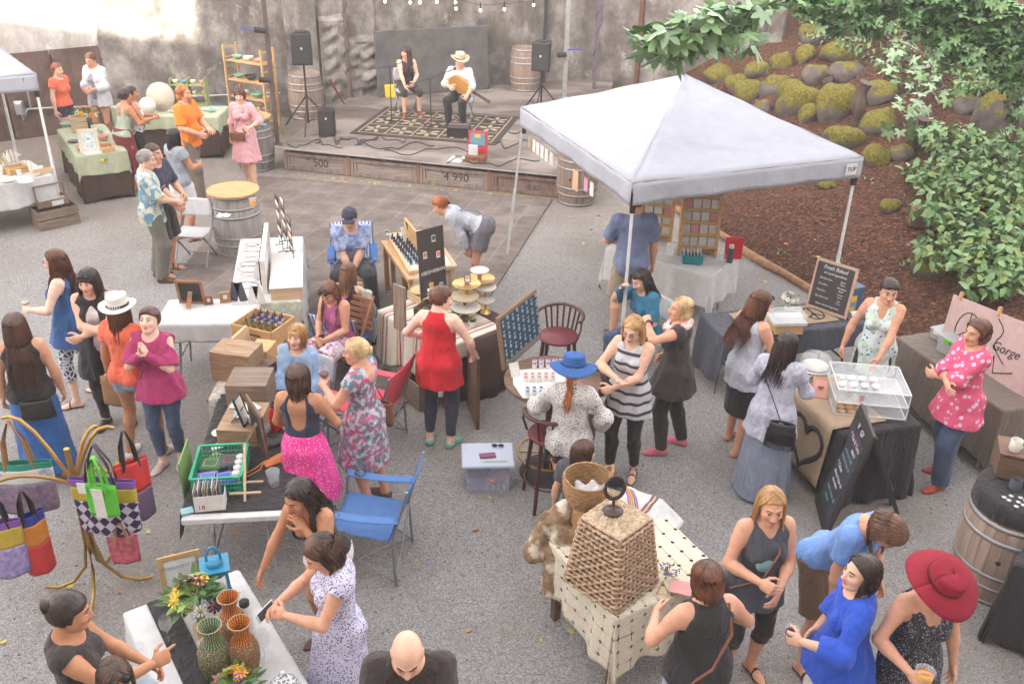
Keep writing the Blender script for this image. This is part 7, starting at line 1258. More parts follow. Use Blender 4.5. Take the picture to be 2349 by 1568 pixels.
pc=G(1268,868,1.02);pt=thing('pub_table',(pc.x,pc.y,0),0,'tall round dark pedestal table of small jars','table');mb=MB();mb.cyl((0,0,.985),.44,.03,n=44);mb.build('tabletop',OAK,pt,bev=.006);mb=MB();mb.cyl((0,0,.02),.05,.965);mb.lathe([(.28,0),(.27,.02),(.05,.04)],28);mb.build('pedestal',INK,pt);mb=MB();mb.tube([(math.cos(a_/18*6.283)*.30,math.sin(a_/18*6.283)*.30,.22)for a_ in range(19)],.012,8);[mb.bar((math.cos(a_)*.05,math.sin(a_)*.05,.22),(math.cos(a_)*.30,math.sin(a_)*.30,.22),.015)for a_ in(0,1.57,3.14,4.71)];mb.build('foot_ring',BR,pt)
mb=MB();mb.grid(lambda a,b:((a-.5)*.56*(1-.25*abs(b-.5)),(b-.5)*.50,.002+.003*noisy(a*9,b*8)),14,12);one('paper_doily',mb,CARD,(pc.x-.08,pc.y-.06,1.018),'white paper sheet under the small jars on the round table','paper',rz=.2,solid=.001)
for row,(u0,v0,n_,rows,c,nm)in enumerate(((1226,835,5,2,(.28,.03,.30),'purple'),(1206,866,5,2,(.72,.07,.03),'red'),(1210,898,4,2,(.06,.06,.28),'navy'))):
 for j in range(rows):
  for i in range(n_):
   q=G(u0+i*15.5,v0+j*9-i*.3,1.02);cyl_thing('cream_jar',(q.x,q.y,1.021),[(.020,0),(.021,.004),(.021,.028)],CARD,'white jar with %s lid on the round table, %s of the %s row'%(nm,ORD[i],('back','front')[j]),'jar','%s lidded jars on the round table'%nm,14,(('lid',[(.0225,.028),(.0225,.042),(.001,.043)],PLW),('lid_label',[(.0165,.0435),(.001,.0442)],plain('lid_'+nm,c,.5))))
frame_sign((pc.x-.33,pc.y+.02,1.02),.09,.13,.5,.5,CARD,CARD,'small white leaflet with blue letter at the left of the round table',fw=.005,stand=False)
def bar_chair(p,rz,label):
 t=thing('bar_chair',(p.x,p.y,0),rz,label,'bar chair','tall dark bentwood chairs');mb=MB();mb.lathe([(.001,.70),(.20,.70),(.215,.715),(.20,.735),(.001,.74)],28,cap=False);mb.build('seat',plain('seat_wine',(.16,.03,.04),.4),t)
 for k in range(4):a_=.785+k*1.571;mb=MB();mb.tube([(math.cos(a_)*.27,math.sin(a_)*.27,0),(math.cos(a_)*.19,math.sin(a_)*.19,.70)],[.017,.022],8);mb.build('leg',DKW,t)
 mb=MB();mb.tube([(math.cos(a_/18*6.283)*.235,math.sin(a_/18*6.283)*.235,.26)for a_ in range(19)],.009,6);mb.build('foot_ring',DKW,t);mb=MB();mb.tube([(math.cos(R(-20+a_*22))*-.0+.25*math.cos(R(-20-0+a_*22)),-.25*math.sin(R(-20+a_*22)),.98-.03*abs(a_-5)/5)for a_ in range(11)],.022,8,flat=.7);mb.build('back_rail',DKW,t)
 for k in range(7):a_=R(40+k*16.7);mb=MB();mb.bar((math.cos(a_)*.19,-math.sin(a_)*.19,.72),(math.cos(a_)*.245,-math.sin(a_)*.245,.97),.020,.008);mb.build('back_slat',DKW,t)
 for s in(-1,1):mb=MB();mb.tube([(s*.20,.10,.72),(s*.245,.10,.86),(s*.24,.02,.95)],.012,6);mb.build('arm_support',DKW,t)
 return t
bar_chair(G(1255,1160,0)+Vector((.02,.10,0)),.25,'tall dark bentwood bar chair with wine red seat in front of the red haired woman');bar_chair(G(1275,905,0)+Vector((0,.0,0)),2.9,'dark bar chair on the far side of the round jar table')
sb=G(1118,1105,0);t=thing('storage_bin',(sb.x,sb.y,0),.07,'translucent lilac storage bin with a phone on its lid','storage bin');LIL=mat('lilac_plastic',(.55,.56,.75),.3,col2=(.50,.52,.70),alpha=.33,bump=0,scale=2);mb=MB();w_,d_,h_=.44,.32,.28
for sx,sy,bx,by in((0,-1,w_*.9,.006),(0,1,w_*.9,.006),(-1,0,.006,d_*.9-.013),(1,0,.006,d_*.9-.013)):mb.box((sx*w_*.45,sy*d_*.45,h_/2),(bx,by,h_))
mb.box((0,0,.005),(w_*.88,d_*.88,.006));mb.build('tub_wall',LIL,t);mb=MB();mb.box((0,0,h_+.02),(w_+.04,d_+.06,.03));mb.build('lid',mat('lilac_lid',(.58,.60,.78),.35,col2=(.5,.6,.7),alpha=.8,bump=0,scale=3),t,bev=.01)
for i,(x,y,z,s_,m_)in enumerate(((-.08,0,.15,(.2,.2,.05),NAVY),(.08,.02,.2,(.18,.2,.04),CGR),(.06,-.02,.12,(.2,.22,.03),PINKC),(-.1,-.05,.07,(.14,.1,.05),CBL))):mb=MB();mb.box((0,0,0),s_);one('stored_item',mb,m_,(sb.x+x,sb.y+y,z),('dark blue pouch','green packet','pink folder','blue grey box')[i]+' seen through the lilac bin wall','packet',.3*i)
for i in range(4):cyl_thing('cream_jar',(sb.x+.0+i*.052,sb.y-.11,.012),[(.02,0),(.021,.03),(.021,.04),(.001,.042)],CARD,'small white jar inside the lilac bin, %s from the left'%ORD[i],'jar','jars inside the lilac bin',12)
mb=MB();mb.box((0,0,0),(.15,.075,.012));one('phone',mb,plain('phone_plum',(.22,.03,.12),.4),(sb.x+.0,sb.y-.03,.324),'plum coloured phone lying on the lilac bin','phone',.2,bev=.006);mb=MB();[mb.lathe([(.001,0),(.026,0)],12,0,T((x,0,.0)),cap=False)for x in(-.03,.03)];mb.tube([(-.06,0,.003),(.06,0,.003)],.003,5);one('sunglasses',mb,INK,(sb.x+.09,sb.y+.13,.328),'black sunglasses lying on the lilac bin lid','sunglasses');mb=MB();mb.bar((-.1,0,0),(.12,.02,0),.012,.006);one('pen',mb,CARD,(sb.x+.06,sb.y-.12,.324),'white pen lying at the front of the lilac bin lid','pen')
BC=plain('camp_blue',(.085,.20,.46),.75,bscale=60,bump=.2);p_=G(862,1305,0);sling_chair((p_.x-.05,p_.y+.12,0),R(82),BC,'empty bright blue camp chair with cup holder in the open gravel');p_=G(868,1040,0);sling_chair((p_.x-.12,p_.y+.22,0),R(70),plain('camp_coral',(.72,.09,.12),.75),'coral red camp chair behind the blonde woman in the floral dress')
STP=mat('lawn_stripe',(.68,.70,.72),.7,kind='rings',col2=(.04,.14,.42),scale=7,lo=.35,hi=.45,bump=.2)
for nm,lb in(('cap_seated','blue and white striped lawn chair under the man in the navy cap'),('woman_back_seated','low blue striped lawn chair of the brown haired woman'),('mauve','wooden folding chair with a white shawl over its back'),('blonde_denim','dark folding chair under the smiling blonde woman'),('teal_seated','folding chair under the woman in the teal top')):
 q=P[nm];v=q['W']((0,0,0));yw=q['yaw']
 if nm=='mauve':
  t=thing('wooden_chair',(v.x,v.y,0),yw,lb,'chair');mb=MB();[mb.box((0,-.16+k*.07,.40),(.42,.045,.018))for k in range(6)];mb.build('seat',LTH,t);mb=MB();[mb.box((0,-.24-.03*k*.4,.56+k*.065),(.42,.016,.045))for k in range(6)];mb.build('backrest',wood('chair_red',(.36,.16,.08)),t)
  for s in(-1,1):mb=MB();mb.bar((s*.21,.25,0),(s*.21,-.32,.95),.03,.02);mb.build('leg',MATS['chair_red'],t);mb=MB();mb.bar((s*.18,-.25,0),(s*.18,.16,.42),.03,.02);mb.build('leg',MATS['chair_red'],t)
  mb=MB();mb.grid(lambda a,b:((a-.5)*.34+.012*math.sin(b*14),-.345-.03*math.sin(b*3)-.02*abs(math.sin(a*9)),.98-.62*b),14,14);o=mb.build('shawl',LCE,None,(v.x,v.y,0),solid=.008,rz=yw);tag(o,'cream woven shawl draped over the wooden chair back','shawl')
 elif nm=='teal_seated' or nm=='blonde_denim':t=fold_chair((v.x,v.y,0),yw,lb);
 else:sling_chair((v.x,v.y,-.02),yw,plain('camp_blue2',(.05,.15,.42),.7),lb,nm!='cap_seated',STP)
for nm,lb in(('singer','white folding chair under the singer on the stage'),('guitarist','white folding chair under the guitarist on the stage')):v=P[nm]['W']((0,0,0));fold_chair((v.x,v.y,SZ),P[nm]['yaw'],lb)
th_=table((1262,1240),(1405,1405),.92,.74,'folding table under the cream crocheted cloth',side=1,L=.86,top=OAK,legm=OAK,leg='post',inset=.1)
CRO=mat('crochet',(.66,.64,.52),.9,kind='noise',scale=20,col2=(.58,.55,.42),bump=.3)
def cro(m,N,L,b,out):
 tc=N.new('ShaderNodeTexCoord');mp=N.new('ShaderNodeMapping');mp.inputs['Scale'].default_value=(9,9,9);L.new(tc.outputs['Object'],mp.inputs[0]);v=N.new('ShaderNodeVectorMath');v.operation='FRACTION';L.new(mp.outputs[0],v.inputs[0]);s=N.new('ShaderNodeSeparateXYZ');L.new(v.outputs[0],s.inputs[0])
 def tri(o):a_=N.new('ShaderNodeMath');a_.operation='SUBTRACT';L.new(o,a_.inputs[0]);a_.inputs[1].default_value=.5;c_=N.new('ShaderNodeMath');c_.operation='ABSOLUTE';L.new(a_.outputs[0],c_.inputs[0]);return c_.outputs[0]
 x,y,z=[tri(s.outputs[i])for i in range(3)];ge=N.new('ShaderNodeNewGeometry');tn_=N.new('ShaderNodeSeparateXYZ');
 def op(o,a_,c_):q=N.new('ShaderNodeMath');q.operation=o;L.new(a_,q.inputs[0]);(L.new(c_,q.inputs[1])if not isinstance(c_,float)else setattr(q.inputs[1],'default_value',c_));return q.outputs[0]
 tr_=N.new('ShaderNodeVectorTransform');tr_.vector_type='NORMAL';tr_.convert_from='WORLD';tr_.convert_to='OBJECT';L.new(ge.outputs['Normal'],tr_.inputs[0]);L.new(tr_.outputs[0],tn_.inputs[0])
 nz=op('GREATER_THAN',op('ABSOLUTE',tn_.outputs[2],0.0),.6);nx=op('GREATER_THAN',op('ABSOLUTE',tn_.outputs[0],0.0),.6);mxz=N.new('ShaderNodeMix');L.new(nz,mxz.inputs[0]);L.new(z,mxz.inputs[2]);L.new(y,mxz.inputs[3]);mxx=N.new('ShaderNodeMix');L.new(nx,mxx.inputs[0]);L.new(x,mxx.inputs[2]);L.new(y,mxx.inputs[3])
 e=op('MAXIMUM',mxz.outputs[0],mxx.outputs[0]);c_=op('GREATER_THAN',op('ADD',mxz.outputs[0],mxx.outputs[0]),.84);ln=op('GREATER_THAN',e,.465);dn=N.new('ShaderNodeTexWave');dn.inputs['Scale'].default_value=14;L.new(tc.outputs['Object'],dn.inputs[0]);l2=op('MULTIPLY',ln,op('GREATER_THAN',dn.outputs[0],.45));al=op('SUBTRACT',1.0 if False else op('ADD',op('MULTIPLY',ln,0.0),1.0),op('MAXIMUM',c_,l2));L.new(al,b.inputs['Alpha'])
MATS.pop('crochet');CRO=mat('crochet',(.74,.69,.57),.9,kind='noise',scale=60,col2=(.60,.54,.40),bump=.4,extra=cro);o=cloth(th_,CRO,.52,'cream crocheted square patterned cloth on the wicker hamper table',sides=(.55,1,.9,.4),seed=9,fold=.03,uneven=.08)
WK=mat('wicker_band',(.56,.40,.27),.8,kind='noise',col2=(.26,.16,.10),scale=12,stretch=(2.5,2.5,7),bump=.5,lo=.35,hi=.6)
hb=(G(1301,1335,.75)+G(1505,1353,.75))/2;hb=Vector((hb.x,hb.y+.05,.752));hy_=.80;t=thing('wicker_hamper',hb,hy_,'large tapered woven seagrass hamper standing upside down on the crocheted table','hamper');w0,w1,h_=.225,.165,.54
mb=MB();mb.box((0,0,h_/2),(w0*1.96,w0*1.96,h_),0,None,0,w1/w0);mb.build('core',plain('hamper_core',(.30,.20,.12),.9),t)
for f_ in range(4):
 mb=MB();Mf=Matrix.Rotation(f_*1.5708,4,'Z');rows,cols=15,9
 for j in range(rows):
  for i in range(cols):
   z=h_*(j+.5)/rows;wd=w0+(w1-w0)*z/h_;x=(i-(cols-1)/2)/(cols-1)*2*(wd-.018);k=(i+j)%2;l_=wd*2/cols*.72;a_=.35 if k else-.35
   mb.tube([(x-l_,-(wd+.0),z-l_*a_*.6),(x,-(wd+.012+.008*k),z),(x+l_,-(wd+.0),z+l_*a_*.6)],[.010,.0185,.010],5,0,Mf,False,.8)
 mb.build('woven_side',WK,t)
mb=MB()
for j in range(22):y=-w1+j*(2*w1/21);mb.tube([(-w1+i*(2*w1/12),y,h_+.006+.005*((i+j)%2))for i in range(13)],.0085,5)
mb.build('woven_base',mat('wicker_pale',(.58,.48,.34),.8,col2=(.32,.22,.13),scale=30,bump=.5),t);mb=MB();[mb.tube([(sx*w0,sy*w0,0),(sx*w1,sy*w1,h_+.01)],.013,6)for sx,sy in((1,1),(1,-1),(-1,1),(-1,-1))];[mb.tube([(math.cos(k*1.5708+.7854)*w_*1.414,math.sin(k*1.5708+.7854)*w_*1.414,z_)for k in range(5)],.013,6)for w_,z_ in((w1,h_+.008),(w0+.005,.012))];mb.build('braided_edge',WK,t)
mp_=Vector(hb)+Vector((-.02,.06,h_+.02));t=thing('vanity_mirror',mp_,.15,'dark bronze oval tabletop mirror standing on the wicker hamper','mirror');BZ=plain('bronze',(.06,.035,.028),.3);mb=MB();mb.lathe([(.068,0),(.068,.01),(.05,.02),(.012,.028),(.010,.10)],26);mb.build('base',BZ,t);mb=MB();mb.tube([(math.cos(a_/24*6.283)*.062,0,.20+math.sin(a_/24*6.283)*.088)for a_ in range(25)],.009,7);mb.tube([(math.cos(3.14+a_/12*3.14)*.075,0,.20+math.sin(3.14+a_/12*3.14)*.105)for a_ in range(13)],.006,6);mb.build('frame',BZ,t);mb=MB();mb.lathe([(.001,0),(.060,0)],30,0,T((0,0,.20),rx=R(90),s=(1,1.42,1)),cap=False);mb.build('glass',MATS['mirror_glass'],t)
kb=G(1345,1180,.95);t=thing('round_basket',(kb.x,kb.y+.06,1.03),.4,'deep round willow basket with white cloth inside','basket');WB=mat('willow',(.46,.28,.13),.75,col2=(.22,.12,.06),scale=30,stretch=(1,1,3),bump=.5)
mb=MB();[mb.tube([(math.cos(k/30*6.283)*r_,math.sin(k/30*6.283)*r_,z+.004*math.sin(k*3.1+z*90))for k in range(31)],.0085,5)for z,r_ in[(i*.0135,.13+.045*math.sin(min(1,i/11)*1.57))for i in range(17)]];mb.build('woven_wall',WB,t);mb=MB();mb.lathe([(.001,.003),(.13,.004)],24,cap=False);mb.build('base',WB,t);mb=MB();[mb.tube([(s*.17,-.05,.22),(s*.20,0,.27),(s*.17,.05,.22)],.011,6)for s in(-1,1)];mb.build('handle',WB,t)
mb=MB();mb.grid(lambda a,b:((a-.5)*.22,(b-.5)*.22,.07+.04*noisy(a*7,b*7)),14,14);one('white_textile',mb,CWH,(kb.x+.02,kb.y+.04,1.06),'folded white cloth inside the round willow basket','cloth',solid=.004)
mb=MB();mb.box((0,0,.14),(.20,.20,.28));mb.box((0,-.08,-.25),(.06,.05,.50))if False else None;one('wooden_block',mb,PINE,(kb.x,kb.y+.02,.745),'pine block raising the round willow basket','block')
def blobmesh(name,cones,m,label,cat,amp=.01,fr=45,h=.014,seed=1,group=None,k=.04):
 lo=np.min([np.minimum(c[0],c[1])-max(c[2],c[3])for c in cones],0)-.06;hi=np.max([np.maximum(c[0],c[1])+max(c[2],c[3])for c in cones],0)+.06;f=Field(lo,hi,h);F=f.new()
 for c in cones:f.cone(F,c[0],c[1],c[2],c[3],k,*(c[4:6]if len(c)>4 else()))
 v,q=nets(F+f.wob(amp,fr,seed)+f.wob(amp*.5,fr*2.3,seed+1),f.o,f.h);return tag(rawmesh(name,[(v,q,0)],[m]),label,cat,group)
FUR=mat('fur',(.40,.27,.16),1,col2=(.16,.10,.06),scale=14,detail=8,bump=1,bscale=90,col3=(.66,.60,.50));fx,fy=kb.x-.27,kb.y+.02
fr_=blobmesh('fur_stole',[((fx+.12,fy+.05,.98),(fx-.02,fy,.86),.05,.06),((fx-.02,fy,.86),(fx-.10,fy-.05,.62),.055,.09),((fx+.10,fy,.95),(fx+.06,fy-.10,.60),.06,.07),((fx+.06,fy-.10,.62),(fx+.02,fy-.16,.34),.08,.06),((fx+.14,fy-.06,.8),(fx+.12,fy-.12,.45),.07,.05)],FUR,'brown and cream fur stole hanging beside the round basket','fur',.008,60)
mb=MB();e_=G(1478,1165,.76);mb.grid(lambda a,b:(-.22+.50*a,(b-.5)*.30,.02+.012*noisy(a*9,b*6)-max(0,a-.62)*.35),18,10);o=one('embroidered_cloth',mb,CWH,(e_.x,e_.y,.76),'white embroidered cloth with brown stripes behind the hamper','cloth',rz=-.55,solid=.003);mb=MB();[mb.grid(lambda a,b:(x_+.02*a,(b-.5)*.29,.026+.012*noisy((x_+.22)/.5*9,b*6)),1,10)for x_ in(.0,.035)];mb.build('stripe',LTH,o,solid=.003)
for i in range(5):mb=MB();mb.tube([(0,0,0),(.05,-.10,-.0),(.09,-.20,-.05)],.007,5);one('beaded_strand',mb,(FP,FO,GOLD,CBL,FK)[i],(e_.x-.16+i*.018,e_.y+.09,.90-.01*i),'%s beaded strand hanging over the round basket edge'%('violet','orange','gold','blue','pink')[i],'beads',-.3)
mb=MB();mb.box((0,0,.01),(.15,.13,.012));one('pink_card',mb,PINKC,A((1562,1350),.76),'pink and orange square card lying on the crocheted cloth','card',-.3);mb=MB();[mb.bar(p,q,.005)for p,q in(((-.04,-.04,0),(.04,-.04,0)),((.04,-.04,0),(.0,.05,0)),((0,.05,0),(-.04,-.04,0)),((-.04,-.04,0),(0,0,.08)),((.04,-.04,0),(0,0,.08)),((0,.05,0),(0,0,.08)))];one('brass_terrarium',mb,GOLD,A((1518,1352),.765),'small brass wire terrarium right of the hamper','terrarium');bouquet(A((1532,1320),.76),'violet lavender sprigs lying beside the pink card',GLS,.07,[(FP,FP)],4,.03,.02,8,leaves=22)
# right: bakery stall
tx=table((1665,778),(1985,742),.60,.74,'back bakery table under black cloth with the menu board',L=1.70,legm=INK);cloth(tx,CHAR,.30,'black cloth on the back bakery table hanging long at the left',sides=(2.0,.1,.9,.3),seed=3)
mb=MB();mb.box((0,0,.012),(1.12,.42,.003));t=one('burlap_runner',mb,KRAFT,on(tx,.0,.05),'tan burlap runner painted with a peace sign on the back bakery table','runner',tx[4]);mb=MB();mb.tube([(.36+.11*math.cos(a_/20*6.283),.14*math.sin(a_/20*6.283),.016)for a_ in range(21)],.010,5,flat=.3);[mb.bar((.36,0,.016),(.36+.11*math.cos(a_),.14*math.sin(a_),.016),.018,.004)for a_ in(1.57,-1.57,-2.5,-.65)];mb.tube([(.02+.16*math.cos(a_/10*3.6-1.7),.02+.15*math.sin(a_/10*3.6-1.7),.016)for a_ in range(11)],.012,5,flat=.3);mb.tube([(-.10+.07*math.sin(a_*.7),.12-.02*a_,.016)for a_ in range(10)],.011,5,flat=.3);mb.build('painted_peace_sign',INK,t)
bouquet(on(tx,.12,.42),'glass jar of white daisies left of the chalk menu',GLS,.11,[(FW,FY)],5,.13,.045,13,daisy=True,leaves=20)
a,b=G(1848,700,.75),G(1938,741,.75);d=b-a;w_=d.length;t=signboard('chalk_menu',a,d,(.05,.24,1),w_,.56,.02,plain('menu_wood',(.50,.33,.25),.7),'wooden framed chalkboard menu reading Fresh Baked','sign');mb=MB();mb.box((w_/2,-.0015,.28),(w_-.06,.004,.50));mb.build('slate',SLATE,t)
CHP=plain('chalk_pink',(.62,.45,.58),.9)
for i,(s,x,z,sz,m_)in enumerate((('Fresh Baked',.5,.485,.062,CHALK),('w/ Local Ingredients',.52,.425,.036,CHALK),('Blueberries -',.34,.36,.034,CHP),('Rasch',.74,.37,.026,CHALK),('Farms',.74,.34,.024,CHALK),('Zucchini -',.30,.295,.034,CHP),('Woodburn',.74,.30,.026,CHALK),('Farms',.74,.27,.024,CHALK),('Peaches -',.29,.225,.034,CHP),('Dickey',.74,.23,.026,CHP),('Farms',.74,.20,.024,CHP),('Blackberries -',.34,.155,.034,CHP),('Figs',.74,.16,.026,CHP),('Farms',.74,.13,.024,CHP),('Modern Garden Gorge Events',.5,.075,.025,CHALK))):stext(t,s,sz,w_*x,z,m_,shear=.25)
t=thing('cooler_box',on(tx,.93,.30),tx[4]+.2,'slate blue cooler box with yellow sticker behind the chalk menu','cooler');CB2=plain('cooler_blue',(.07,.13,.22),.5);mb=MB();mb.box((0,0,.13),(.26,.26,.26));mb.build('body',CB2,t,bev=.01);mb=MB();mb.box((0,0,.28),(.27,.27,.035));mb.build('lid',CB2,t,bev=.008);mb=MB();mb.box((-.02,-.134,.11),(.09,.006,.19));st_=mb.build('sticker',FY,t);mb=MB();mb.box((-.02,-.138,.11),(.075,.004,.06));mb.build('sticker_band',CBL,t)
mb=MB();mb.lathe([(.09,0),(.11,.05),(.10,.10),(.05,.13),(.001,.135)],22,0,T(s=(1,.8,1)));one('white_jug',mb,plain('jug_grey',(.40,.44,.50),.4),on(tx,.93,.42,.33),'grey plastic tub with white lid above the chalk menu','tub');mb=MB();mb.cyl((0,0,0),.045,.30,0,T(rx=0,ry=R(90)));one('paper_roll',mb,PLW,on(tx,.80,-.62,.05),'white paper roll lying at the right end of the back bakery table','paper roll',tx[4]+.05)
t=thing('pastry_tray',on(tx,-.15,-.80),tx[4]-.2,'clear lidded tray of scones on a wooden block','tray');mb=MB();mb.box((0,0,.05),(.30,.24,.10));mb.build('block',PINE,t);mb=MB();mb.box((0,0,.12),(.36,.26,.03));mb.build('tray',PLW,t);mb=MB();mb.box((0,0,.175),(.35,.25,.07));mb.build('lid',GLS,t)
ty_=table((1935,996),(2117,982),1.15,.76,'front bakery table under black cloth and burlap',L=.78,side=1);ty_[0].rotation_euler.z+=.12;ty_=(ty_[0],.78,1.15,Vector((ty_[3].x-.08,ty_[3].y,0)),ty_[4]+.12);ty_[0].location=ty_[3];cloth(ty_,CB,.76,'black cloth reaching the gravel on the front bakery table',fold=.03,seed=2,sides=(.9,1,1,.6),flare=.12)
mb=MB();mb.grid(lambda a,b:(-.40+.50*max(0,a-.42)/.58 if a>.42 else-.40-.05-.12*(.42-a),(b-.5)*1.02,.02 if a>.42 else.02-(.42-a)*1.5),24,10);t=one('burlap_banner',mb,KRAFT,on(ty_,0,.05),'tan burlap with a painted black heart hanging from the front bakery table','banner',ty_[4],solid=.003)
hp=[(-.20+.26*math.sin(a_)**3,-.02+.017*(13*math.cos(a_)-5*math.cos(2*a_)-2*math.cos(3*a_)-math.cos(4*a_)))for a_ in[k/26*6.283 for k in range(27)]];mb=MB();mb.tube([(-.475-.10*(.30-z*1.25)*.3,y,-.28+z*1.0)for y,z in hp],.026,6,flat=.3,up=(1,0,0));mb.build('painted_heart',INK,t)
cp=Vector(on(ty_,.22,-.28,.02));cy_=ty_[4]-.42;ACR=glassy('acrylic',(.78,.82,.84),.20);ACE=glassy('acrylic_edge',(.82,.85,.86),.62);t=thing('acrylic_case',cp,cy_,'clear acrylic bakery display case of cupcakes and cookies','display case');w_,d_,h_=.62,.52,.26
for z in(.005,.13,h_):mb=MB();mb.box((0,.0,z),(w_,d_,.006));mb.build('shelf',ACR,t)
for sx in(-1,1):mb=MB();mb.box((sx*w_/2,0,h_/2),(.006,d_-.008,h_-.008));mb.build('side',ACR,t)
mb=MB();[mb.bar((sx*w_/2,sy*d_/2,0),(sx*w_/2,sy*d_/2,h_),.009)for sx in(-1,1)for sy in(-1,1)];[mb.bar((-w_/2,sy*d_/2,z),(w_/2,sy*d_/2,z),.009)for sy in(-1,1)for z in(.01,.13,h_)];[mb.bar((sx*w_/2,-d_/2,z),(sx*w_/2,d_/2,z),.009)for sx in(-1,1)for z in(.01,.13,h_)];mb.build('edge',ACE,t)
Ma=Matrix.Translation(cp)@Matrix.Rotation(cy_,4,'Z');CCH=plain('chocolate',(.10,.04,.025),.7);DGH=plain('dough',(.55,.33,.16),.8);ICE=plain('icing',(.78,.76,.72),.6)
for i in range(8):v=Ma@Vector((-.22+(i%4)*.10,.02+(i//4)*.12,.136));cyl_thing('cupcake',v,[(.028,0),(.036,.035)],CCH,'iced chocolate cupcake in the acrylic case, %s of the %s row'%(ORD[i%4],('front','back')[i//4]),'cupcake','cupcakes in the acrylic case',14,(('icing',[(.040,.034),(.036,.048),(.018,.058),(.001,.06)],ICE),))
for i in range(9):v=Ma@Vector((-.24+(i%3)*.085,-.22+(i//3)*.075,.012));cyl_thing('cookie',v,[(.034,0),(.038,.010),(.022,.02),(.001,.021)],DGH,'golden cookie on the lower case shelf, %s of the %s row'%(ORD[i%3],('front','middle','back')[i//3]),'cookie','cookies in the acrylic case',14)
for i in range(3):mb=MB();mb.box((0,0,.03),(.05,.003,.06));one('price_card',mb,PINKC,Ma@Vector((-.25+.08*i,.10-.16*i,.14)),'small pink price card, %s in the acrylic case'%('furthest','middle','nearest')[i],'price card',.3,bev=0)
t=thing('cake_stand',on(ty_,-.32,.62,.02),0,'silver cake stand with glass dome and white icing cake','cake stand');mb=MB();mb.lathe([(.07,0),(.06,.012),(.02,.03),(.02,.08),(.10,.11),(.155,.118),(.155,.124),(.001,.12)],30,cap=False);mb.build('stand',M_MET,t);mb=MB();mb.lathe([(.001,.125),(.13,.126),(.12,.15),(.001,.165)],24,cap=False);mb.build('cake',ICE,t);mb=MB();mb.lathe([(.145,.126),(.147,.20),(.12,.25),(.05,.268),(.001,.27)],30,cap=False);d_=mb.build('dome',GLS,t);mb=MB();mb.tube([(-.03,0,.268),(-.03,0,.295),(.03,0,.295),(.03,0,.268)],.005,6);mb.build('handle',GLS,d_)
frame_sign(on(ty_,-.70,.02,.02),.14,.20,ty_[4]-.5,.75,PINE,PINKC,'small wood framed pink menu lying before the glass dome',fw=.016)
a,b=G(1868,1148,0),G(1888,1238,0);d=(b-a).normalized();pn_=Vector((d.y,-d.x,0));
top_=Vector((.245,.0,1.05));t=signboard('sandwich_board',b,-d*-1 if False else(a-b),(.24,.03,1),(a-b).length,1.08,.03,INK,'black A-frame chalkboard listing pies and tarts in front of the bakery','sign')
bpy.data.objects.remove(t.children[0]);bpy.data.objects.remove(t);rt_=(b-a);t=signboard('sandwich_board',a,rt_,(.24,.03,1),rt_.length,1.08,.03,plain('sign_black',(.04,.036,.036),.5),'black A-frame chalkboard listing pies and tarts in front of the bakery','sign',bev=.006);w_=rt_.length;mb=MB();mb.box((w_/2,-.002,.52),(w_-.10,.006,.78));mb.build('slate',mat('slate_smear',(.07,.07,.085),.6,col2=(.04,.04,.05),scale=4),t)
for i,(s,x,z,sz,m_)in enumerate((('V   GF',.5,.96,.075,CHALK),('* Pies & Tarts',.5,.84,.06,CHP),('mini 3',.62,.765,.05,CHALK),('small tart 3.50',.5,.70,.045,CBL),('blueberry pie 16',.5,.63,.045,CBL),('* Cakes',.36,.54,.055,CHALK),('almond 2/pie 16',.5,.46,.045,CHALK),('chocolate',.46,.395,.045,CHALK),('build a box .50',.5,.30,.05,CGR),('3 for 8',.4,.22,.045,CGR))):text(s,sz,T((w_*x,-.006,z),rx=R(90)),m_,t,th=.001,shear=.2,weight=.001)
q=t.matrix_world;mb=MB();tp=[q@Vector((x_,.03,1.06))for x_ in(.03,w_-.03)];bt_=[Vector((p.x+.42,p.y-.03,0))for p in tp];[mb.bar(p,r_,.05,.03)for p,r_ in zip(tp,bt_)];mb.bar(bt_[0]+Vector((-.2,0,.5)),bt_[1]+Vector((-.2,0,.5)),.04,.02);o=mb.build('rear_legs',MATS['sign_black']);o.parent=t;o.matrix_parent_inverse=t.matrix_world.inverted()
tz=table((2060,775),(2200,872),.70,.74,'side table with grey taupe cloth at the right of the bakery',side=1,L=1.5);cloth(tz,plain('cloth_taupe',(.36,.31,.30),.9),.62,'taupe cloth hanging to the ground on the side table',fold=.012,seed=4)
for fx,fy,w_,d_,h_,m_,lb in((-.72,.35,.30,.24,.10,GLS,'clear plastic box of black chips on the taupe table'),(-.30,.05,.40,.30,.17,GLS,'clear lidded tub with lime clips on the taupe table')):
 t=thing('plastic_tub',on(tz,fx,fy),tz[4]+.1,lb,'tub');mb=MB();mb.box((0,0,h_/2),(w_,d_,h_),0,None,0,1.06);mb.build('tub_wall',mat('tub_clear',(.62,.66,.66),.25,alpha=.5,bump=0,scale=1),t,bev=.01);mb=MB();mb.box((0,0,h_+.008),(w_*1.1,d_*1.1,.016));mb.build('lid',MATS['tub_clear'],t,bev=.005);mb=MB();mb.box((0,0,h_*.4),(w_*.8,d_*.7,h_*.5));mb.build('contents',KRAFT if w_>.35 else INK,t);mb=MB();mb.box((-w_*.2,-d_*.56,h_-.01),(.08,.012,.04));mb.build('clip',BG if w_>.35 else PLW,t)
mb=MB();mb.box((0,0,.004),(.07,.14,.008));one('phone',mb,INK,on(tz,-.28,.08,.195),'black phone lying on the clear lidded tub','phone',1.0)
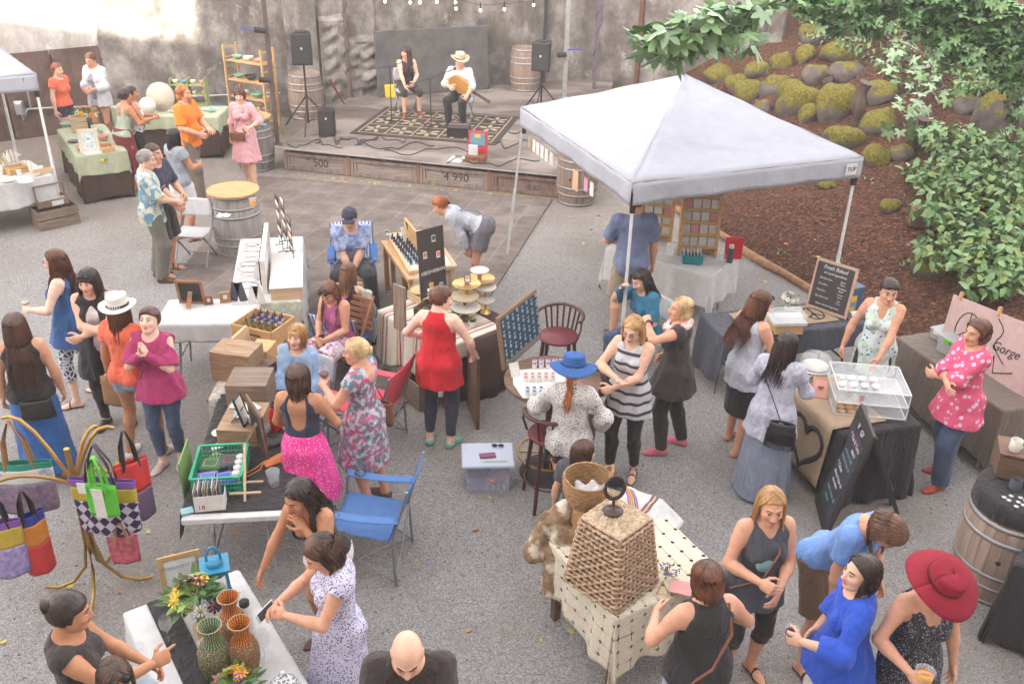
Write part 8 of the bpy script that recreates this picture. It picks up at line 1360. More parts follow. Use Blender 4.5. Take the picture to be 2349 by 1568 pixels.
a,b=G(2146,812,.62),G(2349,945,.62);d=(b-a).normalized();t=signboard('pink_banner',a,d,(.0,.26,1),1.25,.66,.008,plain('banner_pink',(.56,.40,.37),.8),'large dusty pink banner with hand drawn lettering on a black easel','banner')
mb=MB();mb.tube([(.30+.15*math.cos(k/24*6.283),-.004,.36+.19*math.sin(k/24*6.283))for k in range(25)],.005,5);mb.tube([(.30,-.004,.55),(.30,-.004,.17)],.005,5);mb.tube([(.30,-.004,.36),(.17,-.004,.26)],.005,5);mb.tube([(.30,-.004,.36),(.43,-.004,.26)],.005,5);mb.tube([(.62+.06*math.sin(k*.9)+.02*k,-.004,.60-.05*k)for k in range(9)],.005,5);mb.tube([(.60,-.004,.12),(.70,-.004,.24),(.74,-.004,.08),(.95,-.004,.16)],.006,5);mb.build('drawn_lines',INK,t)
text('Modern Garden',.055,T((.42,-.004,.22),rx=R(90)),INK,t,shear=.2);text('Gorge',.13,T((.80,-.004,.34),rx=R(90)),INK,t,shear=.3)
for x in(.10,.60):mb=MB();mb.box((x,0,.67),(.03,.03,.09));mb.build('peg',PINE,t)
t=thing('easel',(*G(2262,1000,0).xy,0),0,'thin black tripod easel behind the pink banner','easel');
for dx,dy in((-.30,-.12),(.38,-.10),(.06,.46)):mb=MB();mb.tube([(dx,dy,0),(.04,.12,.62),(.04,.22,1.25)],.011,6);mb.build('leg',INK,t)
bq=Vector((3.98,5.86,0));barrel(bq,'large oak wine barrel at the right edge holding mugs and buttons',.95,.30,.375,m=mat('barrel_tan',(.42,.31,.24),.75,col2=(.25,.18,.14),kind='wood',stretch=(7,7,.7),scale=2.2,bump=.4),rz=-2.2)
mb=MB();mb.lathe([(.001,0),(.30,0),(.335,-.02),(.35,-.16)],40,0,cap=False);one('barrel_cloth',mb,CB,bq+Vector((0,0,.958)),'black cloth covering the top of the oak barrel','cloth',solid=.004)
t=crate(bq+Vector((.10,.16,.965)),.52,.26,.22,-.35,OAK,'dark wooden crate shelf on the oak barrel',1,.016);mb=MB();mb.box((0,0,.228),(.54,.28,.014));mb.build('top_board',OAK,t)
for i,(dx,dy,z,m_,c_)in enumerate(((-.08,.16,1.205,CER,'cream mug on top of the crate shelf'),(-.10,-.02,.965,CHAR,'grey mug in front of the crate shelf'),(.05,-.06,.965,CER,'pale patterned mug at the right of the grey one'))):
 t=thing('mug',bq+Vector((dx,dy,z)),.3*i,c_,'mug');mb=MB();mb.lathe([(.036,0),(.044,.02),(.042,.10),(.038,.10),(.036,.01)],22,cap=False);mb.build('body',m_,t);mb=MB();mb.tube([(.04,0,.08),(.07,0,.07),(.07,0,.03),(.04,0,.02)],.006,6);mb.build('handle',m_,t)
for i in range(14):cyl_thing('badge',bq+Vector((-.22+(i%5)*.062+.02*(i//5),-.12-.055*(i//5)+.02*(i%2),.965)),[(.017,0),(.018,.003),(.001,.006)],PLW,'round white badge on the black barrel cloth, %s of the %s row'%(ORD[i%5],('back','middle','front')[i//5]),'badge','white badges on the barrel',14)
tk2=G(2349,1330,.74);t2=table((2330,1290),(2420,1330),1.0,.76,'black covered table at the bottom right corner',L=1.2);cloth(t2,CB,.74,'black cloth reaching the ground at the bottom right corner',fold=.03,seed=5)
te=table((1393,567),(1562,614),.76,.74,'folding table of cards beneath the white tent',L=1.45,side=1);te[0].location.x+=0;cloth(te,CWH,.44,'white cloth over the card table beneath the tent',sides=(1,1,1,.6),seed=3,fold=.03,flare=.18)
def rack(fx,fy,w,h,rz,label):
 t=thing('card_rack',on(te,fx,fy),te[4]+rz,label,'card rack');M=Matrix.Rotation(-.10,4,'X');mb=MB();[mb.box((s*w/2,0,h/2),(.035,.13,h),0,M)for s in(-1,1)];mb.box((0,.05,h/2),(w,.012,h),0,M);mb.build('frame',PINE,t,bev=.003);n=5
 for j in range(n):
  z=.10+(h-.16)*j/(n-1)*.92;mb=MB();mb.box((0,-.01,z),(w-.036,.11,.014),0,M);mb.box((0,-.06,z+.02),(w-.036,.008,.02),0,M);sh2=mb.build('shelf',PINE,t)
  for i in range(4):mb=MB();mb.box((-w*.36+i*w*.24,-.02,z+.075),(w*.21,.006,.12),0,M@T((0,0,0),0,0,0));mb.build('greeting_card',(CARD,CER,CARD,CARD,PINKC)[(i+j*3)%5],sh2)
 return t
rack(.40,.30,.46,.85,.55,'pine rack of greeting cards at the right end of the card table');rack(-.55,.45,.50,.70,.35,'second pine card rack behind the man in the blue T-shirt')
t=thing('teal_basket',on(te,.50,-.42),te[4]+.5,'teal basket filled with wrapped cards','basket');mb=MB();mb.box((0,0,.055),(.24,.15,.11),0,None,0,1.1);mb.build('basket',plain('teal_plastic',(.02,.26,.30),.6),t,bev=.01)
for i in range(8):mb=MB();mb.box((-.09+i*.026,0,.13),(.008,.12,.10),0,T(ry=.12*(i%3-1)));mb.build('wrapped_card',CARD,t)
cyl_thing('water_bottle',on(te,1.0,.38),[(.036,0),(.038,.01),(.038,.17),(.028,.19)],CHAR,'dark water bottle behind the pine rack','water bottle',parts=(('cap',[(.03,.19),(.03,.23),(.001,.235)],PLW),));frame_sign(on(te,.98,.7),.22,.28,te[4]+.6,.1,plain('sign_red',(.70,.02,.03),.5),plain('sign_red',0),'bright red board standing behind the card rack',fw=.01)
for i,(fx,fy)in enumerate(((.18,-.1),(.28,.1),(.4,.25),(.05,-.35))):mb=MB();mb.bar((0,0,0),(0,.05,.15),.10,.004);one('greeting_card',mb,CARD,on(te,fx,fy),('large card leaning in the middle of the tent table','card leaning on the pine rack foot','small card by the teal basket','folded card near the table front')[i],'card',te[4]+.3)
blobmesh('black_bag',[((2.05,10.95,.12),(2.35,11.0,.12),.12,.11)],CB,'black bag on the gravel beneath the card table','bag',.02,14)
wineglass(on(te,1.0,-.2),'wine glass at the right corner of the card table')
# big tent
ez=2.24;cs=[G(1196,246,ez),G(1453,420,ez),G(1980,360,ez)];cs.append(cs[0]+cs[2]-cs[1]);ctr=(cs[0]+cs[2])/2;az=Gp(1583,172,ctr,(0,1,0)).z;ap=Vector((ctr.x,ctr.y,az))
t=thing('white_tent',(0,0,0),0,'large white pop up tent with pyramid roof and white legs at centre right','tent');fr=G(1946,668,.12);canopy(t,cs,ap,.235,FAB,ez,[G(1163,587).xy,None,None,None],.07)
p,q=cs[1],cs[2];o_=(q-p).normalized();n_=Vector((o_.y,-o_.x,0));c_=q-o_*.17+n_*.04-Vector((0,0,.115));mb=MB();mb.bar(c_-o_*.075,c_+o_*.075,.13,.004,up=n_);lt=mb.build('logo_patch',CARD,t);text('E-Z UP' if False else 'TUP',.07,Matrix.Translation(c_+n_*.006)@Matrix.Rotation(math.atan2(o_.y,o_.x),4,'Z')@Matrix.Rotation(R(90),4,'X'),NAVY,t,'logo_mark')
p,q=cs[0],cs[1];o_=(q-p).normalized();n_=Vector((o_.y,-o_.x,0));
for i,f_ in enumerate((.10,.15,.19,.235,.28,.33,.56,.65,.70)):mb=MB();big=1.5 if f_ in(.56,)else 1;c_=p.lerp(q,f_)-Vector((0,0,.30+.08*big));mb.bar(c_-o_*.05*big,c_+o_*.05*big,.16*big,.003,up=n_);one('hanging_card',mb,(KRAFT,CARD,CARD,CARD,CARD,CER,plain('card_peach',(.70,.42,.25),.7),plain('card_magenta',(.62,.30,.42),.7),CARD)[i],(0,0,0),('brown','first white','second white','third white','fourth white','cream','peach coloured','magenta and white','last white')[i]+' card hanging on string beneath the tent edge','card',0,'cards strung along the tent edge')
# stage things
RG=wood('rug_dark',(.06,.045,.035))if False else plain('rug_dark',(.065,.05,.04),.95);RL=plain('rug_cream',(.42,.35,.25),.95)
a,b,c=G(802,307,SZ),G(1137,334,SZ),G(1189,267,SZ);rx_=(b-a).normalized();W1=(b-a).length;ry_=Vector((-rx_.y,rx_.x,0));H1=min(2.1,(c-b).dot(ry_));t=thing('stage_rug',(a.x,a.y,SZ+.002),math.atan2(rx_.y,rx_.x),'dark brown rug with cream leaf pattern under the musicians','rug');mb=MB();mb.box((W1/2,H1/2,.006),(W1,H1,.010));mb.build('pile',RG,t);mb=MB();nx=5;ny=3
for k in range(nx+1):x=.12+(W1-.24)*k/nx;mb.box((x,H1/2,.014),(.022,H1-.22,.003))
for k in range(ny+1):y=.12+(H1-.24)*k/ny;mb.box((W1/2,y,.0185),(W1-.22,.022,.003))
mb.build('border_lines',RL,t);mb=MB()
for i in range(nx):
 for j in range(ny):
  x,y=.12+(W1-.24)*(i+.5)/nx,.12+(H1-.24)*(j+.5)/ny
  for k in range(5):a_=.6+k*1.1+i;mb.poly([(x+math.cos(a_+s)*r_,y+math.sin(a_+s)*r_)for s,r_ in((0,.03),(.35,.13),(.12,.23),(-.12,.23),(-.35,.13))],.003,0,T((0,0,.013)))
mb.build('leaf_pattern',RL,t)
p,q=G(868,224,SZ),G(1122,204,SZ);d=q-p;t=thing('backdrop_panel',((p+q)/2).to_tuple(),math.atan2(d.y,d.x),'large flat dark charcoal backdrop panel leaning behind the musicians','panel');mb=MB();mb.box((0,0,.68),(d.length,.05,1.36),0,Matrix.Rotation(-.10,4,'X'));mb.build('board',mat('backdrop',(.075,.072,.072),.85,col2=(.12,.115,.11),scale=3),t,bev=.02)
def speaker(uv,h,label,rz,tl=.55):
 p=G(*uv,SZ);t=thing('speaker',(p.x,p.y,SZ+h),rz,'black loudspeaker '+label,'speaker','stage loudspeakers');mb=MB();mb.poly([(-.19,-.15),(.19,-.15),(.13,.16),(-.13,.16)],.56,0);mb.build('cabinet',M_BLK,t,bev=.02);mb=MB();mb.box((0,-.153,.28),(.33,.01,.50));mb.build('grille',plain('grille',(.05,.048,.048),.9,bscale=300),t,bev=.004);mb=MB();mb.box((0,-.16,.30),(.03,.004,.04));mb.build('badge',CARD,t);mb=MB();mb.box((0,-.02,.57),(.22,.12,.04));mb.build('top_cap',M_BLK,t,bev=.015)
 t=thing('speaker_stand',(p.x,p.y,SZ),rz,'black tripod stand under the speaker '+label,'stand','tripod speaker stands');mb=MB();mb.tube([(0,0,.12),(0,0,h)],.019,8);mb.build('pole',M_BLK,t);mb=MB();mb.cyl((0,0,.58),.03,.07);mb.build('collar',M_BLK,t)
 for k in range(3):a_=k*2.094+.5;mb=MB();mb.tube([(math.cos(a_)*tl,math.sin(a_)*tl,.01),(math.cos(a_)*.02,math.sin(a_)*.02,.62)],.014,6);mb.tube([(0,0,.15),(math.cos(a_)*tl*.55,math.sin(a_)*tl*.55,.28)],.008,6);mb.build('leg',M_BLK,t)
speaker((709,297),1.22,'at the left of the stage',.1);speaker((1240,268),.92,'at the right by the tent corner',-.3)
t=thing('floor_speaker',G(752,309,SZ).to_tuple(),.1,'black floor speaker cabinet beside the left tripod stand','speaker');mb=MB();mb.box((0,0,.24),(.30,.30,.48));mb.build('cabinet',M_BLK,t,bev=.015);mb=MB();mb.box((0,-.153,.22),(.26,.01,.40));mb.build('grille',MATS['grille'],t);mb=MB();mb.box((0,-.16,.34),(.03,.004,.04));mb.build('badge',CARD,t)
bp=G(706,268,SZ);barrel((bp.x,bp.y,SZ),'weathered barrel behind the left speaker stand on the stage',.86);bp=G(1204,205,SZ);barrel((bp.x,bp.y,SZ),'barrel by the wall behind the right speaker');bp=G(1322,462,0);barrel((bp.x,bp.y,0),'brown wine barrel at the right front corner of the stage',.95,.29,.35,rz=-2.0)
def mic(base,top,e0,e1,label):
 p=G(*base,SZ);t=thing('microphone_stand',(p.x,p.y,SZ),0,label,'microphone stand');n_=(0,1,0);tp=Gp(*top,p,n_)-p;a_,b_=Gp(*e0,p,n_)-p,Gp(*e1,p,n_)-p;tp=Vector((0,0,tp.z));mb=MB();mb.tube([(0,0,0),tp],.010,6);mb.build('pole',M_BLK,t);mb=MB();mb.tube([a_,tp,b_],.008,6);mb.build('boom_arm',M_BLK,t);mb=MB();mb.ball(b_,.028,0,None,10,(1,1,1.3));mb.build('microphone',INK,t)
 for k in range(3):b2=k*2.09+.3;mb=MB();mb.tube([(0,0,.06),(math.cos(b2)*.30,math.sin(b2)*.30,.01)],.009,6);mb.build('leg',M_BLK,t)
mic((899,283),(893,153),(845,159),(944,136),'boom microphone stand in front of the singer');mic((989,292),(988,181),(929,196),(1043,158),'boom microphone stand in front of the guitarist')
Pg=P['guitarist'];v=Pg['W']((-.06,.27,.74));t=thing('guitar',v,Pg['yaw'],'honey coloured acoustic guitar played by the man in the straw hat','guitar');t.rotation_euler=(R(80),R(-28),Pg['yaw']);GB=wood('guitar_top',(.62,.30,.08),rough=.3);ol=[]
for k in range(36):a_=k/36*6.283;r_=.155+.05*math.cos(a_)**2+.020*math.cos(a_)-.02*math.exp(-((abs(math.sin(a_))-1)/.2)**2);ol.append((math.cos(a_)*r_*1.12,math.sin(a_)*r_))
mb=MB();mb.poly(ol,.09);mb.build('body',GB,t,bev=.004);mb=MB();mb.lathe([(.001,0),(.045,0),(.045,.002),(.001,.002)],18,0,T((-.06,0,.092)),cap=False);mb.build('sound_hole',INK,t);mb=MB();mb.box((-.34,0,.085),(.34,.05,.03));mb.box((-.57,0,.08),(.14,.07,.02));mb.build('neck',OAK,t);mb=MB();mb.box((.11,0,.096),(.02,.12,.008));mb.build('bridge',OAK,t)
t=thing('mixer',G(1053,312,SZ+.012).to_tuple(),-.12,'black mixing amplifier at the guitarist feet','mixer');mb=MB();mb.box((0,0,.09),(.42,.24,.18));mb.build('case',M_BLK,t,bev=.01);mb=MB();mb.box((0,.0,.20),(.40,.22,.03),0,Matrix.Rotation(.2,4,'X'));mb.build('panel',MATS['grille'],t);mb=MB();[mb.cyl((-.16+(k%8)*.045,-.05+.06*(k//8),.222),.008,.012,n=8)for k in range(16)];kb_=mb.build('knobs',PINKC,t);kb_['kind']='stuff'
t=thing('merch_suitcase',G(1092,368,SZ).to_tuple(),-.2,'open brown suitcase with red lining and colourful poster at the stage edge','suitcase');mb=MB();mb.box((0,0,.05),(.34,.26,.10));mb.build('base',LTH,t,bev=.01);mb=MB();mb.box((0,.14,.29),(.34,.03,.38));mb.box((0,.122,.14),(.30,.008,.10));mb.build('lid',plain('case_red',(.60,.05,.06),.6),t,bev=.008);mb=MB();mb.box((0,.120,.34),(.26,.008,.22));ps=mb.build('poster',CBL,t);mb=MB();mb.box((.0,.114,.40),(.10,.004,.06));mb.build('poster_mark',FY,ps);mb=MB();mb.box((-.04,-.04,.19),(.16,.05,.18));mb.build('white_box',PLW,t,bev=.01);mb=MB();mb.tube([(-.06,-.13,.04),(-.05,-.18,.03),(.05,-.18,.03),(.06,-.13,.04)],.010,6);mb.build('handle',SUE,t)
mb=MB();mb.box((0,0,.006),(.24,.32,.010));t=one('clipboard',mb,CARD,G(1047,366,SZ),'white clipboard lying beside the merchandise suitcase','clipboard',-.2);mb=MB();mb.box((0,.14,.016),(.12,.04,.01));mb.build('clip',INK,t)
mb=MB();mb.box((0,0,.13),(.22,.16,.26),0,None,0,1.1);one('yellow_tub',mb,plain('tub_yellow',(.72,.55,.03),.5),G(897,222,SZ),'yellow tub behind the singer chair','tub',bev=.01)
r=random.Random(8)
for i,(u,v,l)in enumerate(((720,330,60),(815,322,50),(905,335,95),(1000,345,120),(890,318,60),(1170,330,50),(1200,300,40),(760,318,40),(1130,372,110))):
 mb=MB();mb.tube([G(u+(k/16-.5)*l*2+6*math.sin(k*.9+i),v+7*math.sin(k*.55+i*2)+4*math.sin(k*1.3+i),SZ+.010+.003*(i%3))for k in range(17)],.009,5);one('stage_cable',mb,MATS['cable'],(0,0,0),'black cable snaking over the stage deck, '+('under the left tripod','left of the rug corner','along the rug front edge','longest one before the rug','by the rug corner','right of the rug','by the right tripod','near the floor speaker','right of the suitcase')[i],'cable')
mb=MB();mb.tube([G(755,180,1.2),G(775,215,.8),G(790,238,.5)],.018,7);one('red_hose',mb,plain('hose_red',(.42,.10,.07),.6),(0,0,0),'red brown hose hanging behind the left barrel','hose')
p=G(1334,180,.1);t=thing('equipment_bins',(p.x,p.y,TZ(p.x,p.y)+.1),.1,'two stacked slate grey bins with black cases on top by the wall','bins')
for k,(z,h_,w_,m_)in enumerate(((0,.26,.55,plain('bin_grey',(.11,.13,.18),.5)),(.27,.26,.52,MATS['bin_grey']),(.54,.20,.58,M_BLK),(.75,.13,.50,M_BLK))):mb=MB();mb.box((0,0,z+h_/2),(w_,.38,h_),0,None,.05*k,1.04);mb.build('bin' if k<2 else 'case',m_,t,bev=.01)
for i,(u,v,z)in enumerate(((1413,170,.5),(1455,172,.5),(1290,212,.1))):mb=MB();mb.tube([(0,-.06,.14),(.04,.07,.20)],[.055,.05],12);mb.bar((0,0,0),(0,0,.14),.03);mb.box((0,0,.01),(.14,.10,.02));one('stage_light',mb,M_BLK,G(u,v,z),'small black spotlight %s'%('on the flat stone','right of the one on the stone','at the foot of the grey pole')[i],'spotlight',.3*i)
BLB=mat('bulb',(.9,.7,.4),.3,emit=((1,.72,.38),2.5),bump=0,scale=1);YB=19.0;wl=[Gp(u,v,(0,YB,0),(0,1,0))for u,v in((770,-40),(880,-4),(965,-2),(1045,-3),(1100,12),(1160,9),(1225,2),(1300,-30))];mb=MB();mb.tube(wl,.006,5);t=one('string_lights',mb,MATS['cable'],(0,0,0),'string of small warm bulbs hanging high before the concrete wall','string lights')
for u,v in((883,4),(941,6),(963,6),(1002,5),(1045,6),(1046,20),(1102,24),(1157,22),(1224,12)):q=Gp(u,v,(0,YB,0),(0,1,0));mb=MB();mb.ball(q,.024,0,None,10,(1,1,1.25));b_=mb.build('bulb',BLB,t);mb=MB();mb.cyl(q+Vector((0,0,.025)),.014,.12,n=8);mb.build('socket',INK,b_)
# boulders, stumps
def rock_extra(moss):
 def fn(m,N,L,b,out):
  ge=N.new('ShaderNodeNewGeometry');s=N.new('ShaderNodeSeparateXYZ');L.new(ge.outputs['Normal'],s.inputs[0]);tc=N.new('ShaderNodeTexCoord');n=N.new('ShaderNodeTexNoise');n.inputs['Scale'].default_value=4.5;n.inputs['Detail'].default_value=8;L.new(tc.outputs['Object'],n.inputs[0]);a_=N.new('ShaderNodeMath');a_.operation='MULTIPLY_ADD';a_.inputs[1].default_value=2.2;L.new(n.outputs[0],a_.inputs[0]);L.new(s.outputs[2],a_.inputs[2]);r=N.new('ShaderNodeMapRange');r.inputs[1].default_value=1.62-moss;r.inputs[2].default_value=1.75-moss;L.new(a_.outputs[0],r.inputs[0])
  n2=N.new('ShaderNodeTexNoise');n2.inputs['Scale'].default_value=26;n2.inputs['Detail'].default_value=6;L.new(tc.outputs['Object'],n2.inputs[0]);r2=N.new('ShaderNodeValToRGB');r2.color_ramp.elements[0].position=.35;r2.color_ramp.elements[1].position=.65;r2.color_ramp.elements[0].color=(.075,.065,.008,1);r2.color_ramp.elements[1].color=(.21,.18,.025,1);L.new(n2.outputs[0],r2.inputs[0]);x=N.new('ShaderNodeMix');x.data_type='RGBA';L.new(r.outputs[0],x.inputs[0]);L.new(out,x.inputs[6]);L.new(r2.outputs[0],x.inputs[7]);L.new(x.outputs[2],b.inputs['Base Color'])
 return fn
RK=[mat('rock_%d'%i,(.165,.135,.12),.9,col2=(.075,.062,.056),scale=4,detail=8,bump=.8,disp=.03,extra=rock_extra(mo))for i,mo in enumerate((.60,.28,-.2))]
def rock(u,v,w,h,k,label,cat='boulder'):
 p=GT(u,v+h*.25);dist=(p-Vector((0,0,CAM_H))).length;a_=w/2/CAM_F*dist;c_=h/2/CAM_F*dist*1.08;s=(u*.37+v*.11)%6;mb=MB();mb.ball((0,0,0),1,0,None,30)
 for i,q in enumerate(mb.v):n_=1+.17*noisy(q[0]*1.6+s,q[1]*1.5+q[2]*1.3+s)+.07*noisy(q[0]*3.5+s,q[2]*4+q[1]*3);mb.v[i]=(q[0]*a_*n_,q[1]*a_*.85*n_,q[2]*c_*n_)
 return one('boulder',mb,RK[k],(p.x,p.y,p.z+c_*.24),label,cat,rz=s)
for u,v,w,h,k,lb in((1790,143,50,44,0,'round mossy boulder nearest the concrete wall'),(1846,127,50,46,0,'upright mossy boulder second from the wall'),(1737,163,66,42,0,'flat mossy rock touching the wall foot'),(1868,80,76,52,1,'grey boulder with a green cap high on the slope'),(1716,210,70,58,0,'broad mossy boulder behind the tent peak'),(1785,192,60,46,1,'half mossy boulder above a grey one'),(1763,205,50,44,2,'bare grey rock between mossy boulders'),(1829,226,102,84,0,'large mossy boulder with bright green crown'),(1872,172,66,52,2,'plain grey boulder left of the stump'),(1938,166,72,52,2,'dark smooth boulder right of the short stump'),(1915,122,70,46,0,'mossy boulder half beneath the leaves'),(1854,262,52,50,0,'small mossy rock beneath the large boulder'),(1917,238,92,108,0,'tallest two tone boulder with moss at the top left'),(2015,214,84,56,1,'mossy rock right of the tall stump'),(2014,284,78,64,1,'square boulder with one mossy side'),(1933,316,84,66,0,'domed mossy boulder behind the tent ridge'),(2006,358,64,56,0,'low mossy boulder above the tent corner'),(2064,352,58,42,2,'dark rock right of the low mossy boulder'),(2290,262,110,120,1,'huge boulder with orange moss at the right'),(2218,240,66,40,2,'grey rock left of the huge boulder'),(1748,250,50,36,2,'grey rock low behind the tent roof'),(2128,612,74,50,1,'rock under the hanging shrub'),(2222,632,52,96,1,'pale upright rock under the shrub at the right'),(2042,474,50,38,0,'small moss mound in the bark mulch'),(1898,424,44,22,0,'tiny moss patch just below the tent valance'),(1650,168,76,40,0,'mossy rock right of the hanging maple leaves'),(1690,190,60,40,1,'grey and green rock behind the tent roof'),(1420,148,108,90,2,'large smooth boulder against the wall beside the bins'),(1425,200,110,40,2,'flat slab of stone carrying the spotlights'),(1345,214,90,34,2,'low flat stone left of the slab'),(2350,255,40,60,0,'mossy rock cut by the right picture edge')):rock(u,v,w,h,k,lb)
BK=wood('bark',(.13,.085,.065),(.05,.03,.025),stretch=(6,6,1),scale=3,bump=.8)
for i,(u,v,h,r_)in enumerate(((1895,205,.42,.10),(1964,292,.85,.11),(2096,345,.6,.09))):p=GT(u,v);mb=MB();mb.tube([(.04*math.sin(k+i),.03*math.cos(k*1.3),h*k/6-.1)for k in range(7)],[r_*(1+.15*math.sin(k*2+i))for k in range(7)],12);one('tree_stump',mb,BK,p,('short bark covered stump among the boulders','tall dark rotting stump right of the largest boulder','thin brown stump below the silvery leaves')[i],'stump')
p=GT(2112,520);mb=MB();mb.box((0,0,.12),(.34,.24,.24));mb.box((.19,0,.16),(.03,.26,.34));one('paving_block',mb,plain('block_brown',(.24,.15,.11),.85),p,'brown square block half buried in the mulch slope','block',rz=-.3,bev=.01)
# foliage
def lv(n,c):return mat('leaf_'+n,c,.45,col2=[x*.75 for x in c],scale=4,bump=0,spec=.5)
LM=[lv('a',(.22,.37,.15)),lv('b',(.12,.25,.08)),lv('c',(.31,.45,.27)),lv('d',(.22,.30,.07)),lv('e',(.055,.12,.035)),lv('f',(.20,.36,.17))]
def leaf(mb,p,s,kind,m,r,face):
 q=Matrix.Translation(p)@Matrix.Rotation(r.uniform(0,6.28),4,'Z')@Matrix.Rotation(face+r.uniform(-.5,.5),4,'X')@Matrix.Rotation(r.uniform(-.5,.5),4,'Y')
 if kind=='m':
  ol=[]
  for i in range(21):a_=-2.5+5.0*i/20;ln=s*(.40,.66,1-.13*abs(a_),.66)[i%4];ol.append((math.sin(a_)*ln,math.cos(a_)*ln,-.16*ln*abs(math.sin(a_*1.5))-.12*ln))
  vs=[(0,-.05*s,0)]+ol;mb.add(vs,[(0,i+1,i)for i in range(1,21)],m,q,False)
 else:mb.add([(0,0,0),(s*.30,s*.35,.07*s),(s*.22,s*.75,.02*s),(0,s*1.05,-.10*s),(-s*.22,s*.75,.02*s),(-s*.30,s*.35,.07*s),(0,s*.5,-.05*s)],[(0,1,6),(1,2,6),(2,3,6),(3,4,6),(4,5,6),(5,0,6)],m,q,False)
def plant(label,clusters,size,kind,mats,seed,cat='tree',name='maple_tree',depth=None,root=None,lift=(.2,1.2),br=.006,den=1.0):
 r=random.Random(seed);t=thing(name,root,0,label,cat);mb=MB();tw=MB();cts=[];o_=Vector((0,0,CAM_H));R0=Vector(root)
 for u,v,ru,rv,n in clusters:
  pts=[]
  for i in range(int(n*den)):
   a_,q_=r.random()*6.283,math.sqrt(r.random());uu,vv=u+math.cos(a_)*ru*q_,v+math.sin(a_)*rv*q_
   if depth:p=Gp(uu,vv,(0,depth+r.uniform(-.3,.3),0),(0,1,0))
   else:g_=GT(uu,vv);p=g_+(o_-g_).normalized()*r.uniform(*lift)
   pts.append(p);leaf(mb,p-R0,size*r.uniform(.7,1.15),kind,r.choice(range(len(mats))),r,-.75 if r.random()<.7 else.2)
  c_=sum(pts,Vector())/len(pts)-R0;cts.append(c_)
  for p in pts[::9]:q_=p-R0;tw.tube([c_.lerp(q_,.1)+Vector((0,0,-.05)),c_.lerp(q_,.6)+Vector((0,0,-.03)),q_],[br,br*.8,br*.4],4)
 mb.build('crown',mats,t);tw.build('twigs',BK,t);tr_=MB();cts.sort(key=lambda c:-c.x);
 for k,c_ in enumerate(cts):b_=min(cts[:k],key=lambda z:(z-c_).length)if k else Vector((0,0,0));tr_.tube([b_,b_.lerp(c_,.5)+Vector((0,0,.04)),c_],[br*(3 if k else 6),br*2,br*1.3],6)
 tr_.build('limb',BK,t);return t
A_=[(1480,95,26,26,9),(1530,75,32,30,11),(1500,120,40,18,7),(1575,55,42,32,15),(1600,95,42,34,14),(1560,118,36,26,10),(1650,30,50,30,18),(1650,75,38,34,12),(1700,60,40,42,14),(1715,90,32,24,9),(1740,15,40,22,10)]
plant('maple branch with large pale leaves hanging over the tent peak',A_,.205,'m',[LM[0],LM[2],LM[2],LM[1]],3,depth=9.2,root=(7.2,9.6,5.6),den=.9)
plant('silvery green maple seedling hanging before the boulders',[(2040,95,50,30,16),(2110,120,60,40,20),(2050,165,50,34,16),(2110,185,50,36,18),(2160,205,48,34,14),(2090,240,44,30,12),(2070,290,40,30,9),(2120,270,36,36,9)],.17,'m',[LM[2],LM[2],LM[0]],5,root=(7.6,13.2,4.6),lift=(.5,1.1))
plant('tall leafy bush covering the top of the slope',[(1900,25,70,30,130),(2000,40,80,40,190),(2120,35,90,45,240),(2240,45,80,55,240),(2320,90,60,70,220),(1960,90,50,30,80),(2190,120,70,50,150),(2280,165,60,40,130),(1880,60,50,26,60),(2240,185,50,26,70)],.10,'o',[LM[0],LM[1],LM[1],LM[4],LM[3]],7,'bush','leafy_bush',root=(11.5,18.5,3.4),lift=(.2,1.8),den=2.0)
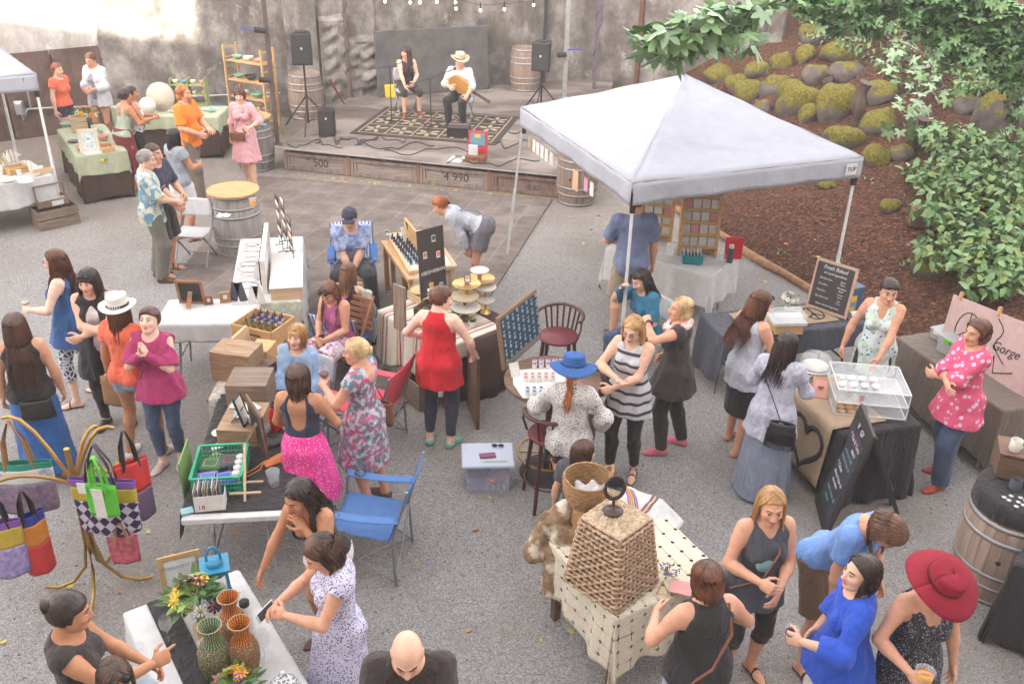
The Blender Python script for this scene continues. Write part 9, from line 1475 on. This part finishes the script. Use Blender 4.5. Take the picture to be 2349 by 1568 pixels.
plant('green shrub with oval leaves hanging over the right of the slope',[(2140,300,40,26,40),(2200,330,70,44,150),(2290,350,70,50,170),(2150,410,60,40,120),(2230,420,70,46,180),(2320,450,50,60,150),(2130,480,44,26,45),(2200,500,60,40,130),(2290,540,60,50,170),(2320,620,40,50,110),(2150,560,50,26,50),(2230,590,50,40,110),(2260,650,50,30,60),(2130,590,30,20,18),(2100,395,30,20,22)],.145,'o',[LM[0],LM[0],LM[1],LM[3]],9,'shrub','hanging_shrub',root=(9.4,12.2,2.6),lift=(.15,.9),den=2.0)
plant('large overhanging maple filling the upper right corner',[(1845,10,40,26,30),(1900,20,50,30,50),(1960,10,50,30,55),(2030,10,60,36,70),(2110,5,60,40,80),(2190,10,60,46,90),(2270,20,60,50,100),(2330,60,50,60,90),(1930,60,50,24,36),(2230,90,60,34,60),(2310,150,50,50,60),(2000,60,44,20,30),(1810,-5,40,18,20),(2335,240,30,34,24),(2320,320,40,30,24),(2150,60,80,40,90),(2260,110,70,50,80),(2330,180,40,50,50),(2200,130,50,30,40)],.12,'m',[LM[1],LM[0],LM[4],LM[1],LM[5]],31,depth=12.5,root=(9.5,12.0,1.6),br=.012,den=1.5)
plant('low leafy undergrowth creeping between the upper boulders',[(1880,60,60,20,70),(1930,100,50,22,60),(1985,130,40,26,50),(1850,100,26,12,16),(1960,160,30,16,18),(2150,170,80,40,160),(2260,210,60,30,90),(2060,150,50,30,60)],.085,'o',[LM[1],LM[0],LM[3]],33,'ground cover','undergrowth',root=(9.0,16.5,2.6),lift=(.05,.5))
for i,(u,v)in enumerate(((1935,605),(1990,415),(2075,600),(1790,580))):plant('small green weed sprouting %s'%('in the mulch left of the menu','below the tent corner','low in the mulch','by the log edging')[i],[(u,v,14,8,14)],.05,'o',[LM[0],LM[3]],20+i,'weed','weed',root=GT(u,v+6).to_tuple(),lift=(.02,.10),br=.004)
hm=bpy.data.materials.new('haze');hm.use_nodes=True;hm.node_tree.nodes.clear();hv=hm.node_tree.nodes.new('ShaderNodeVolumePrincipled');hv.inputs['Density'].default_value=.0040;hv.inputs['Color'].default_value=(.93,.89,.89,1);hv.inputs['Anisotropy'].default_value=0;ho=hm.node_tree.nodes.new('ShaderNodeOutputMaterial');hm.node_tree.links.new(hv.outputs[0],ho.inputs['Volume'])
mb=MB();mb.box((-15,25,14),(160,110,30));tag(mb.build('haze',hm),kind='stuff')
